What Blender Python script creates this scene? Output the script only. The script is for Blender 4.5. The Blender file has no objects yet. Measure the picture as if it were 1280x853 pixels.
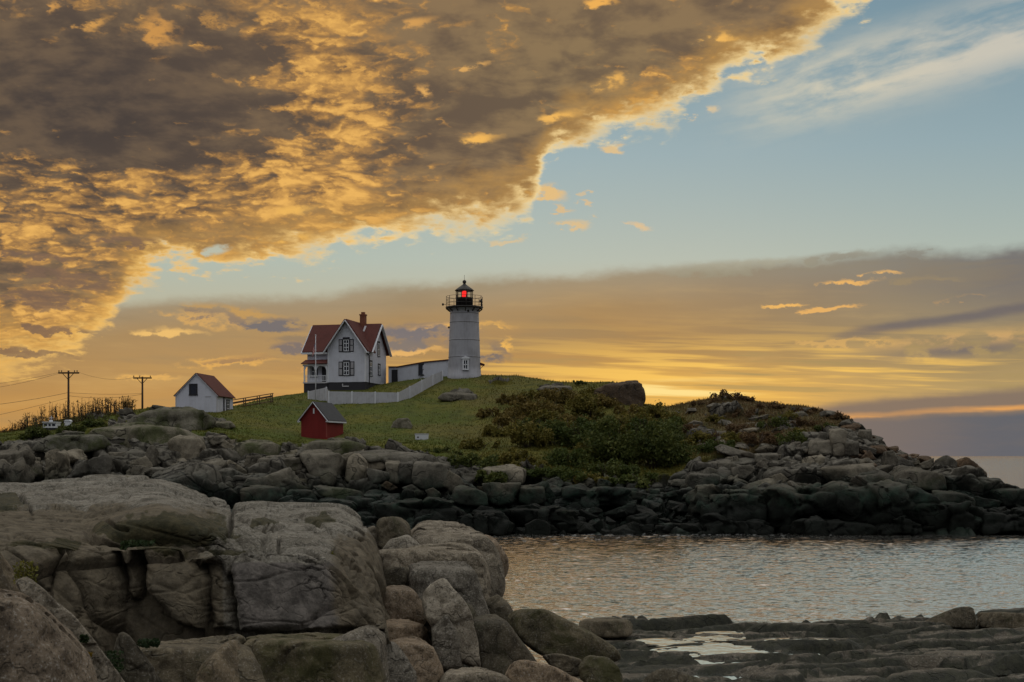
import bpy, bmesh, math, random
import numpy as np
from mathutils import Vector, Matrix, noise as mnoise

# ------------------------------------------------------------------ set-up
scene = bpy.context.scene
COL = scene.collection
F = 1700.0          # focal length in photo pixels (photo is 1280 wide)
CAMH = 6.0          # eye height above the water
HOR = 570.0         # photo row of the sea horizon
R = math.radians

def P(px, py, Y):
    """point seen at photo pixel (px, py) at distance Y in front of the camera"""
    return Vector(((px - 640.0) / F * Y, Y, CAMH + (HOR - py) / F * Y))

def srgb(*c):
    if len(c) == 1 and isinstance(c[0], str):
        h = c[0].lstrip('#'); c = [int(h[i:i + 2], 16) for i in (0, 2, 4)]
    out = []
    for v in c:
        v = v / 255.0
        out.append(v / 12.92 if v <= 0.04045 else ((v + 0.055) / 1.055) ** 2.4)
    return (out[0], out[1], out[2], 1.0)

# ------------------------------------------------------------------ node expression helper
class NT:
    """tiny expression builder on top of a node tree"""
    def __init__(self, tree):
        self.t = tree
    def node(self, typ, **kw):
        n = self.t.nodes.new(typ)
        for k, v in kw.items():
            setattr(n, k, v)
        return n
    def put(self, sock, v):
        if isinstance(v, E):
            self.t.links.new(v.s, sock)
        elif isinstance(v, bpy.types.NodeSocket):
            self.t.links.new(v, sock)
        elif v is not None:
            if hasattr(sock.default_value, '__len__'):
                if not hasattr(v, '__len__'):
                    v = [v] * len(sock.default_value)
                v = list(v)[:len(sock.default_value)]
                if len(v) < len(sock.default_value):
                    v = v + [1.0]
            sock.default_value = v
    def math(self, op, a, b=None, c=None, clamp=False):
        n = self.node('ShaderNodeMath', operation=op, use_clamp=clamp)
        self.put(n.inputs[0], a)
        if b is not None: self.put(n.inputs[1], b)
        if c is not None: self.put(n.inputs[2], c)
        return E(self, n.outputs[0])
    def vec(self, op, a, b=None, scale=None):
        n = self.node('ShaderNodeVectorMath', operation=op)
        self.put(n.inputs[0], a)
        if b is not None: self.put(n.inputs[1], b)
        if scale is not None: self.put(n.inputs['Scale'], scale)
        o = 'Value' if op in ('LENGTH', 'DOT_PRODUCT', 'DISTANCE') else 'Vector'
        return E(self, n.outputs[o])
    def sep(self, v):
        n = self.node('ShaderNodeSeparateXYZ'); self.put(n.inputs[0], v)
        return [E(self, o) for o in n.outputs]
    def comb(self, x, y, z):
        n = self.node('ShaderNodeCombineXYZ')
        for i, v in enumerate((x, y, z)): self.put(n.inputs[i], v)
        return E(self, n.outputs[0])
    def noise(self, v, scale=1.0, detail=4.0, rough=0.5, dist=0.0, out='Fac', lac=2.0):
        n = self.node('ShaderNodeTexNoise')
        n.noise_dimensions = '3D'
        self.put(n.inputs['Vector'], v)
        self.put(n.inputs['Scale'], scale); self.put(n.inputs['Detail'], detail)
        self.put(n.inputs['Roughness'], rough); self.put(n.inputs['Distortion'], dist)
        self.put(n.inputs['Lacunarity'], lac)
        return E(self, n.outputs[out])
    def voro(self, v, scale=1.0, feature='F1', out='Distance', rand=1.0):
        n = self.node('ShaderNodeTexVoronoi', feature=feature)
        self.put(n.inputs['Vector'], v); self.put(n.inputs['Scale'], scale)
        self.put(n.inputs['Randomness'], rand)
        return E(self, n.outputs[out])
    def step(self, v, a, b, smooth=True):
        n = self.node('ShaderNodeMapRange')
        n.interpolation_type = 'SMOOTHSTEP' if smooth else 'LINEAR'
        n.clamp = True
        self.put(n.inputs[0], v); self.put(n.inputs[1], a); self.put(n.inputs[2], b)
        return E(self, n.outputs[0])
    def mix(self, f, a, b, mode='MIX'):
        n = self.node('ShaderNodeMix', data_type='RGBA', blend_type=mode)
        n.clamp_factor = True
        self.put(n.inputs[0], f); self.put(n.inputs[6], a); self.put(n.inputs[7], b)
        return E(self, n.outputs[2])
    def ramp(self, f, stops, interp='LINEAR'):
        n = self.node('ShaderNodeValToRGB')
        n.color_ramp.interpolation = interp
        el = n.color_ramp.elements
        while len(el) < len(stops): el.new(0.5)
        for e, (p, c) in zip(el, stops):
            e.position = p
        for e, (p, c) in zip(el, stops):
            e.position = p; e.color = c if len(c) == 4 else (*c, 1)
        self.put(n.inputs[0], f)
        return E(self, n.outputs[0])
    def curve(self, v, pts, smooth=True):
        n = self.node('ShaderNodeFloatCurve')
        cm = n.mapping; c = cm.curves[0]
        cm.use_clip = False
        while len(c.points) < len(pts): c.points.new(0.5, 0.5)
        for p, (x, y) in zip(c.points, pts):
            p.location = (x, y); p.handle_type = 'AUTO' if smooth else 'VECTOR'
        cm.update()
        self.put(n.inputs['Value'], v)
        return E(self, n.outputs[0])
    def bump(self, h, strength=0.5, dist=0.1, normal=None):
        n = self.node('ShaderNodeBump')
        self.put(n.inputs['Strength'], strength); self.put(n.inputs['Distance'], dist)
        self.put(n.inputs['Height'], h)
        if normal is not None: self.put(n.inputs['Normal'], normal)
        return E(self, n.outputs[0])

class E:
    def __init__(self, nt, s): self.n = nt; self.s = s
    def __add__(a, b): return a.n.math('ADD', a, b)
    __radd__ = __add__
    def __sub__(a, b): return a.n.math('SUBTRACT', a, b)
    def __rsub__(a, b): return a.n.math('SUBTRACT', b, a)
    def __mul__(a, b): return a.n.math('MULTIPLY', a, b)
    __rmul__ = __mul__
    def __truediv__(a, b): return a.n.math('DIVIDE', a, b)
    def __rtruediv__(a, b): return a.n.math('DIVIDE', b, a)
    def __pow__(a, b): return a.n.math('POWER', a, b)
    def __neg__(a): return a.n.math('MULTIPLY', a, -1.0)
    def max(a, b): return a.n.math('MAXIMUM', a, b)
    def min(a, b): return a.n.math('MINIMUM', a, b)
    def sat(a): return a.n.math('ADD', a, 0.0, clamp=True)
    def exp(a): return a.n.math('EXPONENT', a)

# ------------------------------------------------------------------ camera
cam = bpy.data.cameras.new('camera')
cam.lens = 36.0 * F / 1280.0
cam.sensor_width = 36.0
cam.shift_y = (HOR - 426.5) / 1280.0
cam.clip_start = 0.1
cam.clip_end = 60000.0
camo = bpy.data.objects.new('camera', cam)
camo.location = (0, 0, CAMH)
camo.rotation_euler = (R(90), 0, 0)
COL.objects.link(camo)
scene.camera = camo
scene.render.resolution_x, scene.render.resolution_y = 1024, 682
scene.view_settings.view_transform = 'Standard'
scene.view_settings.look = 'None'
scene.view_settings.exposure = 0.0
scene.view_settings.gamma = 1.0
scene.view_settings.use_curve_mapping = False
scene.render.engine = 'CYCLES'
scene.cycles.use_denoising = True
scene.cycles.max_bounces = 4
scene.cycles.diffuse_bounces = 2
scene.cycles.glossy_bounces = 2
scene.cycles.transmission_bounces = 4
scene.cycles.transparent_max_bounces = 6
scene.cycles.sample_clamp_indirect = 4.0
# ------------------------------------------------------------------ sky
SUN_AZ = math.atan((835 - 640) / F)      # just right of the cliff on the skyline
SUN_EL = R(1.4)

world = bpy.data.worlds.new('World')
scene.world = world
world.use_nodes = True
wt = world.node_tree
wt.nodes.clear()
n = NT(wt)

def az_of(px): return math.atan((px - 640.0) / F)
def te_of(px, py): return (HOR - py) / F * math.cos(az_of(px))

tc = n.node('ShaderNodeTexCoord')
D = n.vec('NORMALIZE', tc.outputs['Generated'])
dx, dy, dz = n.sep(D)
hz = n.math('SQRT', dx * dx + dy * dy + 1e-6)
te = dz / hz                                   # tangent of the elevation
az = n.math('ARCTAN2', dx, dy)                 # azimuth from the view direction
azn = (az + 0.5).sat()                         # curve input
DS = n.comb(dx, dy, dz * 2.0)
DH = n.comb(dx, dy, dz * 7.0)

def boundary(pts, smooth=True):
    """an elevation that varies with azimuth, from photo points"""
    q = sorted((az_of(px) + 0.5, te_of(px, py)) for px, py in pts)
    return n.curve(azn, q, smooth)
def gauss(px, py, sx, sy, rot=0.0):
    a = (az - az_of(px)) * F; b = (te - te_of(px, py)) * F
    if rot:
        c, s = math.cos(R(rot)), math.sin(R(rot))
        a, b = a * c + b * s, b * c - a * s
    return (-(a * a) / (sx * sx) - (b * b) / (sy * sy)).exp()

def col(c, k=1.0):
    v = srgb(c); return (v[0] * k, v[1] * k, v[2] * k, 1)

# noises --------------------------------------------------------------
n_big = n.noise(DS, 5.0, 3, 0.5) - 0.5
n_mid = n.noise(DS, 16.0, 4, 0.6) - 0.5
n_fine = n.noise(DS, 48.0, 5, 0.62) - 0.5
# cloud-deck plane coordinates (a flat layer seen in perspective)
zc = dz.max(-0.02) + 0.20
CP = n.comb(dx / zc, dy / zc, 0.0)
wv = n.noise(CP, 3.0, 3, 0.5, out='Color')
CPw = n.vec('ADD', CP, n.vec('SCALE', n.vec('SUBTRACT', wv, (0.5, 0.5, 0.5)), scale=0.12))
p_mid = n.noise(CPw, 11.0, 4, 0.60)
p_fine = n.noise(CPw, 36.0, 4, 0.62)
CPv = n.vec('ADD', CPw, n.vec('SCALE', n.comb(n_fine, n_mid, 0.0), scale=0.16))
puff = 1.0 - n.voro(CPv, 20.0, 'SMOOTH_F1')
puff2 = 1.0 - n.voro(n.vec('ADD', CPv, (3.1, 1.7, 0.0)), 46.0, 'SMOOTH_F1')
st = n.noise(n.vec('ADD', DH, n.vec('SCALE', n.noise(DS, 4.0, 2, .5, out='Color'), scale=.12)), 7.0, 5, 0.6)     # streaks
st2 = n.noise(n.comb(dx * 1.0, dy * 1.0, dz * 22.0 + dx * 0.9), 6.0, 4, 0.55)   # flat streaks

# 1 clear sky ---------------------------------------------------------
sky = n.node('ShaderNodeTexSky', sky_type='NISHITA')
sky.sun_disc = False
sky.sun_elevation = SUN_EL
sky.sun_rotation = SUN_AZ
sky.air_density = 1.0; sky.dust_density = 0.6; sky.ozone_density = 2.0
NISH = 0.10
clear = n.mix((te * (1 / 0.36)).sat(),
              n.ramp(te * (1 / 0.4), [(0.0, col('#d8b070')), (0.16, col('#cdb482')), (0.36, col('#b6c3b8')),
                                   (0.55, col('#a2b9bd')), (0.80, col('#88a3ae')), (1.0, col('#6f8d9d'))]),
              n.ramp(te * (1 / 0.4), [(0.0, col('#d8b070')), (0.36, col('#b6c3b8')),
                                   (0.55, col('#9fb7bd')), (0.80, col('#829fac')), (1.0, col('#6a899a'))]))
azr = n.step(az, -0.05, 0.38)
clear = n.mix(azr * 0.30 * n.step(te, 0.05, 0.3), clear, col('#6f8f9f'))

# 2 cirrus wisps upper right ------------------------------------------
cu = (az - az_of(1120)) * F; cv = (te - te_of(1120, 95)) * F
slope = cv - cu * 0.20
wn = n.noise(n.vec('ADD', n.comb(cu * 0.0035, slope * 0.016, 1.3), n.vec('SCALE', n.noise(DS, 9.0, 3, .5, out='Color'), scale=.6)), 1.6, 5, 0.6)
wmask = (-(slope * slope) / (32.0 ** 2)).exp() + (-((slope - 40) * (slope - 40)) / (26.0 ** 2)).exp() * 0.55
wmask = wmask * n.step(cu, -260.0, -60.0)
cir = wmask * n.step(wn + n_fine * 0.25, 0.30, 0.64)
clear = n.mix((cir * 1.0).sat(), clear, n.mix(n.step(cu, -150., 150.), col('#ded6bc'), col('#d2cdbe')))

# 3 veil bank above the horizon ---------------------------------------
B2 = boundary([(-200, 395), (90, 392), (190, 376), (300, 373), (400, 368), (560, 352), (700, 343), (850, 333), (950, 330),
               (1010, 326), (1060, 320), (1140, 313), (1200, 314), (1290, 304), (1500, 296)])
d2 = te - B2 + n_mid * 0.016 + n_fine * 0.008
azmid = n.step(az, az_of(700), az_of(1240))
veil_a = n.mix(n.step(n_mid + n_fine * .6, -0.30, 0.12), 1.0, 1.0)
vm = 1.0 - n.step(d2, -0.007, 0.005)
vm = vm * (0.90 + 0.10 * n.step(n_big, -0.2, 0.2))
vt = (te / B2.max(0.02)).sat()
v_left = n.ramp(vt, [(0.0, col('#d9933f')), (0.22, col('#c8924b')), (0.50, col('#b78b52')), (0.80, col('#a9885c')), (1.0, col('#a09076'))])
v_right = n.ramp(vt, [(0.0, col('#75706f')), (0.12, col('#807672')), (0.30, col('#b29868')), (0.55, col('#98835f')), (0.85, col('#85796a')), (1.0, col('#807c74'))])
veil = n.mix(azmid, v_left, v_right)
# darker right end
veil = n.mix(n.step(az, az_of(1080), az_of(1300)) * n.step(vt, 0.45, 0.9) * 0.55, veil, col('#66646a'))
# soft lit streaks
veil = n.mix(n.step(st, 0.50, 0.72) * 0.30 * (1.0 - vt * 0.8), veil, col('#f5c878'))
veil = n.mix(n.step(st, 0.50, 0.30) * 0.35, veil, col('#8f7c5e'))
base = n.mix(vm, clear, veil)

# 4 glow and streaks by the sun ---------------------------------------
g1 = gauss(835, 497, 230, 36)
g2 = gauss(850, 488, 130, 15, 2)
base = n.mix(g1 * 0.85, base, col('#f3bb58'))
band = gauss(940, 468, 420, 40)
base = n.mix(band * n.step(st2, 0.46, 0.60) * 0.85, base, col('#ffcb62'))
base = n.mix(band * n.step(st2, 0.45, 0.33) * 0.8, base, col('#a8905e'))
base = n.mix(n.step(g2 * (n.step(st2, 0.36, 0.58) * 0.8 + 0.2), 0.24, 0.95), base, (1.0, 0.74, 0.27, 1))
# purple bank by the sea on the right, with its bright lower seam
bt = boundary([(600, 545), (900, 527), (1000, 515), (1060, 503), (1130, 496), (1280, 485), (1400, 479)], False)
bl = boundary([(600, 545), (900, 529), (1060, 520), (1170, 514), (1280, 509), (1400, 504)], False)
wob = n_mid * 0.004 + n_fine * 0.003
base = n.mix((1.0 - n.step(te - bt + wob, -0.004, 0.004)) * n.step(az, az_of(900), az_of(1040)), base, col('#877565'))
seam = te - bl + wob * 0.4
base = n.mix(n.step(seam + n_fine * 0.002, -0.0030, -0.0004) * n.step(seam + n_mid * 0.004, 0.0036, 0.0002) * (0.45 + 0.65 * n.step(st2, 0.40, 0.58)) * n.step(az, az_of(950), az_of(1060)), base, col('#dfa05c'))
low = (1.0 - n.step(seam + n_mid * 0.006, -0.006, -0.001)) * (0.86 + 0.14 * n.step(st, 0.42, 0.58)) * n.step(az, az_of(900), az_of(1050))
base = n.mix(low, base, n.mix(n.step(az, az_of(1050), az_of(1280)), col('#756d69'), col('#62646a')))
# right-hand dark streaks about y 400-450
dk = boundary([(600, 440), (980, 437), (1080, 415), (1180, 402), (1290, 384), (1400, 375)])
dd = te - dk + wob
base = n.mix(n.step(dd, -0.006, 0.0) * n.step(dd, 0.006, 0.001) * n.step(az, az_of(1000), az_of(1110)) * 0.75, base, col('#686367'))
dk2 = gauss(1205, 437, 85, 9, 3) * n.step(n_fine + n_mid, -0.12, 0.08)
base = n.mix(dk2.sat() * 0.9, base, col('#736b69'))
base = n.mix((gauss(1210, 424, 95, 7, 3) * n.step(n_fine + n_mid, -0.1, 0.1)).sat() * .8, base, col('#dcae6e'))

# 5 small clouds between the deck and the horizon ---------------------
nn = n.step(n_fine + n_mid * 0.9, -0.14, 0.10)
_az, _te = az, te
azW = az + n_mid * 0.07 + n_fine * 0.05
teW = te + n_mid * 0.014 + n_fine * 0.018
def wgauss(*a):
    global az, te
    az, te = azW, teW
    g = gauss(*a)
    az, te = _az, _te
    return g
def cloudlet(base, px, py, sx, sy, c, k=1.0, rot=0.0, lo=0.20, hi=0.80):
    g = wgauss(px, py, sx, sy, rot) * (0.55 + nn * 0.6)
    return n.mix(n.step(g, lo, hi) * k, base, c)
for args in [
    (400, 422, 40, 6, col('#8b7a66'), .7), (300, 392, 70, 9, col('#c79a58'), .8, -8), (255, 398, 60, 10, col('#d8a862'), .8, -6),
    (270, 395, 55, 7, col('#85766a'), .8, -9), (355, 405, 48, 6, col('#6f6c70'), .9, -2),
    (520, 418, 80, 15, col('#7d7472'), 1.0, 3), (505, 432, 72, 10, col('#84786f'), .95, -2),
    (540, 410, 60, 5, col('#7b7372'), .9, 6), (585, 408, 60, 5, col('#efb65c'), .8),
    (375, 434, 26, 8, col('#7d716c'), .95, 0), (610, 440, 34, 12, col('#7e7168'), 1.0, -12),
    (520, 440, 40, 4, col('#e9b469'), .9, 0), (622, 432, 22, 5, col('#f0b75c'), .9, -15), (612, 412, 16, 4, col('#f3ba5e'), .9, -8),
    (210, 416, 48, 5, col('#efbf70'), .95, 0), (300, 452, 60, 7, col('#e9b15c'), .8, 0), (310, 450, 48, 4, col('#99795a'), .8, 2),
    (190, 470, 35, 4, col('#e5b060'), .8, 0), (380, 458, 25, 5, col('#d9a05a'), .8, 0),
    (1100, 343, 26, 3.2, col('#f2bb6c'), 1.0, 0), (1060, 354, 34, 3.6, col('#eab468'), 1.0, -1), (985, 381, 26, 3.4, col('#eeb765'), 1.0, -2),
    (1038, 385, 40, 3.2, col('#e6b066'), 1.0, 4), (1192, 376, 28, 2.5, col('#a98d6a'), .9, 2), (1060, 427, 70, 4, col('#dcae66'), .7, -1),
    (1140, 352, 60, 5, col('#9b8869'), .7, 0),
    (1140, 318, 22, 4, col('#8c8a80'), .9, -10), (1040, 322, 60, 7, col('#8d8a7c'), .8, 5), (930, 333, 110, 10, col('#9c9680'), .55, 2),
]:
    base = cloudlet(base, *args)
for args in [(700, 262, 14, 6, col('#e3c08a'), .9, -20), (716, 282, 18, 7, col('#e6c48c'), .9, -10), (640, 300, 16, 4, col('#dfc698'), .8, 0), (770, 186, 20, 8, col('#ecc88c'), .9, 10), (880, 140, 16, 7, col('#efd09a'), .9, 15), (792, 285, 19, 8, col('#e9c794'), .95, -12), (736, 254, 9, 5, col('#dfc294'), .9, -15), (748, 238, 6, 3, col('#d9c29a'), .8),
             (733, 273, 9, 3, col('#d8c39c'), .8, -5), (690, 240, 26, 11, col('#ecc483'), 1.0, -10)]:
    base = cloudlet(base, *args)

# 6 the big altocumulus deck ------------------------------------------
B1 = boundary([(-400, 440), (-150, 462), (0, 470), (60, 461), (100, 448), (132, 420), (150, 396), (158, 372), (185, 354), (225, 352), (300, 350), (360, 338), (420, 322), (480, 308),
               (540, 296), (600, 288), (640, 285), (668, 262), (685, 214), (706, 196), (760, 180), (800, 162),
               (850, 147), (878, 128), (905, 108), (960, 96), (998, 74), (1040, 42), (1085, 24), (1112, 8), (1180, -60), (1400, -160)], False)
edge_n = n_mid * 0.064 + n_fine * 0.032 + (p_fine - 0.5) * 0.020 + (puff - 0.7) * 0.020
d1 = te - B1 + edge_n
deck = n.step(d1, -0.004, 0.010 + 0.012 * n.step(n_mid, -0.1, 0.2))
# where the sun catches the underside: big, puffy noise with regional bias
bias = (gauss(430, 110, 75, 150, 8) * 0.16 + gauss(370, 225, 130, 50, 0) * 0.15 + gauss(180, 250, 220, 55, 0) * 0.09 + gauss(330, 20, 60, 60) * 0.06
        + gauss(60, 330, 170, 120) * 0.10 + gauss(30, 420, 160, 60) * 0.10 + gauss(800, 130, 110, 45, 35) * 0.10
        - gauss(90, 130, 190, 90) * 0.20 - gauss(640, 120, 110, 90) * 0.13 - gauss(560, 215, 130, 60) * 0.10 - gauss(260, 90, 70, 110) * 0.05
        - gauss(860, 40, 170, 60) * 0.12 - gauss(40, 345, 90, 22) * 0.14 - gauss(160, 300, 70, 10) * 0.16)
pv = p_mid * 0.34 + p_fine * 0.18 + puff * 0.36 + puff2 * 0.26 + n_fine * 0.24 - 0.085
lit = n.step(pv + bias, 0.50, 0.73)
hot = n.step(pv + bias, 0.61, 0.84)
grey = n.mix(n.step(n_big + (p_mid - 0.5) * 1.2, -0.22, 0.22), col('#655547'), col('#8b7254'))
grey = n.mix(gauss(100, 130, 260, 130) * 0.9, grey, n.mix(n.step(p_mid, 0.36, 0.64), col('#453e3b'), col('#5f5145')))
grey = n.mix(gauss(740, 90, 190, 120) * 0.7, grey, n.mix(n.step(p_mid, 0.38, 0.62), col('#705f4b'), col('#8d7756')))
deckc = n.mix(lit * 0.85, grey, col('#bf8c4c'))
deckc = n.mix(hot * 0.9, deckc, col('#f0b862'))
# thin rim next to the open sky glows
rimw = 0.018 + 0.012 * n.step(n_mid, -0.2, 0.2)
rim = 1.0 - n.step(d1, 0.002, rimw)
rim2 = 1.0 - n.step(d1, 0.010, 0.050)
deckc = n.mix(rim2 * 0.6, deckc, col('#c9984f'))
deckc = n.mix(rim * 0.95, deckc, n.mix(n.step(az, az_of(100), az_of(700)), col('#f8c56c'), col('#ffe09e')))
# dark bars low on the left
for (px, py, sx, sy) in [(60, 345, 95, 14), (40, 322, 60, 8), (160, 303, 60, 9), (60, 372, 60, 10), (30, 440, 90, 6), (60, 412, 70, 6)]:
    g = wgauss(px, py, sx, sy, -4) * (0.5 + nn * 0.7)
    deckc = n.mix(n.step(g, 0.32, 0.66) * 0.8, deckc, col('#7c6351'))
for args in [(605, 173, 20, 8, col('#f3b85c'), 1.0, 8), (528, 116, 12, 9, col('#e9b062'), .9, 60), (500, 128, 14, 6, col('#e2a65a'), .9, 10), (898, 47, 20, 9, col('#efb65e'), 1.0, 0), (772, 100, 26, 11, col('#eeb45c'), 1.0, 10),
             (700, 145, 26, 7, col('#f0b75e'), 1.0, 5), (757, 2, 20, 7, col('#eeb058'), 1.0, 0), (600, 81, 14, 3, col('#e0aa60'), .9, 0), (375, 262, 28, 7, col('#efb85e'), .9, 6), (372, 297, 24, 5, col('#eeb75c'), .9, 4),
             (118, 28, 14, 9, col('#d9a055'), .9, 40), (60, 8, 10, 8, col('#d99f55'), .9, 0), (525, 28, 20, 7, col('#d8a058'), .9, 10), (470, 272, 26, 5, col('#e3ab5a'), .8, 3), (207, 40, 16, 30, col('#cf9650'), .9, -10)]:
    deckc = cloudlet(deckc, *args, lo=0.15, hi=1.05)
base = n.mix(deck, base, deckc)
# a hole of clear sky in the deck
hole = n.step(wgauss(272, 312, 26, 8, 14) + n_fine * 0.9 + n_mid * 0.6, 0.45, 0.95)
base = n.mix(hole * 0.9, base, col('#b9bfae'))

# 7 the rest of the dome, behind and above ----------------------------
front = n.step(dy, 0.30, 0.80) * (1.0 - n.step(te, 0.42, 0.80))
el = n.math('ARCSINE', dz.max(0.0))
lowb = n.mix(n.step(dy, 0.75, -0.5), col('#b49a72'), (0.125, 0.135, 0.175, 1))
backc = n.mix(n.step(el, 0.05, 0.95), lowb, (0.86, 0.87, 0.86, 1))
backc = n.mix(n.step(n.noise(D, 3.0, 5, .55), 0.42, 0.62) * 0.45 * n.step(el, 0.1, 0.6), backc, (0.98, 0.90, 0.78, 1))
base = n.mix(front, backc, base)
base = n.mix(n.step(te, 0.0, -0.02), base, (0.10, 0.10, 0.11, 1))

bg1 = n.node('ShaderNodeBackground'); n.put(bg1.inputs[0], E(n, sky.outputs[0])); bg1.inputs[1].default_value = NISH
bg2 = n.node('ShaderNodeBackground'); n.put(bg2.inputs[0], base); bg2.inputs[1].default_value = 1.0
cl = (1.0 - (1.0 - vm) * (1.0 - deck) * 0.15)
mx = n.node('ShaderNodeMixShader'); n.put(mx.inputs[0], cl)
wt.links.new(bg1.outputs[0], mx.inputs[1]); wt.links.new(bg2.outputs[0], mx.inputs[2])
wo = n.node('ShaderNodeOutputWorld')
wt.links.new(mx.outputs[0], wo.inputs[0])
world.cycles.sampling_method = 'NONE'     # a broad soft sky: plain sampling is enough

sun = bpy.data.lights.new('sun', 'SUN')
sun.energy = 0.5
sun.angle = R(4.0)
sun.color = (1.0, 0.72, 0.42)
suno = bpy.data.objects.new('sun', sun)
sd = Vector((math.sin(SUN_AZ) * math.cos(SUN_EL), math.cos(SUN_AZ) * math.cos(SUN_EL), math.sin(SUN_EL)))
suno.rotation_euler = sd.to_track_quat('Z', 'Y').to_euler()
suno.location = sd * 300
COL.objects.link(suno)
# ------------------------------------------------------------------ numpy noise
_rs = np.random.RandomState(7)
_PERM = np.concatenate([_rs.permutation(256)] * 3).astype(np.int64)
_G = _rs.normal(size=(256, 3)); _G /= np.linalg.norm(_G, axis=1)[:, None]

def pnoise(p):
    """gradient noise, p (N,3) -> (N,) about -1..1"""
    p = np.asarray(p, dtype=np.float64)
    i = np.floor(p).astype(np.int64); f = p - i
    u = f * f * f * (f * (f * 6 - 15) + 10)
    i &= 255
    res = 0
    for ox in (0, 1):
        wx = u[:, 0] if ox else 1 - u[:, 0]
        for oy in (0, 1):
            wy = u[:, 1] if oy else 1 - u[:, 1]
            for oz in (0, 1):
                wz = u[:, 2] if oz else 1 - u[:, 2]
                h = _PERM[_PERM[_PERM[(i[:, 0] + ox) & 255] + ((i[:, 1] + oy) & 255)] + ((i[:, 2] + oz) & 255)]
                g = _G[h & 255]
                d = g[:, 0] * (f[:, 0] - ox) + g[:, 1] * (f[:, 1] - oy) + g[:, 2] * (f[:, 2] - oz)
                res = res + wx * wy * wz * d
    return res * 1.6

def fbm(p, octaves=4, gain=0.5, lac=2.03):
    a, s, t = 1.0, 0.0, 0.0
    p = np.asarray(p, dtype=np.float64)
    for k in range(octaves):
        s = s + a * pnoise(p + 17.3 * k); t += a
        a *= gain; p = p * lac
    return s / t

def cells(p, seed=0):
    """voronoi: distance to border proxy (F2-F1), and a random value of the nearest cell"""
    p = np.asarray(p, dtype=np.float64)
    i = np.floor(p).astype(np.int64); f = p - i
    f1 = np.full(len(p), 9.0); f2 = np.full(len(p), 9.0); val = np.zeros(len(p))
    for ox in (-1, 0, 1):
        for oy in (-1, 0, 1):
            for oz in (-1, 0, 1):
                h = _PERM[_PERM[_PERM[(i[:, 0] + ox + seed) & 255] + ((i[:, 1] + oy) & 255)] + ((i[:, 2] + oz) & 255)]
                jx = _PERM[h] / 255.0; jy = _PERM[h + 57] / 255.0; jz = _PERM[h + 131] / 255.0
                d = (ox + jx - f[:, 0]) ** 2 + (oy + jy - f[:, 1]) ** 2 + (oz + jz - f[:, 2]) ** 2
                near = d < f1
                f2 = np.where(near, f1, np.minimum(f2, d))
                val = np.where(near, _PERM[h + 200] / 255.0, val)
                f1 = np.where(near, d, f1)
    return np.sqrt(f2) - np.sqrt(f1), val

def blocks(p, seed=0, tilt=0.6):
    """broken bedrock: flat tilted facets per voronoi cell -> (height, border proxy)"""
    p = np.asarray(p, dtype=np.float64)
    i = np.floor(p).astype(np.int64); f = p - i
    f1 = np.full(len(p), 9.0); f2 = np.full(len(p), 9.0); best = np.zeros((len(p), 3)); hh = np.zeros(len(p), np.int64)
    for ox in (-1, 0, 1):
        for oy in (-1, 0, 1):
            for oz in (-1, 0, 1):
                h = _PERM[_PERM[_PERM[(i[:, 0] + ox + seed) & 255] + ((i[:, 1] + oy) & 255)] + ((i[:, 2] + oz) & 255)]
                dv = np.stack([ox + _PERM[h] / 255.0 - f[:, 0], oy + _PERM[h + 57] / 255.0 - f[:, 1], oz + _PERM[h + 131] / 255.0 - f[:, 2]], 1)
                d = (dv ** 2).sum(1)
                near = d < f1
                f2 = np.where(near, f1, np.minimum(f2, d))
                best = np.where(near[:, None], dv, best); hh = np.where(near, h, hh)
                f1 = np.where(near, d, f1)
    t = _G[hh & 255] * tilt
    v = _PERM[hh + 200] / 255.0 - 0.5
    return v + (best * t).sum(1), np.sqrt(f2) - np.sqrt(f1)

def sstep(x, a, b):
    t = np.clip((x - a) / (b - a), 0, 1)
    return t * t * (3 - 2 * t)

# ------------------------------------------------------------------ object helpers
def tag(o, label=None, cat=None, group=None, kind=None):
    if label: o['label'] = label
    if cat: o['category'] = cat
    if group: o['group'] = group
    if kind: o['kind'] = kind
    return o

def link(name, me, mat=None, parent=None):
    o = bpy.data.objects.new(name, me)
    COL.objects.link(o)
    if mat is not None and not me.materials:
        for m in (mat if isinstance(mat, (list, tuple)) else [mat]):
            me.materials.append(m)
    if parent is not None: o.parent = parent
    return o

def empty(name, loc, rz=0.0):
    o = bpy.data.objects.new(name, None)
    o.location = loc; o.rotation_euler = (0, 0, rz)
    o.empty_display_size = 0.3
    COL.objects.link(o)
    return o

def mesh_np(name, V, Fc, smooth=True):
    """V (N,3), Fc (M,3|4) arrays -> mesh, quickly"""
    me = bpy.data.meshes.new(name)
    V = np.asarray(V, dtype=np.float32); Fc = np.asarray(Fc, dtype=np.int32)
    k = Fc.shape[1]
    me.vertices.add(len(V)); me.vertices.foreach_set('co', V.ravel())
    me.loops.add(Fc.size); me.loops.foreach_set('vertex_index', Fc.ravel())
    me.polygons.add(len(Fc))
    me.polygons.foreach_set('loop_start', np.arange(0, Fc.size, k, dtype=np.int32))
    me.polygons.foreach_set('loop_total', np.full(len(Fc), k, dtype=np.int32))
    me.polygons.foreach_set('use_smooth', np.full(len(Fc), smooth, dtype=bool))
    me.update(calc_edges=True)
    return me

def attr(me, name, arr):
    a = me.attributes.new(name, 'FLOAT', 'POINT')
    a.data.foreach_set('value', np.asarray(arr, dtype=np.float32))

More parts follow.
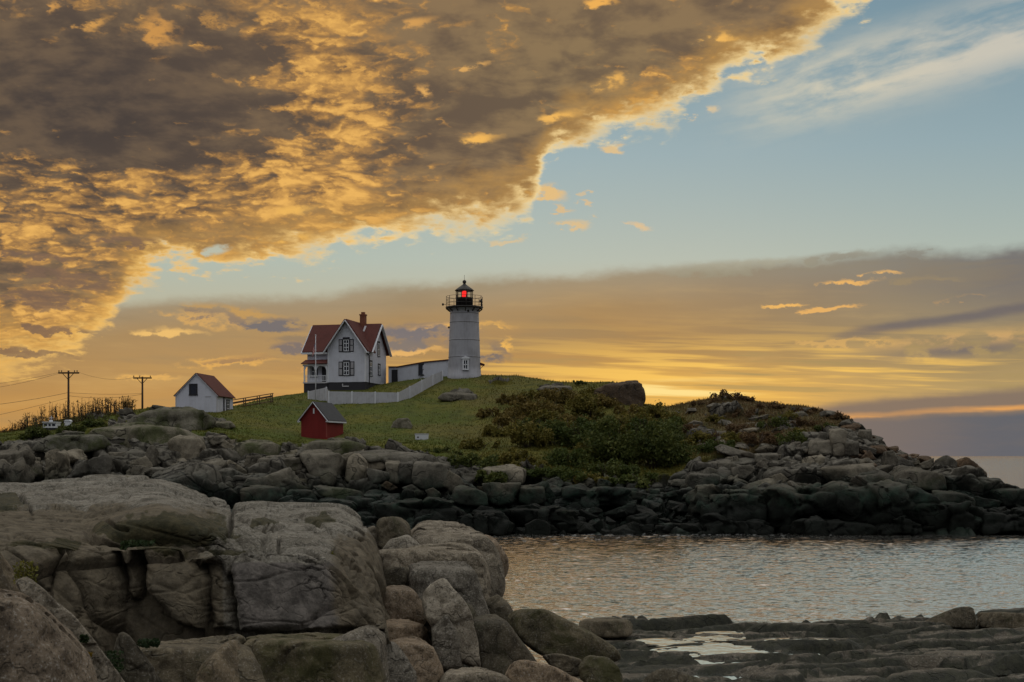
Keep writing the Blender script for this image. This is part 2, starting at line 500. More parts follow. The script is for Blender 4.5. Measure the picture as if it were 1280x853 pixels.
class MB:
    """collects boxes, prisms, tubes and lathes; builds ONE mesh object"""
    def __init__(self): self.v = []; self.f = []; self.sm = []
    def add(self, vs, fs, smooth=False):
        b = len(self.v)
        self.v += [tuple(p) for p in vs]
        self.f += [tuple(b + i for i in q) for q in fs]
        self.sm += [smooth] * len(fs)
        return self
    def box(self, x0, x1, y0, y1, z0, z1):
        vs = [(x0, y0, z0), (x1, y0, z0), (x1, y1, z0), (x0, y1, z0), (x0, y0, z1), (x1, y0, z1), (x1, y1, z1), (x0, y1, z1)]
        return self.add(vs, [(0, 3, 2, 1), (4, 5, 6, 7), (0, 1, 5, 4), (1, 2, 6, 5), (2, 3, 7, 6), (3, 0, 4, 7)])
    def hexa(self, bot, top):
        vs = list(bot) + list(top)
        return self.add(vs, [(3, 2, 1, 0), (4, 5, 6, 7), (0, 1, 5, 4), (1, 2, 6, 5), (2, 3, 7, 6), (3, 0, 4, 7)])
    def prism(self, a, b):
        """two matching polygons joined"""
        k = len(a)
        vs = list(a) + list(b)
        fs = [tuple(reversed(range(k))), tuple(range(k, 2 * k))] + [(i, (i + 1) % k, k + (i + 1) % k, k + i) for i in range(k)]
        return self.add(vs, fs)
    def lathe(self, prof, n=32, cx=0, cy=0, smooth=True, caps=True):
        vs, fs = [], []
        for r, z in prof:
            for i in range(n):
                a = 2 * math.pi * i / n
                vs.append((cx + r * math.cos(a), cy + r * math.sin(a), z))
        for j in range(len(prof) - 1):
            for i in range(n):
                fs.append((j * n + i, j * n + (i + 1) % n, (j + 1) * n + (i + 1) % n, (j + 1) * n + i))
        self.add(vs, fs, smooth)
        if caps:
            b = len(self.v) - len(vs)
            self.f += [tuple(b + i for i in reversed(range(n))), tuple(b + (len(prof) - 1) * n + i for i in range(n))]
            self.sm += [False, False]
        return self
    def tube(self, pts, r, n=8, r1=None):
        pts = [Vector(p) for p in pts]; vs, fs = [], []
        r1 = r if r1 is None else r1
        for k, p in enumerate(pts):
            d = (pts[min(k + 1, len(pts) - 1)] - pts[max(k - 1, 0)]).normalized()
            u = d.cross(Vector((0, 0, 1)))
            if u.length < 1e-3: u = Vector((1, 0, 0))
            u.normalize(); w = u.cross(d)
            rr = r + (r1 - r) * k / max(1, len(pts) - 1)
            for i in range(n):
                a = 2 * math.pi * i / n
                vs.append(p + u * rr * math.cos(a) + w * rr * math.sin(a))
        for k in range(len(pts) - 1):
            for i in range(n):
                fs.append((k * n + i, k * n + (i + 1) % n, (k + 1) * n + (i + 1) % n, (k + 1) * n + i))
        self.add(vs, fs, True)
        b = len(self.v) - len(vs)
        self.f += [tuple(b + i for i in range(n)), tuple(b + (len(pts) - 1) * n + i for i in reversed(range(n)))]
        self.sm += [False, False]
        return self
    def bar(self, p, q, w, h, up=(0, 0, 1)):
        p, q = Vector(p), Vector(q); d = (q - p).normalized()
        s = d.cross(Vector(up)).normalized() * (w / 2); t = s.normalized().cross(d) * (h / 2)
        return self.hexa([p - s - t, p + s - t, p + s + t, p - s + t], [q - s - t, q + s - t, q + s + t, q - s + t])
    def build(self, name, mat, parent=None, bevel=0.0):
        me = bpy.data.meshes.new(name)
        me.from_pydata(self.v, [], self.f)
        me.polygons.foreach_set('use_smooth', self.sm)
        bm = bmesh.new(); bm.from_mesh(me)
        bmesh.ops.recalc_face_normals(bm, faces=bm.faces)
        bm.to_mesh(me); bm.free()
        me.update()
        o = link(name, me, mat, parent)
        if bevel:
            b = o.modifiers.new('bevel', 'BEVEL'); b.width = bevel; b.segments = 2; b.limit_method = 'ANGLE'
        return o

# ------------------------------------------------------------------ materials
def new_mat(name):
    m = bpy.data.materials.new(name); m.use_nodes = True
    t = m.node_tree; t.nodes.clear()
    nt = NT(t)
    b = nt.node('ShaderNodeBsdfPrincipled')
    o = nt.node('ShaderNodeOutputMaterial')
    t.links.new(b.outputs[0], o.inputs[0])
    return m, nt, b

def pos(nt):
    g = nt.node('ShaderNodeNewGeometry')
    return E(nt, g.outputs['Position']), E(nt, g.outputs['Random Per Island']), E(nt, g.outputs['Normal'])

def rnd(nt):
    return E(nt, nt.node('ShaderNodeObjectInfo').outputs['Random'])

def paint(name, c, rough=0.6, dirt=0.12, scale=1.5, boards=0.0, spec=0.3, streak=True):
    """painted or plain surface with blotches, rain streaks and, if wanted, clapboard lines"""
    m, nt, b = new_mat(name)
    p, isl, nor = pos(nt)
    x, y, z = nt.sep(p)
    blot = nt.noise(p, scale, 4, 0.6)
    stv = nt.noise(nt.comb(x * 3.0, y * 3.0, z * 0.35), 1.5, 3, 0.6)
    k = blot * 0.6 + stv * 0.4 if streak else blot
    c2 = (c[0] * (1 - dirt * 3), c[1] * (1 - dirt * 3.1), c[2] * (1 - dirt * 3.3), 1)
    nt.put(b.inputs['Base Color'], nt.mix(nt.step(k, 0.42, 0.68) * 0.8, c, c2))
    b.inputs['Roughness'].default_value = rough
    b.inputs['Specular IOR Level'].default_value = spec
    h = nt.noise(p, scale * 6, 3, 0.6) * 0.3
    if boards:
        fr = nt.math('FRACT', z / boards)
        h = h + fr * 1.0
    nt.put(b.inputs['Normal'], nt.bump(h, 0.35, 0.03))
    return m

def rock_mat(name, ca, cb, cc, s=1.0, tide=None, moss=0.0, mossc=None, speck=0.35, rough=0.85, crack=0.5, bump=0.6):
    """weathered granite. ca / cb patches, cc stains; tide=(z_dark, z_dry) gives weed-dark wet rock below"""
    m, nt, b = new_mat(name)
    p, isl, nor = pos(nt)
    x, y, z = nt.sep(p)
    r = rnd(nt)
    ps = nt.vec('ADD', nt.vec('SCALE', p, scale=s), nt.comb(r * 40.0, r * 17.0, r * 29.0))
    wob = nt.vec('SCALE', nt.vec('SUBTRACT', nt.noise(ps, 0.9, 3, .5, out='Color'), (0.5, 0.5, 0.5)), scale=0.9)
    pw = nt.vec('ADD', ps, wob)
    big = nt.noise(pw, 0.55, 5, 0.6)
    mid = nt.noise(pw, 2.3, 6, 0.65)
    xs, ys, zs = nt.sep(pw)
    stk = nt.noise(nt.comb(xs * 1.6, ys * 1.6, zs * 0.35), 1.1, 5, 0.6)
    fine = nt.noise(ps, 15.0, 5, 0.75)
    c = nt.mix(nt.step(big, 0.36, 0.66), ca, cb)
    c = nt.mix(nt.step(mid, 0.44, 0.66) * 0.60, c, cc)
    c = nt.mix(nt.step(stk, 0.48, 0.66) * 0.70, c, cc)
    # a tone of its own for every rock
    c = nt.mix(1.0, c, nt.mix(r, (0.74, 0.74, 0.74, 1), (1.26, 1.18, 1.06, 1)), 'MULTIPLY')
    c = nt.mix(nt.step(fine, 0.52, 0.70) * speck, c, (0.40, 0.385, 0.35, 1))
    c = nt.mix(nt.step(fine, 0.49, 0.33) * (speck * 1.5), c, (0.024, 0.023, 0.020, 1))
    pit = nt.noise(ps, 5.5, 4, 0.7)
    c = nt.mix(nt.step(pit, 0.40, 0.27) * 0.75, c, (0.022, 0.020, 0.017, 1))
    # joints
    cr = nt.voro(nt.vec('ADD', nt.vec('MULTIPLY', pw, (0.55, 0.55, 1.1)), wob), 0.9, 'DISTANCE_TO_EDGE')
    cmask = nt.step(cr, 0.028, 0.002) * nt.step(nt.noise(ps, 1.2, 3, .5), 0.42, 0.56) * crack
    c = nt.mix(cmask, c, (0.02, 0.018, 0.015, 1))
    rg = None
    if moss:
        nx, ny, nz = nt.sep(nor)
        mm = nt.step(nt.noise(pw, 0.8, 6, 0.7), 0.62 - moss * 0.25, 0.78 - moss * 0.2)
        c = nt.mix(mm * 0.8, c, mossc or (0.055, 0.05, 0.018, 1))
    if tide:
        tz = z + (nt.noise(p, 0.35, 4, 0.6) - 0.5) * (tide[1] - tide[0]) * 1.3
        t1 = nt.step(tz, tide[1], tide[0])
        weed = nt.mix(nt.step(nt.noise(p, 1.1, 5, .65), 0.40, 0.64), (0.0035, 0.0075, 0.0055, 1), (0.010, 0.026, 0.018, 1))
        weed = nt.mix(nt.step(nt.noise(p, 0.16, 4, .6), 0.56, 0.68) * .8, weed, (0.032, 0.046, 0.020, 1))
        c = nt.mix(t1 * 0.93, c, weed)
        t0 = nt.step(tz, tide[0] + 0.3, tide[0] - 0.8)
        c = nt.mix(t0 * 0.9, c, (0.003, 0.004, 0.003, 1))
        rg = rough - t1 * 0.20
        nt.put(b.inputs['Specular IOR Level'], 0.25 - t1 * 0.13)
    nt.put(b.inputs['Base Color'], c)
    nt.put(b.inputs['Roughness'], rg if rg is not None else rough)
    if not tide: b.inputs['Specular IOR Level'].default_value = 0.2
    h = mid * 0.50 + fine * 0.20 + nt.noise(pw, 6.0, 5, 0.7) * 0.40 - cmask * 0.6
    nt.put(b.inputs['Normal'], nt.bump(h, bump, 0.16 / s))
    return m

def leaf_mat(name, cols, rough=0.7, trans=0.25):
    """leaves: every leaf has its own tone between the given colours"""
    m, nt, b = new_mat(name)
    p, isl, nor = pos(nt)
    k = len(cols) - 1
    clump = nt.noise(p, 0.9, 3, 0.5)
    f = (isl * 0.55 + nt.step(clump, 0.3, 0.7) * 0.45)
    c = nt.ramp(f, [(i / k, cc) for i, cc in enumerate(cols)])
    nt.put(b.inputs['Base Color'], c)
    b.inputs['Roughness'].default_value = rough
    b.inputs['Specular IOR Level'].default_value = 0.2
    tr = nt.node('ShaderNodeBsdfTranslucent'); nt.put(tr.inputs[0], c)
    mx = nt.node('ShaderNodeMixShader'); mx.inputs[0].default_value = trans
    out = [q for q in nt.t.nodes if q.type == 'OUTPUT_MATERIAL'][0]
    nt.t.links.new(b.outputs[0], mx.inputs[1]); nt.t.links.new(tr.outputs[0], mx.inputs[2])
    nt.t.links.new(mx.outputs[0], out.inputs[0])
    return m

def lin(*c): return (c[0], c[1], c[2], 1.0)

# ------------------------------------------------------------------ rocks
_ico = {}
def ico(k):
    if k not in _ico:
        bm = bmesh.new(); bmesh.ops.create_icosphere(bm, subdivisions=k, radius=1.0)
        _ico[k] = (np.array([v.co[:] for v in bm.verts]), np.array([[v.index for v in f.verts] for f in bm.faces]))
        bm.free()
    return _ico[k]

def hull2(pts):
    pts = sorted(set(pts))
    def half(ps):
        h = []
        for p in ps:
            while len(h) >= 2 and (h[-1][0] - h[-2][0]) * (p[1] - h[-2][1]) - (h[-1][1] - h[-2][1]) * (p[0] - h[-2][0]) <= 0: h.pop()
            h.append(p)
        return h[:-1]
    return half(pts) + half(pts[::-1])

def polytope(planes, sub=5, p=11.0):
    """rounded convex solid from planes (n, d) about the origin"""
    S, Fc = ico(sub)
    N = np.array([q[0] for q in planes], dtype=float); N /= np.linalg.norm(N, axis=1)[:, None]
    Dd = np.array([q[1] for q in planes], dtype=float)
    dots = np.maximum(0, S @ N.T) / Dd
    r = (dots ** p).sum(1) ** (-1.0 / p)
    return S * r[:, None], Fc, S

def rough_up(V, S, size, seed, amp=1.0, blocky=0.0, world=None, fine=True):
    """weather a solid: broad swellings, chipped facets, grain"""
    q = (V if world is None else V + np.asarray(world)) + seed * 3.17
    L = size
    d = 0.10 * L * fbm(q / (L * 0.95), 3)
    d += 0.035 * L * fbm(q / (L * 0.30) + 5.1, 4, 0.55)
    if fine:
        d += 0.012 * L * fbm(q / (L * 0.08) + 9.7, 3, 0.6)
    rid = 1 - np.abs(fbm(q / (L * 0.55) + 31.0, 3)) * 2.4
    d -= 0.06 * L * np.clip(rid - 0.75, 0, 1) * 1.2
    if fine:      # hairline joints and a few spalled patches
        j = fbm(q / (L * 0.75) + 51.0, 3)
        d -= 0.030 * L * np.exp(-(j / 0.016) ** 2) * sstep(fbm(q / (L * .9) + 71.0, 2), -.12, .12)
        sp_ = fbm(q / (L * 0.5) + 91.0, 4)
        d -= 0.022 * L * sstep(sp_, .16, .20)
    if blocky:
        e, val = cells(q / (L * 0.42) + 0.35 * fbm(q / (L * 0.5), 2)[:, None])
        d += blocky * L * (val - 0.5) * 0.22 - blocky * L * 0.06 * np.exp(-(e / 0.07) ** 2)
    return V + S * (d * amp)[:, None]

def rock_poly(name, poly, Y, depth, mat, crease=None, sub=5, p=11.0, seed=0, amp=1.0, lean=0.22, blocky=0.0, facets=3, up=0.0):
    """boulder whose front outline, seen from the photo's viewpoint, follows poly (photo px) at distance Y.
    crease: photo row of the front top edge - above it the top surface runs back."""
    rg = random.Random(seed * 7919 + 13)
    hp_ = hull2([(float(a), float(-b)) for a, b in poly])
    pts = [P(a, -b, Y) for a, b in hp_]
    w = max(q.x for q in pts) - min(q.x for q in pts); h = max(q.z for q in pts) - min(q.z for q in pts)
    hd = depth / 2
    cpx = sum(q[0] for q in hp_) / len(hp_); cpy = -sum(q[1] for q in hp_) / len(hp_)
    eye = Vector((0, 0, CAMH))
    C0_ = P(cpx, cpy, Y + hd)
    planes = []
    for i in range(len(pts)):
        a, b = pts[i], pts[(i + 1) % len(pts)]
        nv = (a - eye).cross(b - eye)
        if nv.length < 1e-6: continue
        nv.normalize()
        d = nv.dot(a - C0_)
        if d < 0: nv = -nv; d = -d
        nv = Vector((nv.x, nv.y + rg.uniform(.02, .14), nv.z)).normalized()
        planes.append((tuple(nv), max(d, 0.05 * max(w, h))))
    # front and back
    planes.append(((rg.uniform(-.12, .12), -1, lean), hd * 0.92))
    planes.append(((rg.uniform(-.2, .2), 1, 0.12), hd * 0.95))
    if crease is not None:
        top_ = min(q[1] for q in poly)
        fa = P(cpx, crease, Y) - C0_; fb = P(cpx, top_, Y + 1.6 * hd) - C0_
        dy, dz_ = fb.y - fa.y, fb.z - fa.z
        nl = math.hypot(dy, dz_); ny, nz = -dz_ / nl, dy / nl
        if nz < 0: ny, nz = -ny, -nz
        planes.append(((rg.uniform(-.05, .05), ny, nz), max(fa.y * ny + fa.z * nz, 0.05)))
    for k in range(facets):
        a = rg.uniform(0, 2 * math.pi); e = rg.uniform(-0.2, 0.9)
        v = Vector((math.cos(a) * math.cos(e), -abs(math.sin(a)) * math.cos(e), math.sin(e)))
        sup = abs(v.x) * w / 2 + abs(v.y) * hd + abs(v.z) * h / 2
        planes.append((tuple(v), sup * rg.uniform(0.78, 0.92)))
    cx, cz = C0_.x, C0_.z
    V, Fc, S = polytope(planes, sub, p)
    size = (max(w, 0.3) * max(h, 0.3) * max(depth, .3)) ** (1 / 3)
    V = rough_up(V, S, size, seed + 1, amp, blocky, fine=sub >= 4)
    zmin = V[:, 2].min()
    V[:, 2] -= zmin
    me = mesh_np(name, V, Fc)
    o = link(name, me, mat)
    o.location = (cx, Y + hd, cz + zmin + up)
    return o
# ------------------------------------------------------------------ the island
ISL = {  # photo column: (row, distance) from the shore up to the crest
 -420: [(640, 100), (625, 106), (612, 112), (600, 118), (592, 126), (588, 134), (586, 142)],
 -300: [(640, 98), (610, 106), (585, 113), (566, 122), (558, 132), (553, 142), (551, 150)],
 -60: [(648, 98), (612, 107), (585, 114), (562, 122), (552, 132), (546, 142), (544, 150)],
 0: [(650, 99), (612, 108), (582, 114), (556, 122), (549, 132), (544, 143), (541, 152)],
 60: [(652, 99), (610, 108), (575, 115), (550, 123), (542, 134), (535, 146), (528, 156)],
 110: [(654, 100), (610, 108), (570, 115), (543, 124), (534, 135), (526, 147), (520, 157)],
 160: [(655, 100), (610, 109), (570, 116), (545, 125), (531, 136), (519, 147), (513, 156)],
 210: [(657, 101), (610, 109), (572, 116), (548, 125), (534, 136), (518, 147), (512, 155)],
 250: [(658, 101), (610, 109), (572, 117), (548, 126), (534, 137), (520, 147), (514, 156)],
 290: [(659, 101), (612, 110), (575, 117), (550, 127), (538, 138), (519, 150), (508, 164)],
 340: [(660, 102), (612, 110), (578, 117), (555, 128), (543, 139), (512, 158), (497, 176)],
 400: [(661, 102), (614, 110), (580, 118), (560, 128), (548, 140), (506, 166), (489, 181)],
 460: [(663, 103), (616, 110), (582, 118), (560, 127), (545, 141), (503, 167), (483, 184)],
 520: [(665, 103), (618, 110), (584, 118), (562, 127), (545, 141), (500, 167), (474, 184)],
 580: [(667, 103), (622, 110), (590, 117), (567, 126), (545, 141), (498, 166), (469.5, 182)],
 640: [(669, 103), (628, 110), (597, 117), (570, 126), (543, 140), (500, 162), (470, 182)],
 700: [(670, 103), (632, 110), (602, 117), (575, 126), (543, 139), (503, 158), (477, 176)],
 740: [(670, 103), (632, 110), (603, 118), (577, 127), (545, 139), (504, 157), (477.5, 172)],
 775: [(670, 103), (632, 110), (603, 118), (578, 127), (545, 139), (506, 156), (479.5, 169)],
 795: [(670, 103), (632, 110), (602, 118), (577, 127), (545, 138), (515, 152), (501, 164)],
 830: [(669, 103), (631, 110), (600, 118), (575, 127), (545, 138), (519, 150), (508, 160)],
 870: [(669, 103), (630, 110), (598, 118), (570, 127), (542, 138), (516, 149), (501, 157)],
 910: [(668, 104), (628, 110), (595, 118), (565, 127), (538, 138), (510, 148), (496, 155)],
 960: [(667, 104), (625, 110), (592, 118), (562, 126), (535, 136), (514, 146), (504, 152)],
 1010: [(666, 104), (622, 110), (590, 117), (560, 125), (536, 134), (518, 142), (510, 148)],
 1060: [(665, 104), (620, 110), (590, 116), (562, 123), (542, 131), (530, 138), (523, 144)],
 1100: [(665, 104), (620, 109), (595, 114), (572, 120), (560, 126), (551, 132), (547, 137)],
 1150: [(664, 104), (622, 109), (604, 113), (589, 118), (580, 123), (575, 128), (572, 132)],
 1200: [(663, 104), (630, 108), (614, 112), (602, 115), (595, 119), (591, 123), (589, 126)],
 1250: [(662, 104), (641, 107), (628, 110), (619, 113), (614, 116), (611, 119), (610, 122)],
 1300: [(661, 104), (645, 107), (634, 109), (625, 112), (620, 114), (616, 117), (614, 120)],
 1380: [(662, 104), (654, 105), (648, 107), (642, 109), (638, 111), (635, 113), (633, 115)],
 1450: [(676, 105), (676, 107), (675, 108), (675, 110), (674, 111), (674, 113), (674, 115)],
}
_kx = sorted(ISL)
_py = np.array([[q[0] for q in ISL[k]] for k in _kx], float)
_yy = np.array([[q[1] for q in ISL[k]] for k in _kx], float)
_kx = np.array(_kx, float)

def _cat(t, pts):
    """Catmull-Rom along axis 0 of pts at positions t (in index units)"""
    m = len(pts) - 1
    i = np.clip(np.floor(t).astype(int), 0, m - 1); f = (t - i)
    f = f.reshape(f.shape + (1,) * (pts.ndim - 1))
    p0 = pts[np.clip(i - 1, 0, m)]; p1 = pts[i]; p2 = pts[i + 1]; p3 = pts[np.clip(i + 2, 0, m)]
    return 0.5 * (2 * p1 + (p2 - p0) * f + (2 * p0 - 5 * p1 + 4 * p2 - p3) * f ** 2 + (3 * p1 - p0 - 3 * p2 + p3) * f ** 3)

def isl_col(px):
    """the 7 control (row, distance) pairs at photo columns px (N,) -> (N,7),(N,7)"""
    t = np.interp(px, _kx, np.arange(len(_kx)))
    return _cat(t, _py), _cat(t, _yy)

def isl_pts(px, r):
    """world points on the smooth island sheet, px (N,), r (N,) in 0..6"""
    a, b = isl_col(px)
    m = 6
    i = np.clip(np.floor(r).astype(int), 0, m - 1); f = r - i
    k = np.arange(len(px))
    def cr(A):
        p0 = A[k, np.clip(i - 1, 0, m)]; p1 = A[k, i]; p2 = A[k, i + 1]; p3 = A[k, np.clip(i + 2, 0, m)]
        return 0.5 * (2 * p1 + (p2 - p0) * f + (2 * p0 - 5 * p1 + 4 * p2 - p3) * f ** 2 + (3 * p1 - p0 - 3 * p2 + p3) * f ** 3)
    py, Y = cr(a), cr(b)
    return np.stack([(px - 640) / F * Y, Y, CAMH + (HOR - py) / F * Y], 1), py

def isl_at(px, py):
    """world point on the island seen at photo (px, py)"""
    rr = np.linspace(0, 6, 241)
    V, q = isl_pts(np.full(241, float(px)), rr)
    j = int(np.argmin(np.abs(q - py)))
    return Vector(V[j]), rr[j]

# grass edge: photo row above which the slope is turf, per column
_gx = [-420, 0, 60, 110, 160, 210, 260, 300, 340, 400, 450, 520, 560, 640, 700, 760, 800, 840, 880, 920, 960, 1000, 1040, 1080, 1120, 1160, 1450]
_gy = [560, 553, 545, 538, 540, 540, 543, 550, 557, 553, 557, 566, 574, 585, 592, 600, 600, 592, 575, 565, 560, 548, 530, 522, 500, 500, 480]

NC, NR = 1000, 270
cols_px = np.linspace(-420, 1450, NC)
rows = np.concatenate([np.linspace(0, 3.2, 170, endpoint=False), np.linspace(3.2, 6, NR - 170)])
PX, RR = np.meshgrid(cols_px, rows)
Vs, PY = isl_pts(PX.ravel(), RR.ravel())
PX, RR = PX.ravel(), RR.ravel()
edge = np.interp(PX, _gx, _gy)
warp = 9 * fbm(np.stack([PX / 38, PY / 22, 0 * PX], 1), 4)
rockw = sstep(PY - edge + warp, -3, 3)                     # 1 rock, 0 turf
# outcrops showing through the turf
outc = 0
for ox, oy, sx, sy in [(575, 495, 26, 6), (500, 529, 12, 8), (690, 483, 24, 3), (625, 478, 20, 2), (215, 512, 46, 6), (265, 528, 30, 7), (175, 525, 34, 7), (120, 522, 20, 6),
                       (205, 541, 46, 6), (150, 535, 18, 5), (320, 552, 18, 5), (420, 556, 55, 5), (905, 516, 30, 8), (880, 545, 30, 14), (985, 530, 26, 10), (645, 500, 12, 3)]:
    outc = np.maximum(outc, np.exp(-((PX - ox) / sx) ** 2 - ((PY - oy) / sy) ** 2 + 0.5 * fbm(np.stack([PX / 9, PY / 6, 0 * PX + 3], 1), 3)))
rockw = np.maximum(rockw, sstep(outc, 0.50, 0.68))
rockw = np.maximum(rockw, sstep(fbm(np.stack([PX / 14, PY / 7, 0 * PX + 8], 1), 4), 0.34, 0.46) * (PX > 840) * 0.9)
# displacement
nb = fbm(Vs / np.array([9.0, 9.0, 6.0]), 4)
wv3 = 0.30 * np.stack([fbm(Vs / 5.0, 3), fbm(Vs / 5.0 + 9, 3), fbm(Vs / 5.0 + 19, 3)], 1)
b1, e1 = blocks(Vs / np.array([7.5, 7.5, 3.6]) + wv3, 0, .75)
b2, e2 = blocks(Vs / np.array([3.0, 3.0, 1.5]) + wv3 * 1.5, 5, .7)
b3, e3 = blocks(Vs / np.array([1.1, 1.1, .6]) + wv3 * 3, 9, .6)
fade = sstep(RR, 0.15, 0.9)
rk = rockw * (0.8 * nb + 1.9 * b1 + 1.0 * b2 + 0.30 * b3 - 1.1 * np.exp(-(e1 / 0.06) ** 2) - 0.55 * np.exp(-(e2 / 0.06) ** 2) - .12 * np.exp(-(e3 / .1) ** 2) + 0.12 * fbm(Vs / 0.8, 3))
tf = (1 - rockw) * (0.55 * fbm(Vs / 7.0, 3) + 0.22 * fbm(Vs / 1.8, 3) + 0.10 * fbm(Vs / 0.6, 2))
upl = 0.25 * sstep(outc, 0.4, 0.9)
nrm = np.array([0.0, -0.75, 0.66])
crest_f = 1 - 0.65 * sstep(RR, 5.2, 6.0)
# keep the ground calm where the buildings stand
calm = np.ones(len(PX))
for bx, by, sx, sy in [(402, 547, 34, 8), (256, 515, 45, 9), (430, 487, 70, 12), (580, 470, 45, 9), (520, 472, 60, 12)]:
    calm *= 1 - 0.85 * np.exp(-((PX - bx) / sx) ** 4 - ((PY - by) / sy) ** 4)
Vs = Vs + nrm * ((rk * crest_f + tf * crest_f + upl) * calm)[:, None]
# the shore row dives under the water, the back slopes away from the crest
G = Vs.reshape(NR, NC, 3)
rw = rockw.reshape(NR, NC)
front = G[0].copy(); front[:, 1] -= 5; front[:, 2] = -2.0
back = []
for dyb, dzb in ((5, -0.25), (12, -0.8), (26, -3.0), (55, -11.0), (95, -24.0)):
    b = G[-1].copy()
    s = (b[:, 1] + dyb) / b[:, 1]
    b[:, 0] *= s; b[:, 1] += dyb; b[:, 2] = np.maximum(b[:, 2] + dzb, -2.0)
    b[:, 2] += 0.4 * fbm(b / 6.0, 3)
    back.append(b)
G = np.concatenate([front[None], G, np.array(back)], 0)
rw = np.concatenate([np.ones((1, NC)), rw, np.repeat(rw[-1:], 5, 0)], 0)
nr = G.shape[0]
idx = np.arange(nr * NC).reshape(nr, NC)
Fq = np.stack([idx[:-1, :-1].ravel(), idx[:-1, 1:].ravel(), idx[1:, 1:].ravel(), idx[1:, :-1].ravel()], 1)
me = mesh_np('island_ground', G.reshape(-1, 3), Fq)
attr(me, 'rock', rw.ravel())

# island rock palette
ROCK_A, ROCK_B, ROCK_C = lin(.100, .092, .074), lin(.140, .130, .108), lin(.040, .036, .028)
M_isl = rock_mat('island_granite', ROCK_A, ROCK_B, ROCK_C, s=0.45, tide=(2.5, 5.4), moss=0.25, mossc=lin(.040, .042, .016), crack=0.7, bump=0.8, speck=.15)

def ground_mat():
    m, nt, b = new_mat('island_turf_and_rock')
    p, isl, nor = pos(nt)
    x, y, z = nt.sep(p)
    a = nt.node('ShaderNodeAttribute', attribute_name='rock')
    rkf = E(nt, a.outputs['Fac'])
    # turf
    n1 = nt.noise(p, 0.12, 4, 0.6); n2 = nt.noise(p, 0.55, 5, 0.65); n3 = nt.noise(p, 3.0, 5, 0.7)
    t = nt.mix(nt.step(n1, 0.38, 0.62), lin(.062, .082, .009), lin(.100, .098, .013))
    t = nt.mix(nt.step(n2, 0.45, 0.66) * 0.7, t, lin(.034, .048, .008))
    t = nt.mix(nt.step(n3, 0.52, 0.70) * 0.55, t, lin(.140, .122, .030))
    t = nt.mix(nt.step(n3, 0.46, 0.30) * 0.6, t, lin(.030, .034, .012))
    t = nt.mix(nt.step(x + (n1 - .5) * 14.0, -9.0, 2.0) * .45, t, nt.mix(nt.step(n2, .4, .62), lin(.110, .088, .018), lin(.066, .062, .014)))
    t = nt.mix(nt.step(nt.noise(p, .07, 4, .6), .54, .66) * .35, t, lin(.105, .082, .026))
    heath = nt.step(x, 14.0, 24.0)
    t = nt.mix(heath * 0.8, t, nt.mix(nt.step(n2, 0.4, 0.62), lin(.095, .060, .034), lin(.055, .050, .022)))
    # rock
    pw = nt.vec('ADD', p, nt.vec('SCALE', nt.noise(p, 0.4, 3, .5, out='Color'), scale=1.2))
    mid = nt.noise(pw, 0.9, 6, 0.65); big = nt.noise(pw, 0.22, 4, 0.6); fine = nt.noise(p, 6.0, 5, 0.7)
    rc = nt.mix(nt.step(big, 0.36, 0.64), ROCK_A, ROCK_B)
    rc = nt.mix(nt.step(mid, 0.45, 0.68) * 0.65, rc, ROCK_C)
    rc = nt.mix(nt.step(fine, 0.5, 0.7) * 0.25, rc, lin(.20, .185, .16))
    crk = nt.voro(nt.vec('MULTIPLY', pw, (0.4, 0.4, 0.8)), 0.8, 'DISTANCE_TO_EDGE')
    cm = nt.step(crk, 0.05, 0.005)
    rc = nt.mix(cm * 0.8, rc, lin(.014, .012, .010))
    tz = z + (nt.noise(p, 0.35, 4, 0.6) - 0.5) * 4.0
    t1 = nt.step(tz, 5.4, 2.5)
    rc = nt.mix(t1 * 0.95, rc, nt.mix(nt.step(nt.noise(p, 1.1, 5, .65), 0.4, 0.64), lin(.0035, .0065, .005), lin(.009, .020, .014)))
    rkm = nt.step(rkf + (n3 - 0.5) * 0.7, 0.35, 0.65)
    nt.put(b.inputs['Base Color'], nt.mix(rkm, t, rc))
    nt.put(b.inputs['Roughness'], 0.9 - t1 * 0.35 * rkm)
    b.inputs['Specular IOR Level'].default_value = 0.2
    nt.put(b.inputs['Normal'], nt.bump(mid * rkm * 0.8 + n3 * 0.35 + fine * 0.2 - cm * rkm * 0.5, 0.7, 0.35))
    return m
isl = link('island_ground', me, ground_mat())
tag(isl, kind='structure')
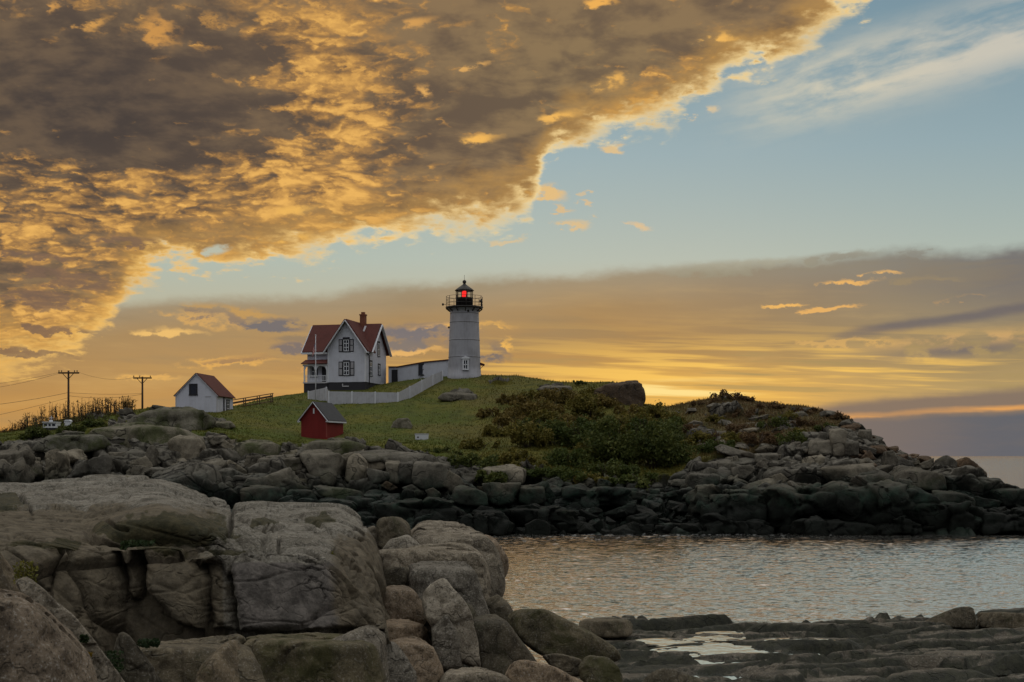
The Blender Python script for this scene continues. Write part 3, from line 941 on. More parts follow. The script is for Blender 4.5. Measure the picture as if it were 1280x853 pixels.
# ------------------------------------------------------------------ sea
def water_mat(name, tint, wav=1.0, pool=False):
    m, nt, b = new_mat(name)
    p, isl, nor = pos(nt)
    x, y, z = nt.sep(p)
    b.inputs['Base Color'].default_value = tint
    b.inputs['Roughness'].default_value = 0.06 if pool else 0.05
    b.inputs['IOR'].default_value = 1.33
    b.inputs['Specular IOR Level'].default_value = 1.0
    if pool:
        h = nt.noise(p, 3.0, 2, 0.5)
        nrm_ = nt.bump(h, 0.12, 0.05)
        nt.put(b.inputs['Normal'], nrm_)
        g = nt.node('ShaderNodeBsdfGlossy'); g.inputs['Color'].default_value = (.97, .96, .93, 1); g.inputs['Roughness'].default_value = .03
        nt.put(g.inputs['Normal'], nrm_)
        mx = nt.node('ShaderNodeMixShader'); mx.inputs[0].default_value = .6
        out = [q for q in nt.t.nodes if q.type == 'OUTPUT_MATERIAL'][0]
        nt.t.links.new(b.outputs[0], mx.inputs[1]); nt.t.links.new(g.outputs[0], mx.inputs[2]); nt.t.links.new(mx.outputs[0], out.inputs[0])
    else:
        w1 = nt.noise(nt.comb(x * 0.55, y * 0.9, 0.0), 0.6, 3, 0.5)
        w2 = nt.noise(nt.comb(x * 0.8, y * 1.3, 3.0), 1.9, 4, 0.6)
        w3 = nt.noise(nt.comb(x, y * 1.5, 7.0), 6.0, 3, 0.6)
        h = w1 * 0.50 + w2 * 0.38 + w3 * 0.13
        nrm_ = nt.bump(h * wav * (1.0 + y * 0.004).min(6.0), 1.0, 0.05)
        nt.put(b.inputs['Normal'], nrm_)
        # the silvery skin of low-angle water
        g = nt.node('ShaderNodeBsdfGlossy'); g.inputs['Color'].default_value = (.99, .96, .91, 1); g.inputs['Roughness'].default_value = .06
        nt.put(g.inputs['Normal'], nrm_)
        mx = nt.node('ShaderNodeMixShader'); mx.inputs[0].default_value = .60
        out = [q for q in nt.t.nodes if q.type == 'OUTPUT_MATERIAL'][0]
        nt.t.links.new(b.outputs[0], mx.inputs[1]); nt.t.links.new(g.outputs[0], mx.inputs[2]); nt.t.links.new(mx.outputs[0], out.inputs[0])
    return m
M_sea = water_mat('sea_water', lin(.08, .08, .074))
# a graded sheet: fine ripples as real geometry in the channel, coarse out to the horizon
ux = np.linspace(-1, 1, 760); yy = np.concatenate([np.linspace(20, 36, 40, endpoint=False), np.linspace(36, 112, 1100), np.geomspace(113, 40000, 60)])
XX = np.zeros((len(yy), len(ux))); YY = np.zeros_like(XX)
for j, y in enumerate(yy):
    half = 0.50 * y + 8
    if y > 160: half = 0.9 * y
    XX[j] = ux * half; YY[j] = y
Pn = np.stack([XX.ravel(), YY.ravel(), 0 * XX.ravel()], 1)
amp = np.exp(-np.maximum(Pn[:, 1] - 112, 0) / 40.0)
Zw = amp * (0.075 * fbm(Pn / np.array([2.2, 1.2, 1]), 3) + 0.050 * fbm(Pn / np.array([.52, 0.32, 1]) + 4, 3))
Pn[:, 2] = Zw
idx = np.arange(Pn.shape[0]).reshape(XX.shape)
Fq = np.stack([idx[:-1, :-1].ravel(), idx[:-1, 1:].ravel(), idx[1:, 1:].ravel(), idx[1:, :-1].ravel()], 1)
sea = link('sea', mesh_np('sea', Pn, Fq), M_sea)
tag(sea, kind='structure')
# sea bed so the sheet is not hollow below
bed = MB(); bed.add([(-45000, -200, -3.0), (45000, -200, -3.0), (45000, 45000, -3.0), (-45000, 45000, -3.0)], [(0, 1, 2, 3)])
tag(bed.build('sea_bed', paint('wet_sand', lin(.03, .035, .03), .8)), kind='structure')
# ------------------------------------------------------------------ paints
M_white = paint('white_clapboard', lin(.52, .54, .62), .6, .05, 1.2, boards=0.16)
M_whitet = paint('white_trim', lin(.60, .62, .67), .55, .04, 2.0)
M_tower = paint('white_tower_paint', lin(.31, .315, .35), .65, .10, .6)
M_black = paint('black_paint', lin(.022, .022, .027), .5, .03)
M_dark = paint('dark_lattice', lin(.030, .029, .036), .7, .05, boards=0.2)
M_red = paint('red_shingles', lin(.088, .022, .017), .8, .10, 1.0, boards=0.22)
M_redwall = paint('red_clapboard', lin(.17, .012, .011), .65, .08, 1.0, boards=0.18)
M_greyroof = paint('grey_shingles', lin(.055, .057, .062), .85, .10, 1.0, boards=0.2)
M_brick = paint('chimney_brick', lin(.20, .075, .045), .85, .10, 2.0, boards=0.09)
M_seam = paint('stained_seam', lin(.19, .185, .19), .8, .15, 3.0)
M_fence = paint('weathered_white_boards', lin(.42, .43, .47), .7, .08, 2.0)
M_iron = paint('iron_paint', lin(.030, .026, .024), .5, .08, 2.0)
M_wood = paint('weathered_wood', lin(.10, .062, .038), .8, .10, 2.0)
M_pole = paint('dark_pole_wood', lin(.055, .034, .022), .85, .08, 2.0)
M_shut = paint('shutter_paint', lin(.30, .30, .33), .6, .05)
M_greyw = paint('greywash', lin(.42, .42, .45), .7, .05)

def glass_mat(name, c, rough=0.05):
    m, nt, b = new_mat(name)
    b.inputs['Base Color'].default_value = c
    b.inputs['Roughness'].default_value = rough
    b.inputs['Specular IOR Level'].default_value = 0.6
    return m
M_pane = glass_mat('window_glass', lin(.012, .014, .018))
def clear_glass():
    m, nt, b = new_mat('lantern_glass')
    t = nt.node('ShaderNodeBsdfTransparent'); t.inputs[0].default_value = (.93, .95, .93, 1)
    g = nt.node('ShaderNodeBsdfGlossy'); g.inputs['Roughness'].default_value = 0.02
    mx = nt.node('ShaderNodeMixShader'); mx.inputs[0].default_value = 0.08
    nt.t.links.new(t.outputs[0], mx.inputs[1]); nt.t.links.new(g.outputs[0], mx.inputs[2])
    out = [q for q in nt.t.nodes if q.type == 'OUTPUT_MATERIAL'][0]
    nt.t.links.new(mx.outputs[0], out.inputs[0])
    return m
M_lglass = clear_glass()
def lamp_mat():
    m, nt, b = new_mat('red_lamp_light')
    b.inputs['Base Color'].default_value = (.5, .02, .015, 1)
    b.inputs['Emission Color'].default_value = (1.0, 0.018, 0.012, 1)
    b.inputs['Emission Strength'].default_value = 1.25
    return m
M_lamp = lamp_mat()

def window(parent, name, c, w, h, axis, out=0.06, bars=(1, 1), frame=M_black, sash=M_whitet, shutters=0.0, hood=0.0, label=None):
    """window on a wall; axis 'y-' looks to -y, 'x+' looks to +x. c = centre on the wall plane"""
    cx, cy, cz = c
    def b(m, u0, u1, z0, z1, d0, d1):
        if axis == 'y-': m.box(cx + u0, cx + u1, cy - d1, cy - d0, cz + z0, cz + z1)
        else: m.box(cx + d0, cx + d1, cy + u0, cy + u1, cz + z0, cz + z1)
    t = 0.10
    fr = MB()
    b(fr, -w / 2 - t, w / 2 + t, h / 2, h / 2 + t * 1.3 + hood, -0.02, out)
    b(fr, -w / 2 - t * 1.3, w / 2 + t * 1.3, -h / 2 - t, -h / 2, -0.02, out + 0.03)
    b(fr, -w / 2 - t, -w / 2, -h / 2, h / 2, -0.02, out); b(fr, w / 2, w / 2 + t, -h / 2, h / 2, -0.02, out)
    fo = fr.build(name, frame, parent)
    s = MB(); q = 0.045
    for k in range(bars[0] + 2):
        u = -w / 2 + (w) * k / (bars[0] + 1); u = min(max(u, -w / 2 + q), w / 2 - q)
        b(s, u - q, u + q, -h / 2, h / 2, 0.004, out - 0.02)
    for k in range(bars[1] + 2):
        z = -h / 2 + h * k / (bars[1] + 1); z = min(max(z, -h / 2 + q), h / 2 - q)
        b(s, -w / 2 + 0.001, w / 2 - 0.001, z - q, z + q, 0.006, out - 0.025)
    s.build('sash', sash, fo)
    p = MB(); b(p, -w / 2 + 0.002, w / 2 - 0.002, -h / 2 + 0.002, h / 2 - 0.002, -0.02, 0.012)
    p.build('pane', M_pane, fo)
    if shutters:
        for sgn in (-1, 1):
            sm = MB()
            u0 = sgn * (w / 2 + t + 0.02); u1 = sgn * (w / 2 + t + shutters)
            a, e = min(u0, u1), max(u0, u1)
            b(sm, a, e, -h / 2 - t, h / 2 + t * 0.6, -0.01, 0.045)
            so = sm.build('shutter', frame, parent)
            sl = MB()
            for zz in (-1, 1):
                z0, z1 = (-h / 2 - t + 0.12, -0.06) if zz < 0 else (0.06, h / 2 + t * .6 - 0.12)
                b(sl, a + 0.09, e - 0.09, z0, z1, 0.046, 0.062)
            sl.build('shutter_panel', M_shut, so)
    return fo

# ------------------------------------------------------------------ lighthouse
LY = 182.0
L0 = P(580.5, 469.5, LY)
lh = empty('lighthouse', L0)
tag(lh, 'white round lighthouse tower with dark gallery and glowing red lamp', 'lighthouse')
px2m = LY / F
th = lambda py: (469.5 - py) * px2m        # height above the base for a photo row
rb, rt = 2.23, 1.90
m = MB()
prof = [(rb + .05, -1.2), (rb + .05, 0.05)]
def rad(z): return rb + (rt - rb) * min(max(z / th(387), 0), 1) ** 0.85
for zz in [0.06, 1.2]: prof.append((rad(zz), zz))
for py in (447, 425.8, 403.7):
    z = th(py)
    prof += [(rad(z - .3), z - .3), (rad(z - .07), z - .07), (rad(z - .05), z - .05), (rad(z) + .018, z - .02), (rad(z) + .018, z + .03), (rad(z), z + .06), (rad(z + .08), z + .08), (rad(z + .3), z + .3)]
prof += [(rad(th(392)), th(392)), (rt + .02, th(388)), (rt + .28, th(386.2))]
m.lathe(prof, 56)
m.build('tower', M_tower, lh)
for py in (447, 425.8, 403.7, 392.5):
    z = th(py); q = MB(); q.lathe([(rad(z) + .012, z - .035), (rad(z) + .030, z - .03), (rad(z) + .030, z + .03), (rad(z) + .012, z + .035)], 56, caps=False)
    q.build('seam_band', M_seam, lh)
# gallery deck with brackets
zg = th(386.2)
g = MB(); g.lathe([(1.4, zg - .05), (2.35, zg), (2.52, zg + .05), (2.52, zg + .22), (1.3, zg + .24)], 56)
for k in range(12):
    a = 2 * math.pi * k / 12 + .1
    c, s = math.cos(a), math.sin(a)
    g.bar((c * (rt + .0), s * (rt + .0), zg - .42), (c * 2.42, s * 2.42, zg - .02), .10, .16)
g.build('gallery', M_iron, lh)
zr = zg + .24; hr = th(371) - zr
rl = MB()
for k in range(12):
    a = 2 * math.pi * k / 12 + .13
    c, s = math.cos(a) * 2.42, math.sin(a) * 2.42
    rl.tube([(c, s, zr - .02), (c, s, zr + hr)], .035, 6)
for hh in (0.33, 0.66, 1.0):
    rl.tube([(math.cos(2 * math.pi * k / 40) * 2.42, math.sin(2 * math.pi * k / 40) * 2.42, zr + hr * hh) for k in range(41)], .024, 5)
rl.build('railing', M_iron, lh)
pa = MB(); zp0, zp1 = zr, th(372.6)
pa.lathe([(1.16, zp0), (1.16, zp1 - .06), (1.22, zp1 - .05), (1.22, zp1)], 24)
pa.build('lantern_base', M_iron, lh)
zl1 = th(363.6)
gl = MB(); gl.lathe([(1.08, zp1 + .002), (1.08, zl1 - .002)], 10, smooth=False, caps=False)
gl.build('lantern_glass', M_lglass, lh)
fr = MB()
for k in range(10):
    a = 2 * math.pi * k / 10
    fr.tube([(1.10 * math.cos(a), 1.10 * math.sin(a), zp1), (1.10 * math.cos(a), 1.10 * math.sin(a), zl1)], .05, 6)
fr.lathe([(1.14, zl1 - .08), (1.16, zl1 - .02), (1.02, zl1 - .02), (1.02, zl1 - .08)], 20, caps=False)
fr.build('lantern_frame', M_iron, lh)
lp = MB(); lp.lathe([(.16, zp1 + .003), (.34, zp1 + .18), (.37, (zp1 + zl1) / 2), (.34, zl1 - .16), (.16, zl1 - .05)], 20)
lp.build('lamp', M_lamp, lh)
rf = MB(); zt = th(354.6)
rf.lathe([(1.30, zl1 - .01), (1.28, zl1 + .05), (.90, zl1 + .36), (.52, zl1 + .62), (.24, zl1 + .82), (.16, zt)], 20)
ro = rf.build('lantern_roof', M_iron, lh)
bl = MB(); zb = th(352.6)
bl.lathe([(.05, zb - .26)] + [(.26 * math.cos(a), zb + .26 * math.sin(a)) for a in np.linspace(-1.3, 1.3, 9)] + [(.03, zb + .27)], 14)
bl.build('vent_ball', M_iron, ro)
rd = MB(); rd.tube([(0, 0, zb + .2), (0, 0, th(344))], .022, 5); rd.build('lightning_rod', M_iron, ro)
# the window low on the tower with its white hood
wpx = (582.7 - 580.5) * px2m
ry = -math.sqrt(rad(1.4) ** 2 - wpx ** 2)
wc = (wpx, ry - .02, (th(450.5) + th(464)) / 2)
wd = window(lh, 'tower_window', wc, .62, 1.28, 'y-', out=.14, bars=(1, 1), frame=M_whitet, sash=M_whitet)
hd = MB(); hz = wc[2] + .64 + .14
hd.prism([(wc[0] - .58, ry - .24, hz), (wc[0] + .58, ry - .24, hz), (wc[0] + .5, ry - .24, hz + .14), (wc[0], ry - .24, hz + .36), (wc[0] - .5, ry - .24, hz + .14)],
         [(wc[0] - .58, ry + .1, hz), (wc[0] + .58, ry + .1, hz), (wc[0] + .5, ry + .1, hz + .14), (wc[0], ry + .1, hz + .36), (wc[0] - .5, ry + .1, hz + .14)])
hd.build('window_hood', M_whitet, lh)
pt = MB(); pxx = (586 - 580.5) * px2m; pyy = -math.sqrt(rt ** 2 - pxx ** 2) - .01
pt.lathe([(.15, 0), (.15, .12), (.02, .13)], 14)
pv = []
pt.v = [(x + pxx, pyy - z + .05, y + th(390.5)) for x, y, z in pt.v]
pt.build('porthole', M_iron, lh)
bk = MB(); bk.box(-rad(6.6) - .22, -rad(6.6) + .05, -.12, .12, th(409.5) - .12, th(409.5) + .12); bk.build('wall_bracket', M_iron, lh)
dh = MB(); z0 = th(457.5)
dh.hexa([(2.1, -.5, z0 + .1), (2.68, -.5, z0), (2.68, .7, z0), (2.1, .7, z0 + .1)], [(2.1, -.5, z0 + .42), (2.72, -.5, z0 + .22), (2.72, .7, z0 + .22), (2.1, .7, z0 + .42)])
dh.tube([(2.6, -.45, z0 + .02), (2.15, -.45, z0 - .4)], .04, 6)
dh.build('door_hood', M_red, lh)
# fog signal and small lamp on the gallery
fs = empty('fog_signal', Vector((L0.x + 2.30, L0.y - .55, L0.z + zg + .24)))
tag(fs, 'dark fog signal box standing at the right end of the lighthouse gallery', 'fog signal')
a = MB(); a.box(-.10, .12, -.1, .12, 0, 1.05); a.build('stand', M_iron, fs)
a = MB(); a.lathe([(.10, 0), (.14, .10), (.19, .32)], 14); a.v = [(z - .28, y - .1, x + .72) for x, y, z in a.v]; a.build('horn', M_iron, fs)
sl = empty('gallery_floodlight', Vector((L0.x - 2.50, L0.y - .3, L0.z + zg + .55)))
tag(sl, 'small dark floodlight sticking out on the left side of the lighthouse gallery railing', 'floodlight')
a = MB(); a.lathe([(.08, 0), (.16, .06), (.17, .24), (.02, .28)], 12); a.v = [(-z - .22, y, x) for x, y, z in a.v]; a.build('lamp_head', M_iron, sl)
a = MB(); a.tube([(-.25, 0, 0), (.05, 0, -.02)], .03, 6); a.build('arm', M_iron, sl)

# ------------------------------------------------------------------ keeper's house
HY = 180.0
yaw = -R(13.0)
H0 = P(457.0, 477.5, HY)                    # near corner at sill height
ho = empty('keepers_house', H0, yaw)
tag(ho, 'white two storey keeper house with red gabled roof and black framed windows', 'house')
EV, RG, RGW = 4.55, 8.05, 8.25
XL, WL = -8.75, -5.30                       # main block left end, wing left side
Y1, Y2 = 1.40, 8.50
YR = (Y1 + Y2) / 2
w = MB()
# main block as a gabled prism along x
w.prism([(XL, Y1, 0), (XL, Y2, 0), (XL, Y2, EV), (XL, YR, RG - .10), (XL, Y1, EV)],
        [(0, Y1, 0), (0, Y2, 0), (0, Y2, EV), (0, YR, RG - .10), (0, Y1, EV)])
w.build('wall', M_white, ho)
w = MB(); XW = WL / 2
w.prism([(WL, 0, 0), (0 - .002, 0, 0), (0 - .002, 0, EV), (XW, 0, RGW - .12), (WL, 0, EV)],
        [(WL, YR - .3, 0), (0 - .002, YR - .3, 0), (0 - .002, YR - .3, EV), (XW, YR - .3, RGW - .12), (WL, YR - .3, EV)])
w.build('wing_wall', M_white, ho)
# roofs: slabs with thickness and overhang
def slab(mb, a, b, c, d, t):
    a, b, c, d = [Vector(q) for q in (a, b, c, d)]
    nn_ = (b - a).cross(d - a).normalized()
    if nn_.z < 0: nn_ = -nn_
    mb.hexa([a, b, c, d], [a + nn_ * t, b + nn_ * t, c + nn_ * t, d + nn_ * t])
sl_ = (RG - EV) / (YR - Y1)
ov, ox = .50, .55
rf = MB()
slab(rf, (XL - ox, Y1 - ov, EV - ov * sl_), (ox, Y1 - ov, EV - ov * sl_), (ox, YR, RG), (XL - ox, YR, RG), .16)
slab(rf, (XL - ox, Y2 + ov, EV - ov * sl_), (ox, Y2 + ov, EV - ov * sl_), (ox, YR, RG), (XL - ox, YR, RG), .16)
roof = rf.build('roof', M_red, ho)
sw = (RGW - EV) / (-WL / 2)
rf = MB(); oy = .55
slab(rf, (WL - .45, -oy, EV - .45 * sw), (XW, -oy, RGW), (XW, YR + .2, RGW), (WL - .45, Y1 + 1.2, EV - .45 * sw), .16)
slab(rf, (.45, -oy, EV - .45 * sw), (XW, -oy, RGW), (XW, YR + .2, RGW), (.45, Y1 + 1.2, EV - .45 * sw), .16)
rf.build('wing_roof', M_red, ho)
# bargeboards and eaves trim
bb = MB()
for sx in (-1, 1):
    xa = XW + sx * (-WL / 2 + .47)
    bb.bar((xa, -oy - .04, EV - .47 * sw - .10), (XW, -oy - .04, RGW - .08), .10, .36, up=(0, 1, 0))
bb.build('wing_bargeboard', M_whitet, ho)
for xg in (ox + .04, XL - ox - .04):
    bb = MB()
    for sy in (-1, 1):
        ya = YR + sy * ((YR - Y1) + ov + .02)
        bb.bar((xg, ya, EV - ov * sl_ - .10), (xg, YR, RG - .08), .10, .34, up=(1, 0, 0))
    bb.build('bargeboard', M_whitet, ho)
bb = MB()
bb.box(XL - ox + .02, WL - .45, Y1 - ov - .05, Y1 - ov + .06, EV - ov * sl_ - .22, EV - ov * sl_ + .04)
bb.box(XL - .02, WL - .01, Y1 - ov + .05, Y1 + .02, EV - ov * sl_ - .20, EV - ov * sl_ - .13)
bb.build('eaves_board', M_whitet, ho)
# soffit returns at the gable feet
for xa, xb in ((.02, .50), (WL - .50, WL - .02)):
    bb = MB(); bb.box(xa, xb, -oy - .02, -oy + .5, EV - .47 * sw - .10, EV - .47 * sw + .06)
    bb.build('gable_return', M_whitet, ho)
# chimney
ch = MB(); cx0 = -2.05
ch.box(cx0 - .36, cx0 + .36, YR - .4, YR + .32, RG - 1.4, RG + 1.25)
ch.box(cx0 - .43, cx0 + .43, YR - .47, YR + .39, RG + 1.251, RG + 1.42)
ch.box(cx0 - .22, cx0 + .22, YR - .26, YR + .18, RG + 1.421, RG + 1.72)
ch.build('chimney', M_brick, roof)
fl = MB(); slab(fl, (cx0 + .37, YR - 1.15, RG - 1.13), (cx0 + .62, YR - 1.15, RG - 1.13), (cx0 + .62, YR - .35, RG - .33), (cx0 + .37, YR - .35, RG - .33), .19)
fl.build('chimney_flashing', M_greyw, roof)
# foundation
fo = MB()
fo.box(WL + .06, -.06, .06, Y1 + 3, -2.6, -.002)
fo.box(XL + .06, -.061, Y1 + .06, Y2 - .06, -2.6, -.003)
fo.build('foundation', M_dark, ho)
sg = MB(); sg.box(-3.25, -2.35, -.05, .05, -.62, -.48); sg.box(-3.28, -3.16, -.06, .05, -.48, -.22); sg.build('basement_pipe', M_greyw, ho)
# windows
z_up = (477.5 - 431.5) / F * HY; z_lo = (477.5 - 460.5) / F * HY
window(ho, 'window', (XW - .05, -.0, z_up), .78, 1.55, 'y-', bars=(1, 2), shutters=.56, hood=.18)
window(ho, 'window', (XW - .02, -.0, z_lo), .80, 1.75, 'y-', bars=(1, 2), shutters=.60, hood=.10)
window(ho, 'window', (0, 2.1, z_lo + .05), .95, 1.85, 'x+', bars=(1, 2), hood=.1)
window(ho, 'window', (0, 5.35, z_up - .2), .85, 1.75, 'x+', bars=(1, 1), hood=.12)
window(ho, 'window', (0, 5.55, z_lo + .1), .85, 1.25, 'x+', bars=(1, 1), hood=.12)
# downpipe at the corner
dp = MB(); dp.tube([(.10, .25, EV - .75), (.10, 1.2, EV - .95), (.08, 1.35, EV - 1.4), (.08, 1.35, -.3)], .06, 8); dp.build('downpipe', M_black, ho)
for bx_ in [(-.14, .02, -.022, .14), (WL - .02, WL + .14, -.022, .14), (-.14, .025, Y2 - .14, Y2 + .02)]:
    cb = MB(); cb.box(*bx_, 0, EV - .2); cb.build('corner_board', M_whitet, ho)
# porch
px0, px1, py0 = XL + .1, WL + .02, .05
pr = MB(); slab(pr, (px0 - .35, py0 - .35, 2.45), (px1 - .03, py0 - .35, 2.45), (px1 - .03, Y1, 3.05), (px0 - .35, Y1, 3.05), .10)
pr.build('porch_roof', M_red, ho)
pp = MB()
pp.box(px0 - .2, px1 - .04, py0 - .12, py0 + .02, 2.22, 2.44)
pp.box(px0 - .12, px0 + .02, py0, Y1, 2.22, 2.44)
pp.build('porch_beam', M_whitet, ho)
pf = MB(); pf.box(px0 - .15, px1 - .04, py0 - .15, Y1 - .01, -.12, .06); pf.build('porch_floor', M_greyw, ho)
pk = MB(); pk.box(px0 - .05, px1 - .05, py0 - .05, Y1 - .02, -2.6, -.122); pk.build('porch_skirt', M_dark, ho)
for xx in (px0, (px0 + px1) / 2 - .05, px1 - .15):
    q = MB(); q.box(xx - .07, xx + .07, py0 - .07, py0 + .07, .061, 2.22)
    for sgn in (-1, 1):
        if px0 - .1 < xx + sgn * .55 < px1:
            q.prism([(xx + sgn * .07, py0 - .04, 2.22), (xx + sgn * .62, py0 - .04, 2.22), (xx + sgn * .30, py0 - .04, 2.08), (xx + sgn * .12, py0 - .04, 1.72), (xx + sgn * .07, py0 - .04, 1.55)],
                    [(xx + sgn * .07, py0 + .04, 2.22), (xx + sgn * .62, py0 + .04, 2.22), (xx + sgn * .30, py0 + .04, 2.08), (xx + sgn * .12, py0 + .04, 1.72), (xx + sgn * .07, py0 + .04, 1.55)])
    q.build('porch_post', M_whitet, ho)
pr = MB(); pr.box(px0 + .07, px1 - .3, py0 - .03, py0 + .03, .86, .94); pr.box(px0 + .07, px1 - .3, py0 - .03, py0 + .03, .18, .24)
for k in range(14):
    xx = px0 + .15 + k * (px1 - px0 - .55) / 13
    pr.box(xx - .025, xx + .025, py0 - .02, py0 + .02, .241, .859)
pr.build('porch_rail', M_whitet, ho)
window(ho, 'window', (XL + 1.0, Y1, 1.55), .8, 1.5, 'y-', bars=(1, 1))
dr = MB(); dr.box(WL - 1.35, WL - .45, Y1 - .05, Y1 + .02, .07, 2.15); dr.build('porch_door', M_black, ho)

# ------------------------------------------------------------------ covered way between the house and the tower
cw = empty('covered_walkway', P(485.5, 482, 187))
tag(cw, 'long low white covered walkway with thin red roof joining house to lighthouse', 'walkway')
C0 = cw.location
def cwp(px, py, Y, dy=0.0): 
    q = P(px, py, Y) - C0; return (q.x, q.y + dy, q.z)
stn = [(485.5, 459.6, 483.5, 187), (496.5, 459.6, 483, 186.4), (531.5, 453.4, 476, 184.6), (562, 450.6, 470, 182.6)]
wl = MB()
for (a, b) in zip(stn[:-1], stn[1:]):
    wl.prism([cwp(a[0], a[2] + 4, a[3]), cwp(b[0], b[2] + 4, b[3]), cwp(b[0], b[1], b[3]), cwp(a[0], a[1], a[3])],
             [cwp(a[0], a[2] + 4, a[3], 2.2), cwp(b[0], b[2] + 4, b[3], 2.2), cwp(b[0], b[1], b[3], 2.2), cwp(a[0], a[1], a[3], 2.2)])
wl.build('wall', M_white, cw)
rr_ = MB()
for (a, b) in zip(stn[:-1], stn[1:]):
    A = [Vector(cwp(a[0], a[1], a[3], -.18)), Vector(cwp(b[0], b[1], b[3], -.18)), Vector(cwp(b[0], b[1], b[3], 2.4)), Vector(cwp(a[0], a[1], a[3], 2.4))]
    rr_.hexa([q + Vector((0, 0, .004)) for q in A], [q + Vector((0, 0, .15 + (.5 if i > 1 else 0) * .3)) for i, q in enumerate(A)])
rr_.build('roof', M_red, cw)
dd_ = MB(); a = cwp(489.5, 482.5, 186.7, -.05); b = cwp(497, 482, 186.3, -.05)
dd_.hexa([(a[0], a[1], a[2]), (b[0], b[1], b[2]), (b[0], b[1] + .08, b[2]), (a[0], a[1] + .08, a[2])],
         [(a[0], a[1], a[2] + 2.2), (b[0], b[1], b[2] + 2.18), (b[0], b[1] + .08, b[2] + 2.18), (a[0], a[1] + .08, a[2] + 2.2)])
dd_.build('door', M_black, cw)
wc_ = cwp(527.3, 462.4, 184.8, -.03)
window(cw, 'window', (wc_[0], wc_[1], wc_[2]), .72, 1.42, 'y-', bars=(0, 1), frame=M_black, sash=M_black, out=.10)

# ------------------------------------------------------------------ white storehouse on the left knoll
SY = 153.0
S0 = P(271.5, 517.5, SY)
so = empty('storehouse', S0, -R(6.5))
tag(so, 'small white gabled storehouse with red roof behind rocks left of the lawn', 'outbuilding')
GW, GD, GE, GR = 4.85, 5.6, 2.15, 4.55
w = MB()
w.prism([(-GW, 0, -1.5), (0, 0, -1.5), (0, 0, GE), (-GW / 2, 0, GR), (-GW, 0, GE)], [(-GW, GD, -1.5), (0, GD, -1.5), (0, GD, GE), (-GW / 2, GD, GR), (-GW, GD, GE)])
w.build('wall', M_white, so)
r_ = MB(); s_ = (GR - GE) / (GW / 2)
slab(r_, (.22, -.10, GE - .22 * s_), (.22, GD + .2, GE - .22 * s_), (-GW / 2, GD + .2, GR), (-GW / 2, -.10, GR), .10)
slab(r_, (-GW - .16, -.10, GE - .16 * s_), (-GW - .16, GD + .2, GE - .16 * s_), (-GW / 2, GD + .2, GR), (-GW / 2, -.10, GR), .10)
r_.build('roof', M_red, so)
tr = MB(); tr.bar((-GW - .12, -.12, GE - .2), (-GW / 2, -.12, GR - .02), .04, .13, up=(0, 1, 0)); tr.bar((.16, -.12, GE - .2), (-GW / 2, -.12, GR - .02), .04, .13, up=(0, 1, 0))
tr.build('rake_trim', M_greyw, so)
window(so, 'loft_window', (-GW / 2 - .35, 0, (517.5 - 487.2) / F * SY), .78, 1.1, 'y-', bars=(0, 0), sash=M_black)
window(so, 'window', (0, 3.7, .95), .95, 1.35, 'x+', bars=(1, 2), sash=M_greyw)
d_ = MB(); d_.tube([(.08, 2.15, GE - .05), (.08, 2.15, -.8)], .07, 8); d_.build('downpipe', M_black, so)
for bx_ in [(-.10, .018, -.018, .10), (-GW - .018, -GW + .10, -.018, .10)]:
    cb = MB(); cb.box(*bx_, -1.0, GE - .06); cb.build('corner_board', M_greyw, so)
pl = MB(); pl.box(-1.35, -.75, -.05, .02, 1.93, 2.0); pl.build('wall_bracket', M_greyw, so)

# ------------------------------------------------------------------ red oil house
OY = 139.0
O0 = P(408.3, 548.5, OY)
oo = empty('red_shed', O0, -R(17.0))
tag(oo, 'small bright red shed with grey roof and white trim on the rock ledge', 'shed')
OW, OD, OE, OR_ = 2.86, 4.1, 2.12, 3.75
w = MB()
w.prism([(-OW, 0, -.5), (0, 0, -.5), (0, 0, OE), (-OW / 2, 0, OR_), (-OW, 0, OE)], [(-OW, OD, -.5), (0, OD, -.5), (0, OD, OE), (-OW / 2, OD, OR_), (-OW, OD, OE)])
w.build('wall', M_redwall, oo)
r_ = MB(); s_ = (OR_ - OE) / (OW / 2)
slab(r_, (.28, -.22, OE - .28 * s_), (.28, OD + .2, OE - .28 * s_), (-OW / 2, OD + .2, OR_), (-OW / 2, -.22, OR_), .09)
slab(r_, (-OW - .28, -.22, OE - .28 * s_), (-OW - .28, OD + .2, OE - .28 * s_), (-OW / 2, OD + .2, OR_), (-OW / 2, -.22, OR_), .09)
r_.build('roof', M_greyroof, oo)
tr = MB()
for sx in (-1, 1):
    xe = -OW / 2 + sx * (OW / 2 + .26)
    tr.bar((xe, -.25, OE - .28 * s_ - .03), (-OW / 2, -.25, OR_ - .01), .05, .20, up=(0, 1, 0))
tr.box(.22, .30, -.24, OD + .2, OE - .28 * s_ - .14, OE - .28 * s_ + .02)
tr.box(-OW - .3, -OW - .02, -.262, -.21, OE - .28 * s_ - .12, OE - .28 * s_ + .02); tr.box(.02, .3, -.262, -.21, OE - .28 * s_ - .12, OE - .28 * s_ + .02)
tr.build('white_trim', M_whitet, oo)
vt_ = MB(); vt_.box(-OW / 2 - .07, -OW / 2 + .07, -.05, .02, OE + .45, OE + .98); vt_.build('gable_vent', M_whitet, oo)
dr = MB(); dr.box(-OW / 2 - .55, -OW / 2 + .55, -.03, .02, -.1, 1.9); dr.build('door', M_redwall, oo)
M_rede = paint('red_edge', lin(.24, .05, .04), .7)
for bx_ in [(-.07, .015, -.015, .07), (-.02, .014, OD - .07, OD + .014)]:
    cb = MB(); cb.box(*bx_, -.3, OE - .4); cb.build('corner_board', M_rede, oo)
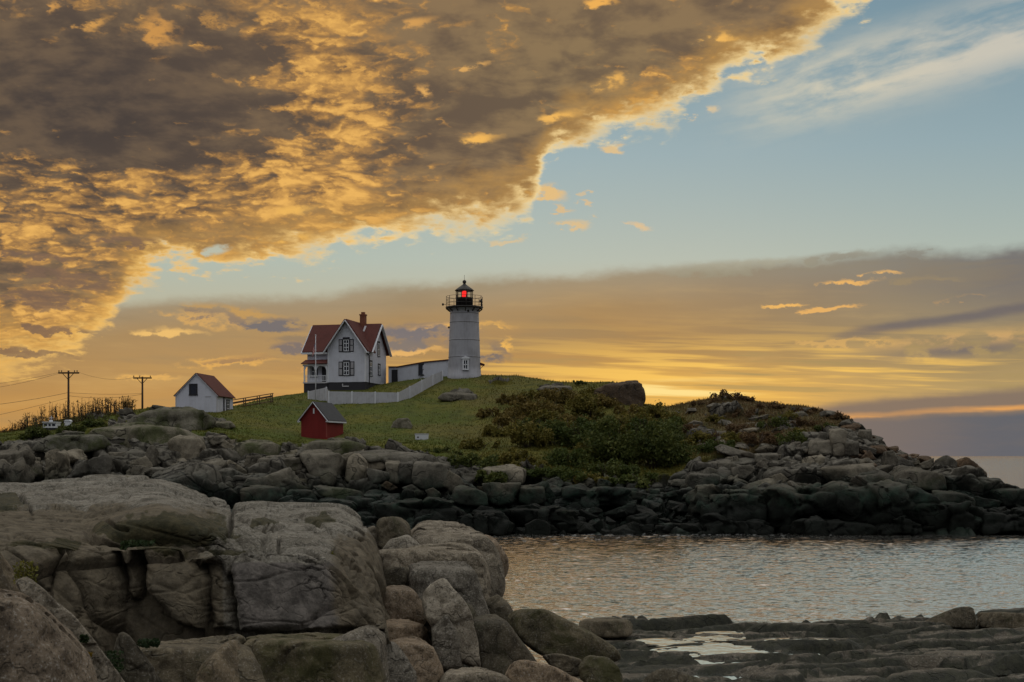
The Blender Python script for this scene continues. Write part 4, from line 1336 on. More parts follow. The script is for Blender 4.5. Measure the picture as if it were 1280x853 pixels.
sk = MB(); sk.box(-OW - .02, .02, -.02, OD, -.5, -.02 + .16); sk.build('sill_board', M_redwall, oo)

# ------------------------------------------------------------------ white board fence in front of the house
fe = empty('white_fence', P(410, 502, 168))
tag(fe, 'white board fence running below the house and up the slope to the lighthouse', 'fence')
F0 = fe.location
fst = [(385.5, 489.5, 500, 172), (408.0, 484.5, 498, 169), (411, 489.5, 502.5, 166.5), (440, 490, 503, 166), (469, 490.5, 503.3, 165.5), (497.5, 491, 503.8, 165), (512, 483.5, 495.5, 168.5), (527, 475.5, 487, 172.5), (541, 468.5, 479, 176.5), (553, 464.0, 472.5, 179.5)]
for k, (a, b) in enumerate(zip(fst[:-1], fst[1:])):
    if k == 1: pass
    m_ = MB()
    p0, p1, q0, q1 = [P(*v) - F0 for v in ((a[0], a[2] + 3, a[3]), (b[0], b[2] + 3, b[3]), (a[0], a[1], a[3]), (b[0], b[1], b[3]))]
    t_ = Vector((0, .06, 0))
    m_.hexa([p0, p1, p1 + t_, p0 + t_], [q0, q1, q1 + t_, q0 + t_])
    m_.build('panel', M_fence, fe)
    # planks proud of the panel
    nb_ = max(3, int((p1 - p0).length / 0.28)); m2 = MB()
    for j in range(nb_):
        u0, u1 = (j + .10) / nb_, (j + .90) / nb_
        off = Vector((0, -.025, 0))
        m2.hexa([p0.lerp(p1, u0) + off, p0.lerp(p1, u1) + off, p0.lerp(p1, u1) - off * .1, p0.lerp(p1, u0) - off * .1],
                [q0.lerp(q1, u0) + off * 1 + Vector((0, 0, -.03)), q0.lerp(q1, u1) + off + Vector((0, 0, -.03)), q0.lerp(q1, u1) - off * .1 + Vector((0, 0, -.03)), q0.lerp(q1, u0) - off * .1 + Vector((0, 0, -.03))])
    m2.build('plank_face', M_fence, fe)
for a in fst:
    m_ = MB(); p0 = P(a[0], a[2] + 3, a[3]) - F0; q0 = P(a[0], a[1] - .7, a[3]) - F0
    m_.box(p0.x - .08, p0.x + .08, p0.y - .10, p0.y + .10, p0.z, q0.z); m_.build('post', M_whitet, fe)

# ------------------------------------------------------------------ flagpole and flag
FP = P(394.6, 495, 170)
fp = empty('flagpole', FP)
tag(fp, 'thin white flagpole in front of the house porch', 'flagpole')
hp = (495 - 420) / F * 170
m_ = MB(); m_.tube([(0, 0, -1.0), (0, 0, hp)], .065, 8, .04); m_.build('pole', M_whitet, fp)
m_ = MB(); m_.lathe([(.02, hp), (.08, hp + .06), (.08, hp + .1), (.01, hp + .16)], 10); m_.build('finial', M_whitet, fp)
def flag_mat():
    m, nt, b = new_mat('flag_cloth')
    uv = nt.node('ShaderNodeUVMap'); uv.uv_map = 'UVMap'
    u, v, _ = nt.sep(E(nt, uv.outputs[0]))
    stripe = nt.step(nt.math('FRACT', v * 6.5), 0.49, 0.51)
    canton = nt.step(u, 0.41, 0.40) * nt.step(v, 0.455, 0.465)
    c = nt.mix(stripe, lin(.42, .03, .04), lin(.62, .60, .58))
    stars = nt.step(nt.voro(nt.comb(u * 14.0, v * 13.0, 0.0), 1.0, 'F1', rand=0.0), 0.30, 0.22)
    c = nt.mix(canton, c, nt.mix(stars, lin(.03, .04, .13), lin(.6, .6, .6)))
    nt.put(b.inputs['Base Color'], c); b.inputs['Roughness'].default_value = .9
    return m
fz = hp - (429 - 420) / F * 170
nu, nv = 16, 12; V = []; UV = []
for i in range(nu + 1):
    for j in range(nv + 1):
        u, v = i / nu, j / nv
        droop = u * 1.05
        V.append((-.05 - u * .36 - .03 * math.sin(v * 5), -.07 + .14 * math.sin(u * 8 + v * 2.2) * u ** .5, fz - (1 - v) * .95 - droop * .85 + .02 * math.sin(u * 9)))
        UV.append((u, v))
V = np.array(V); idx = np.arange((nu + 1) * (nv + 1)).reshape(nu + 1, nv + 1)
Fq = np.stack([idx[:-1, :-1].ravel(), idx[1:, :-1].ravel(), idx[1:, 1:].ravel(), idx[:-1, 1:].ravel()], 1)
fm = mesh_np('flag', V, Fq)
uvl = fm.uv_layers.new(name='UVMap')
for l in fm.loops: uvl.data[l.index].uv = UV[l.vertex_index]
fo_ = link('flag', fm, flag_mat()); fo_.location = FP
sd_ = fo_.modifiers.new('solid', 'SOLIDIFY'); sd_.thickness = .012
tag(fo_, 'red white and blue striped flag hanging limp from the white flagpole', 'flag')

# ------------------------------------------------------------------ brown handrail by the storehouse
hr_ = empty('wooden_handrail', P(300, 508, 163))
tag(hr_, 'brown wooden handrail running up the turf from the white storehouse', 'railing')
R0 = hr_.location
def rp(px, py, Y): return P(px, py, Y) - R0
for px, t_, b_, Y in [(288, 501.5, 512, 160), (304.5, 497.5, 508, 161.5), (307, 497.3, 508, 162.4), (321.5, 495, 506, 164), (324.5, 494.6, 506, 164.9), (338.5, 492.3, 503.5, 166.5), (340.7, 492, 503.5, 167.2)]:
    m_ = MB(); a, b = rp(px, t_, Y), rp(px, b_, Y); m_.box(a.x - .05, a.x + .05, a.y - .05, a.y + .05, b.z, a.z); m_.build('post', M_wood, hr_)
m_ = MB(); m_.bar(rp(286, 501, 160), rp(341.5, 492, 167), .09, .10); m_.build('top_rail', M_wood, hr_)
m_ = MB(); m_.bar(rp(286, 505, 160.2), rp(341, 495.3, 167), .07, .22); m_.build('lower_rail', M_wood, hr_)
m_ = MB(); m_.bar(rp(300, 508.5, 161), rp(341, 501.5, 167.2), .07, .10); m_.build('bottom_rail', M_wood, hr_)

# ------------------------------------------------------------------ power poles and wires
def pole(px, top, bot, Y, arm_py, a0, a1, label, ins):
    o = empty('power_pole', P(px, bot, Y)); tag(o, label, 'power pole', 'power poles')
    h = (bot - top) / F * Y
    m = MB(); m.tube([(0, 0, -2.0), (0, 0, h)], .15, 10, .11); m.build('pole', M_pole, o)
    za = (bot - arm_py) / F * Y; x0, x1 = (a0 - px) / F * Y, (a1 - px) / F * Y
    m = MB(); m.box(x0, x1, -.22, -.10, za - .09, za + .09); m.build('crossarm', M_pole, o)
    m = MB()
    for sgn in (-1, 1): m.bar((sgn * .65, -.16, za - .05), (0, -.13, za - .75), .04, .07)
    m.build('brace', M_pole, o)
    for xx in ins:
        m = MB(); m.lathe([(.03, za + .09), (.03, za + .16), (.07, za + .17), (.08, za + .24), (.05, za + .30)], 8, cx=xx, cy=-.16); m.build('insulator', M_iron, o)
    return o
pole(85.6, 463.5, 524, 158, 466.5, 73.5, 99.5, 'taller dark wooden power pole rising from the bushes at far left', (-1.05, -.75, .75, 1.05))
pole(178, 471, 513, 172, 472.8, 167, 190, 'shorter dark wooden power pole between the bushes and white storehouse', (-1.05, -.3, 1.05))
def wire(a, b, sag, label, r=.015):
    A, B = P(*a), P(*b); mid = (A + B) / 2; pts = []
    for k in range(17):
        t = k / 16; q = A.lerp(B, t); q.z -= sag * 4 * t * (1 - t); pts.append(q - mid)
    m = MB(); m.tube(pts, r, 5); o = m.build('power_wire', M_iron); o.location = mid
    tag(o, label, 'wire', 'power wires')
wire((-160, 492, 120), (74.5, 465.5, 157.8), .5, 'topmost wire leaving the taller power pole to the left')
wire((-160, 494, 121), (77.5, 465.8, 157.8), .8, 'second wire just under the topmost one, left of the taller power pole')
wire((-160, 516, 121), (85, 491, 158), .5, 'middle wire running left from halfway up the taller power pole', .020)
wire((-160, 548, 121), (85, 497.5, 158), .3, 'lowest steep wire slanting down left from the taller power pole', .016)
wire((98.5, 465.6, 157.8), (168, 472, 171.8), .5, 'thin wire joining the two crossarms of the power poles', .013)
wire((86, 491, 158), (177.5, 492, 172), .15, 'straight wire joining the two power poles at half height', .016)
wire((86, 495, 158), (177.5, 493, 172), .35, 'lower slack wire joining the two power poles', .018)

# ------------------------------------------------------------------ little white cabin, its neighbour and the white bench box
cb_ = empty('lookout_cabin', P(62, 538, 138))
tag(cb_, 'tiny white cabin with three dark windows half hidden in the bushes', 'cabin')
k_ = 138 / F
m_ = MB(); m_.box(-8.3 * k_, 8.3 * k_, 0, 1.3, 3 * k_, 9.5 * k_); m_.box(-8.3 * k_, 8.3 * k_, .3, 1.3, -6 * k_, 3 * k_ - .002); m_.build('wall', M_whitet, cb_)
m_ = MB(); m_.box(-8.9 * k_, 8.9 * k_, -.15, 1.4, 9.5 * k_ + .002, 10.6 * k_); m_.build('roof', M_whitet, cb_)
for xx, ww in ((-5.3, 4.2), (0, 2.8), (5.0, 3.8)):
    m_ = MB(); m_.box((xx - ww / 2) * k_, (xx + ww / 2) * k_, -.02, .05, 5.2 * k_, 8.0 * k_); m_.build('window', M_pane, cb_)
m_ = MB(); m_.box(-2.2 * k_, 1.2 * k_, .4, .7, 10.6 * k_ + .002, 13 * k_); m_.build('roof_hatch', M_whitet, cb_)
m_ = MB(); m_.tube([(0, .5, 13 * k_), (0, .5, 18 * k_)], .03, 6); m_.tube([(-3 * k_, .5, 15.5 * k_), (3 * k_, .5, 15.5 * k_)], .025, 6); m_.build('mast', M_whitet, cb_)
m_ = MB(); m_.box(-8.5 * k_, 8.5 * k_, .05, .29, -6 * k_, 3 * k_ - .004); m_.build('base', M_dark, cb_)
tk = empty('equipment_box', P(84, 530.5, 140)); k_ = 140 / F
tag(tk, 'small white equipment box at the foot of the taller power pole', 'box')
m_ = MB(); m_.box(-4 * k_, 4 * k_, 0, .6, -2 * k_, 3.8 * k_); m_.build('case', M_whitet, tk, .03)
m_ = MB(); m_.prism([(-4.3 * k_, -.06, 3.8 * k_ + .002), (4.3 * k_, -.06, 3.8 * k_ + .002), (2.6 * k_, -.06, 5.6 * k_), (-2.0 * k_, -.06, 5.6 * k_)], [(-4.3 * k_, .66, 3.8 * k_ + .002), (4.3 * k_, .66, 3.8 * k_ + .002), (2.6 * k_, .66, 5.6 * k_), (-2.0 * k_, .66, 5.6 * k_)]); m_.build('lid', M_whitet, tk)
bx = empty('white_trough', P(527, 549.5, 138) + Vector((0, 0, .12))); k_ = 139 / F
tag(bx, 'small white trough lying alone on the green lawn', 'trough')
m_ = MB(); m_.hexa([(-7.5 * k_, 0, -.3), (7.5 * k_, 0, -.3), (7.5 * k_, .7, -.3), (-7.5 * k_, .7, -.3)], [(-8.3 * k_, -.05, 4.6 * k_), (8.3 * k_, -.05, 4.6 * k_), (8.3 * k_, .75, 4.6 * k_), (-8.3 * k_, .75, 4.6 * k_)]); m_.build('body', M_whitet, bx)
m_ = MB(); m_.box(-8.6 * k_, 8.6 * k_, -.08, .8, 4.6 * k_ + .002, 5.8 * k_); m_.build('lid', M_greyw, bx)
m_ = MB(); m_.box(-5.5 * k_, -3.4 * k_, -.035, .1, .3 * k_, 2.4 * k_); m_.build('vent_hole', M_black, bx)
# ------------------------------------------------------------------ boulders of the island shore
M_isl2 = rock_mat('island_pale_granite', lin(.140, .130, .104), lin(.185, .172, .142), lin(.064, .058, .045), s=0.45, tide=(2.5, 5.4), moss=0.15, mossc=lin(.06, .06, .025), crack=0.6, bump=0.8, speck=.15)
M_isl3 = rock_mat('island_brown_rock', lin(.080, .054, .034), lin(.115, .078, .048), lin(.045, .032, .022), s=0.45, tide=(2.5, 5.4), crack=0.7, bump=0.8, speck=.15)
M_islm = rock_mat('island_mossy_granite', lin(.125, .120, .095), lin(.165, .158, .128), lin(.060, .056, .040), s=0.45, moss=0.7, mossc=lin(.042, .052, .014), crack=0.7, bump=0.8, speck=.15)
BG = 'granite boulders along the island shore'
# (outline in photo px, depth m, crease row, label, material key, dY)
TR = [
 ([(233, 595), (242, 579), (280, 570.5), (281, 580), (263, 585), (255, 598)], 4, 578, 'long slanting grey block below the white storehouse, left of two cracked blocks', 2),
 ([(263, 592), (271, 585), (281, 584), (307, 595.6), (306, 605), (293, 605.5), (265, 598.5)], 3.5, 588, 'broad wedge shaped pale block overhanging a black hollow on the left shore', 2),
 ([(282, 579), (286, 574.7), (307.5, 588.6), (307.5, 594), (297.7, 591)], 3, None, 'narrow tilted slab lying on top of the wedge shaped pale block', 2),
 ([(227, 543), (243.5, 541), (252, 551), (259, 569), (255, 574), (232, 575.5), (219, 572), (212.4, 554)], 6, 548, 'tall domed grey outcrop below the white storehouse', 2),
 ([(211, 557.4), (220.6, 547.6), (237, 551), (239.4, 557.4), (229, 567.3), (215.6, 570.6)], 2.5, None, 'round boulder leaning on the left side of the domed outcrop', 1),
 ([(181, 582), (184.5, 562), (191, 557.4), (199, 567), (201, 579), (189, 587)], 3, None, 'upright pointed boulder left of the domed outcrop', 1),
 ([(155, 569), (166.4, 560.7), (181, 567), (179.5, 574), (160, 575.5)], 3, 566, 'pale cap shaped block left of the upright pointed boulder', 2),
 ([(265, 619), (263, 605), (281, 605), (294, 608), (275, 618)], 3, None, 'dark flat block under the wedge shaped pale block, above the black hollow', 1),
 ([(247, 605), (252, 597), (260, 602), (257, 608)], 1.2, None, 'small pale stone in the gap beside the foreground ledge', 2),
 ([(305, 582), (309, 570.6), (327, 570.6), (322, 579), (311, 587)], 3, None, 'squarish rock at the left top corner of the cracked rock face', 1),
 ([(307.5, 598.5), (311, 592), (330, 592), (330, 605), (309, 605)], 3, None, 'low block under the squarish rock, left of the layered rock face', 1),
 ([(259, 549), (263, 543.5), (284.5, 543.5), (276, 554), (265, 556.6)], 3, 546, 'flat topped pale rock at the turf edge right of the domed outcrop', 2),
 ([(276, 557), (281, 550), (294, 559), (291, 564)], 1.6, None, 'leaning oblong stone just right of the flat topped turf edge rock', 2),
 ([(150, 541), (166, 523), (200, 509), (232, 507.5), (262, 518), (270, 531), (236, 542), (180, 545)], 9, 513, 'broad low mossy knoll of rock in front of the white storehouse', 0),
 ([(96, 556), (116, 537), (160, 529), (205, 536), (246, 546), (250, 558), (180, 560)], 8, 535, 'long mossy back of rock left of the domed outcrop, above the shore', 0),
 ([(40, 562), (60, 548), (96, 541), (128, 546), (140, 558), (90, 565)], 6, 546, 'low mossy rock below the tiny white cabin', 0),
 ([(286, 566), (300, 552), (330, 549), (352, 558), (346, 570), (300, 574)], 5, 554, 'low mossy rock at the turf edge left of the red shed', 0),
 ([(378, 562), (392, 551), (420, 549), (446, 554), (462, 562), (440, 570), (392, 570)], 7, 552, 'flat mossy ledge carrying the red shed', 0),
 ([(189, 520), (204, 511), (222, 509.5), (247, 516), (242, 524.6), (222, 522)], 5, 516, 'low rounded outcrop hiding the foot of the white storehouse wall', 0),
 ([(239, 528), (247, 521), (265, 524.6), (263, 530), (245, 531)], 3, 525, 'mossy hump below the corner of the white storehouse', 0),
 ([(268, 527), (288, 525.4), (294, 534.5), (281, 536.5), (257, 535)], 3, 529, 'low grey ledge in the turf under the storehouse window', 0),
 ([(190, 541), (205, 533), (243, 540), (238, 552), (205, 553)], 4, 539, 'long smooth grey rock back on the turf above the domed outcrop', 2),
 ([(315, 592), (330.5, 570.5), (346, 568.5), (373, 573), (378, 590), (367, 593), (343, 596)], 5, 574, 'big smooth rock face left of the black cleft below the red shed', 1),
 ([(350, 568), (371.6, 561), (374.7, 574), (360, 573)], 3, 564, 'thin pale cap on the rock face left of the black cleft', 2),
 ([(375.5, 563), (385, 560), (410, 561), (431, 572), (431, 605.5), (413, 605.5), (394.5, 599.5), (385, 590), (378, 578)], 7, 568, 'massive cracked rock face directly below the red shed', 2),
 ([(308, 608), (317, 592), (343, 596), (361, 599.5), (391.5, 611.6), (358, 613), (320, 610)], 5, 598, 'long layered ledge below the smooth face, left of the cleft', 1),
 ([(300, 615), (318, 606), (357, 610), (358, 622), (340, 629), (302, 629)], 5, 610, 'broad low grey slab just above the foreground ledge at centre left', 1),
 ([(358, 619), (361, 610), (385, 611.6), (400.6, 622), (402, 631), (361, 630)], 4, 614, 'rounded dark nose of rock above the foreground ledge, below the cleft', 1),
 ([(391.5, 605.5), (397.6, 604.8), (425, 609.4), (454, 614.7), (452.4, 632), (434, 628), (399, 618)], 4, 611, 'long dark beam of rock beneath the massive cracked face', 1),
 ([(454.7, 618), (461.6, 615.5), (480, 617.7), (480.5, 631), (455.5, 632)], 3, 621, 'square dark block at the right end of the long dark beam', 1),
 ([(432, 600), (436, 572), (445, 566), (459, 580), (462, 602), (450, 607)], 4, None, 'rounded buttress between the massive cracked face and the round ledge', 2),
 ([(515.6, 604), (517, 575), (538.4, 573.5), (561, 586), (564, 606.8), (545.4, 611)], 7, 580, 'broad smooth rounded end of the ledge under the white trough', 2),
 ([(498, 602), (501.5, 576), (515.6, 575), (515.6, 606)], 6, 580, 'dark upright block beside the rounded ledge end, right of its joint', 1),
 ([(482, 575), (499.8, 575), (498, 604), (485.7, 604)], 6, 579, 'tall vertical block second from the right in the round ledge', 2),
 ([(455.8, 571), (480.4, 571), (482, 586), (471.6, 588), (461, 583)], 5, 575, 'overhanging pale block at the upper left of the round ledge', 2),
 ([(457.6, 586), (471.6, 588), (485.7, 591), (486, 600), (468, 606)], 5, None, 'lower pale block tucked under the overhanging one in the round ledge', 2),
 ([(442, 572), (450, 562), (470, 560), (510, 565), (540, 571), (558, 580), (552, 588), (500, 582), (460, 576)], 8, 570, 'long bare granite back on top of the round ledge below the lawn', 2),
 ([(564.8, 625), (570, 610), (575, 603), (605, 617), (607, 632), (591, 632)], 5, 612, 'slanting slab right of the round ledge, dipping to the dark shore', 2),
 ([(554, 606), (562, 590), (572, 596), (578, 606), (566, 616)], 4, None, 'small leaning rock wedged at the right end of the round ledge', 1),
 ([(477, 607), (484, 602.4), (498, 610), (489, 614)], 2, None, 'tilted brown slab lying under the middle of the round ledge', 3),
 ([(503, 610), (514, 606), (527, 616), (512, 617)], 2, None, 'thin grey slab under the rounded ledge end', 1),
 ([(533, 614), (541, 611), (550, 618), (547, 624), (536, 622)], 2, None, 'angular pale stone lying among dark slabs right of the thin slab', 2),
 ([(600, 600), (601.4, 590.5), (611, 583), (639, 579.5), (660, 590), (661, 604), (636, 603.5), (602, 601)], 6, 588, 'pale rounded cap rock standing alone at the centre of the shore', 2),
 ([(602, 604), (651, 604), (641, 624), (620.5, 631), (607, 623)], 5, None, 'broad grey base block carrying the pale cap rock', 1),
 ([(651, 608), (658.6, 605), (678.4, 609), (680, 626), (661.6, 632), (649.5, 628)], 4, 611, 'cracked grey block at the right of the base under the cap rock', 1),
 ([(590, 635), (625, 639), (633.4, 647), (631, 652), (590, 650)], 5, 641, 'flat greenish slab below the cap rock base', 1),
 ([(657, 656), (669, 650), (687.6, 654.5), (688, 667), (658.6, 667)], 3, None, 'low black weedy boulder by the waterline at centre', 1),
 ([(742, 489), (758, 480), (776, 476.5), (794, 475.5), (801, 480), (806, 500), (802, 509), (756, 508), (744, 498)], 9, 479, 'big brown cliff block standing on the skyline beside the sunrise glow', 3),
 ([(548, 498), (556, 491), (578, 489.5), (596, 493), (597, 501), (560, 502)], 4, 493, 'low pale rock showing through the lawn below the lighthouse', 2),
 ([(489, 536), (497, 524), (510, 523), (515, 532), (512, 537)], 3, None, 'mossy grey rock in the lawn above the white trough', 0),
 ([(672, 487), (684, 481), (712, 482), (716, 488), (690, 490)], 4, 484, 'flat dark rock near the skyline right of the lighthouse', 1),
 ([(858, 597), (864, 590), (899, 594), (896, 606), (881, 611), (860, 609)], 4, 594, 'long grey block at the foot of the green bushes, right of centre', 1),
 ([(866, 583), (911.5, 572), (918, 585), (887, 591), (866, 588)], 4, 578, 'lichen spotted slab above the long grey block right of centre', 2),
 ([(914.5, 586), (939, 582), (945, 587), (930, 598), (917.6, 595)], 3, None, 'pointed grey block overhanging a dark gap on the right shore', 1),
 ([(942, 568), (972.4, 565.4), (971, 579), (946.5, 578)], 4, 569, 'squared pale block at the top of the right shore boulders', 2),
 ([(945, 581), (952.6, 574.5), (966, 577.6), (957, 590)], 2.5, None, 'rounded block directly beneath the squared pale block', 1),
 ([(963, 597), (977, 593), (985, 600), (974, 607)], 2.5, None, 'pale diamond shaped boulder in the middle of the right shore', 2),
 ([(950, 590), (975, 583), (998, 581), (993, 590), (966, 593)], 3, 585, 'leaning flat slab above the diamond shaped boulder', 1),
 ([(1010, 549.5), (1021, 547), (1038.5, 552), (1038.5, 568), (1012, 568)], 4, 552, 'cube shaped block on the right hill, left of the standing pillars', 2),
 ([(1036, 537), (1048, 536), (1057.6, 541), (1054.5, 571), (1043, 571), (1041, 550)], 4, None, 'tall pale pillar rock on the right hill', 2),
 ([(1073, 536), (1089, 537), (1089.6, 551), (1073, 551)], 4, 539, 'dark square block at the skyline end of the right hill', 1),
 ([(1057.6, 550), (1073, 550), (1073, 569), (1057.6, 569)], 4, 553, 'dark block right of the tall pale pillar', 1),
 ([(1001, 575), (1027, 567), (1031.6, 573), (1027, 583), (1005.7, 580)], 3, 571, 'jagged pale block below the cube shaped block', 2),
 ([(1001, 584.5), (1025.5, 583), (1026, 601), (1010, 601)], 3.5, 586, 'dark cube beneath the jagged pale block', 1),
 ([(985, 597), (1000, 592), (1009, 597), (1005, 603), (990, 603)], 2.5, None, 'small cap stone left of the dark cube on the right shore', 1),
 ([(989, 605), (1009, 605), (1005.7, 615), (989, 614)], 2.5, None, 'grey trapezoid stone below the small cap stone', 1),
 ([(1028.6, 585), (1054.5, 580), (1094, 578), (1096, 601), (1036, 602)], 6, 585, 'wide dark weedy ledge with a pale top on the right shore', 1),
 ([(1077, 572), (1086.5, 563), (1094, 574)], 2, None, 'little pink pyramid stone above the wide dark ledge', 3),
 ([(1100, 580), (1105, 566), (1116, 563), (1122, 574), (1118, 582)], 3, None, 'rounded grey boulder right of the little pyramid stone', 1),
 ([(1165.5, 580), (1182, 571), (1197.6, 580), (1194.5, 598), (1173, 591)], 4, None, 'dark rounded boulder on the skyline at the right tip, left of a pair', 1),
 ([(1194.5, 577), (1206.7, 573), (1231, 590.5), (1234, 605), (1219, 606), (1197.6, 597)], 4, None, 'big brown boulder sloping to the sea at the right tip, right of a pair', 3),
 ([(1114, 578), (1179, 597), (1182, 611), (1164, 613), (1115, 607)], 6, 590, 'long dark ledge sloping down towards the right tip', 1),
 ([(1165.5, 611), (1191.5, 613), (1217, 624), (1216, 640), (1176, 638)], 5, 618, 'dark wet slab with a pale edge below the right tip boulders', 1),
 ([(1232.6, 608), (1255, 610), (1285, 614), (1285, 630), (1234, 627)], 5, 613, 'flat black ledge reaching the right edge of the picture', 1),
]
MATS = [M_islm, M_isl, M_isl2, M_isl3]
random.seed(11)
for i, (poly, dep, cre, lab, mk) in enumerate(TR):
    cxp = sum(q[0] for q in poly) / len(poly); yb = max(q[1] for q in poly)
    Yc = isl_at(cxp, yb - 0.25 * (yb - min(q[1] for q in poly)))[0].y
    o = rock_poly('boulder', poly, Yc - dep * 0.42, dep, MATS[mk], crease=cre, sub=5, p=22, seed=i, amp=0.8, blocky=0.45, lean=0.15, facets=5)
    tag(o, lab, 'boulder', BG)

# broad weedy ledges just above the water
LED2 = [
 ([(866, 618), (884, 609), (930, 612), (952, 624), (948, 644), (876, 650)], 6, 617, 'dark green ledge with square joints on the right shore above the water'),
 ([(944, 626), (975, 610), (1030, 604), (1062, 616), (1058, 644), (952, 650)], 7, 616, 'widest weed covered ledge with a yellow green band on the right shore'),
 ([(1052, 612), (1084, 600), (1130, 606), (1168, 626), (1164, 650), (1062, 654)], 6, 612, 'black sloping ledge below the right hill, left of the right tip'),
 ([(1142, 630), (1172, 618), (1222, 634), (1240, 650), (1232, 661), (1150, 661)], 5, 632, 'black sea worn slab at the foot of the right tip'),
 ([(1212, 646), (1240, 632), (1285, 637), (1310, 650), (1300, 663), (1220, 663)], 5, 642, 'black wet slab running out of the picture at the right edge'),
 ([(872, 654), (905, 643), (950, 650), (968, 660), (962, 668), (878, 669)], 4, 650, 'low black slab touching the water at the start of the right shore'),
 ([(982, 658), (1015, 646), (1060, 650), (1092, 660), (1088, 668), (986, 668)], 4, 653, 'low black slab touching the water below the widest weed covered ledge'),
 ([(1100, 656), (1130, 647), (1156, 656), (1160, 666), (1104, 666)], 4, None, 'small black slab at the water below the black sloping ledge'),
 ([(478, 634), (500, 627), (562, 630), (598, 652), (500, 664)], 5, 634, 'dark shattered ledge under the rounded ledge end, left of centre'),
 ([(558, 642), (600, 638), (642, 655), (642, 668), (566, 668)], 4, 645, 'dark flat ledge at the water left of the low black boulder'),
 ([(636, 638), (690, 632), (730, 640), (726, 654), (650, 656)], 4, 638, 'dark green flat ledge right of the cap rock base'),
 ([(700, 612), (740, 607), (790, 612), (786, 630), (706, 632)], 4, 612, 'mossy low outcrop at the top of the cobbled beach'),
 ([(-40, 612), (-20, 575), (20, 562), (36, 590), (34, 625), (-30, 630)], 6, 575, 'big dark slanting block at the left edge of the island shore'),
 ([(52, 606), (58, 572), (78, 566), (84, 590), (80, 612), (56, 612)], 5, 572, 'upright brownish block between two black gaps on the far left shore'),
 ([(88, 592), (98, 571), (128, 566), (138, 590), (128, 604), (92, 608)], 6, 574, 'large angular grey block left of centre of the left shore'),
 ([(88, 612), (94, 600), (130, 592), (150, 598), (140, 612)], 5, 601, 'flat slab beneath the large angular grey block on the left shore'),
 ([(148, 612), (166, 586), (188, 588), (184, 612)], 4, None, 'dark triangular block below the pale cap shaped block'),
 ([(22, 602), (30, 580), (50, 578), (54, 604)], 4, None, 'small dark block in the gap left of the upright brownish block'),
]
for j, (poly, dep, cre, lab) in enumerate(LED2):
    cxp = sum(q[0] for q in poly) / len(poly); yb = max(q[1] for q in poly)
    Yc = isl_at(cxp, yb - 0.35 * (yb - min(q[1] for q in poly)))[0].y
    o = rock_poly('boulder', poly, Yc - dep * 0.5, dep, M_isl if j < 12 else MATS[1 + j % 2], crease=cre, sub=5, p=24, seed=900 + j, amp=1.5, blocky=1.3, lean=0.35, facets=6)
    tag(o, lab, 'boulder', BG)
# loose boulders between them: a few shapes, copied, turned and scaled
protos = []
for k in range(14):
    rg = random.Random(k * 31 + 5)
    pl = []
    for j in range(6):
        v = Vector((rg.gauss(0, 1), rg.gauss(0, 1), rg.gauss(0, .8))).normalized()
        pl.append((tuple(v), rg.uniform(.55, .95)))
    for ax in range(3):
        for s in (-1, 1):
            v = [rg.uniform(-.2, .2) for _ in range(3)]; v[ax] = s
            pl.append((tuple(v), rg.uniform(.75, 1.0)))
    V, Fc, S = polytope(pl, 4, 26)
    V = V * np.array([1.0, rg.uniform(.7, .9), rg.uniform(.40, .65)])
    V = rough_up(V, S, 1.6, k + 60, .7, .35)
    protos.append(V)
pmesh = {}
def scatter(n_, zone, size, name, label, grp, mats, seed, cat='boulder'):
    rg = random.Random(seed); made = 0; tries = 0
    while made < n_ and tries < n_ * 40:
        tries += 1
        px = rg.uniform(zone[0], zone[2]); py = rg.uniform(zone[1], zone[3])
        e = np.interp(px, _gx, _gy)
        v, r = isl_at(px, py)
        if py < e + 2 or r < 0.03 or r > 5.9: continue
        s = (size[0] + (size[1] - size[0]) * rg.random() ** 1.8) * (1.0 if rg.random() < .85 else 1.4)
        k = rg.randrange(len(protos)); mk = rg.choice(mats)
        key = (k, mk)
        if key not in pmesh:
            me = mesh_np('boulder', protos[k], ico(4)[1]); me.materials.append(MATS[mk]); pmesh[key] = me
        o = bpy.data.objects.new(name, pmesh[key]); COL.objects.link(o)
        o.location = v + Vector((0, rg.uniform(-.1, .5), rg.uniform(-.35, .05) * s))
        o.scale = (s * rg.uniform(.8, 1.3), s * rg.uniform(.8, 1.2), s * rg.uniform(.75, 1.1))
        o.rotation_euler = (rg.uniform(-.35, .35), rg.uniform(-.35, .35), rg.uniform(0, 6.28))
        tag(o, label, cat, grp); made += 1
scatter(22, (-20, 545, 235, 625), (.7, 1.9), 'shore_rock', 'grey rock in the jumble left of the domed outcrop', 'rocks of the left shore', (1, 2, 1), 1)
scatter(18, (255, 548, 470, 632), (.6, 1.5), 'shore_rock', 'loose rock between the storehouse shore and the red shed ledge', 'rocks below the red shed', (1, 2), 2)
scatter(22, (470, 600, 690, 664), (.6, 1.5), 'shore_rock', 'dark loose rock below the round ledge and cap rock', 'rocks at the foot of the round ledge', (1, 1, 3), 3)
scatter(90, (680, 600, 880, 668), (.45, 1.25), 'shore_rock', 'small dark rock on the cobbled beach under the green bushes', 'rocks of the cobbled beach', (1, 1, 2), 4)
scatter(30, (850, 562, 1110, 610), (.7, 1.8), 'shore_rock', 'greenish grey rock piled on the right shore under the heath', 'rocks of the right shore', (1, 2, 1), 5)
scatter(36, (1060, 530, 1180, 580), (.4, 1.1), 'shore_rock', 'brown broken rock on the ridge running down to the right tip', 'rocks of the right ridge', (3, 3, 1), 6)
scatter(34, (860, 606, 1320, 666), (.45, 1.3), 'shore_rock', 'black wet rock lying among the dark ledges of the right shore', 'wet rocks among the dark ledges', (1, 1), 17)
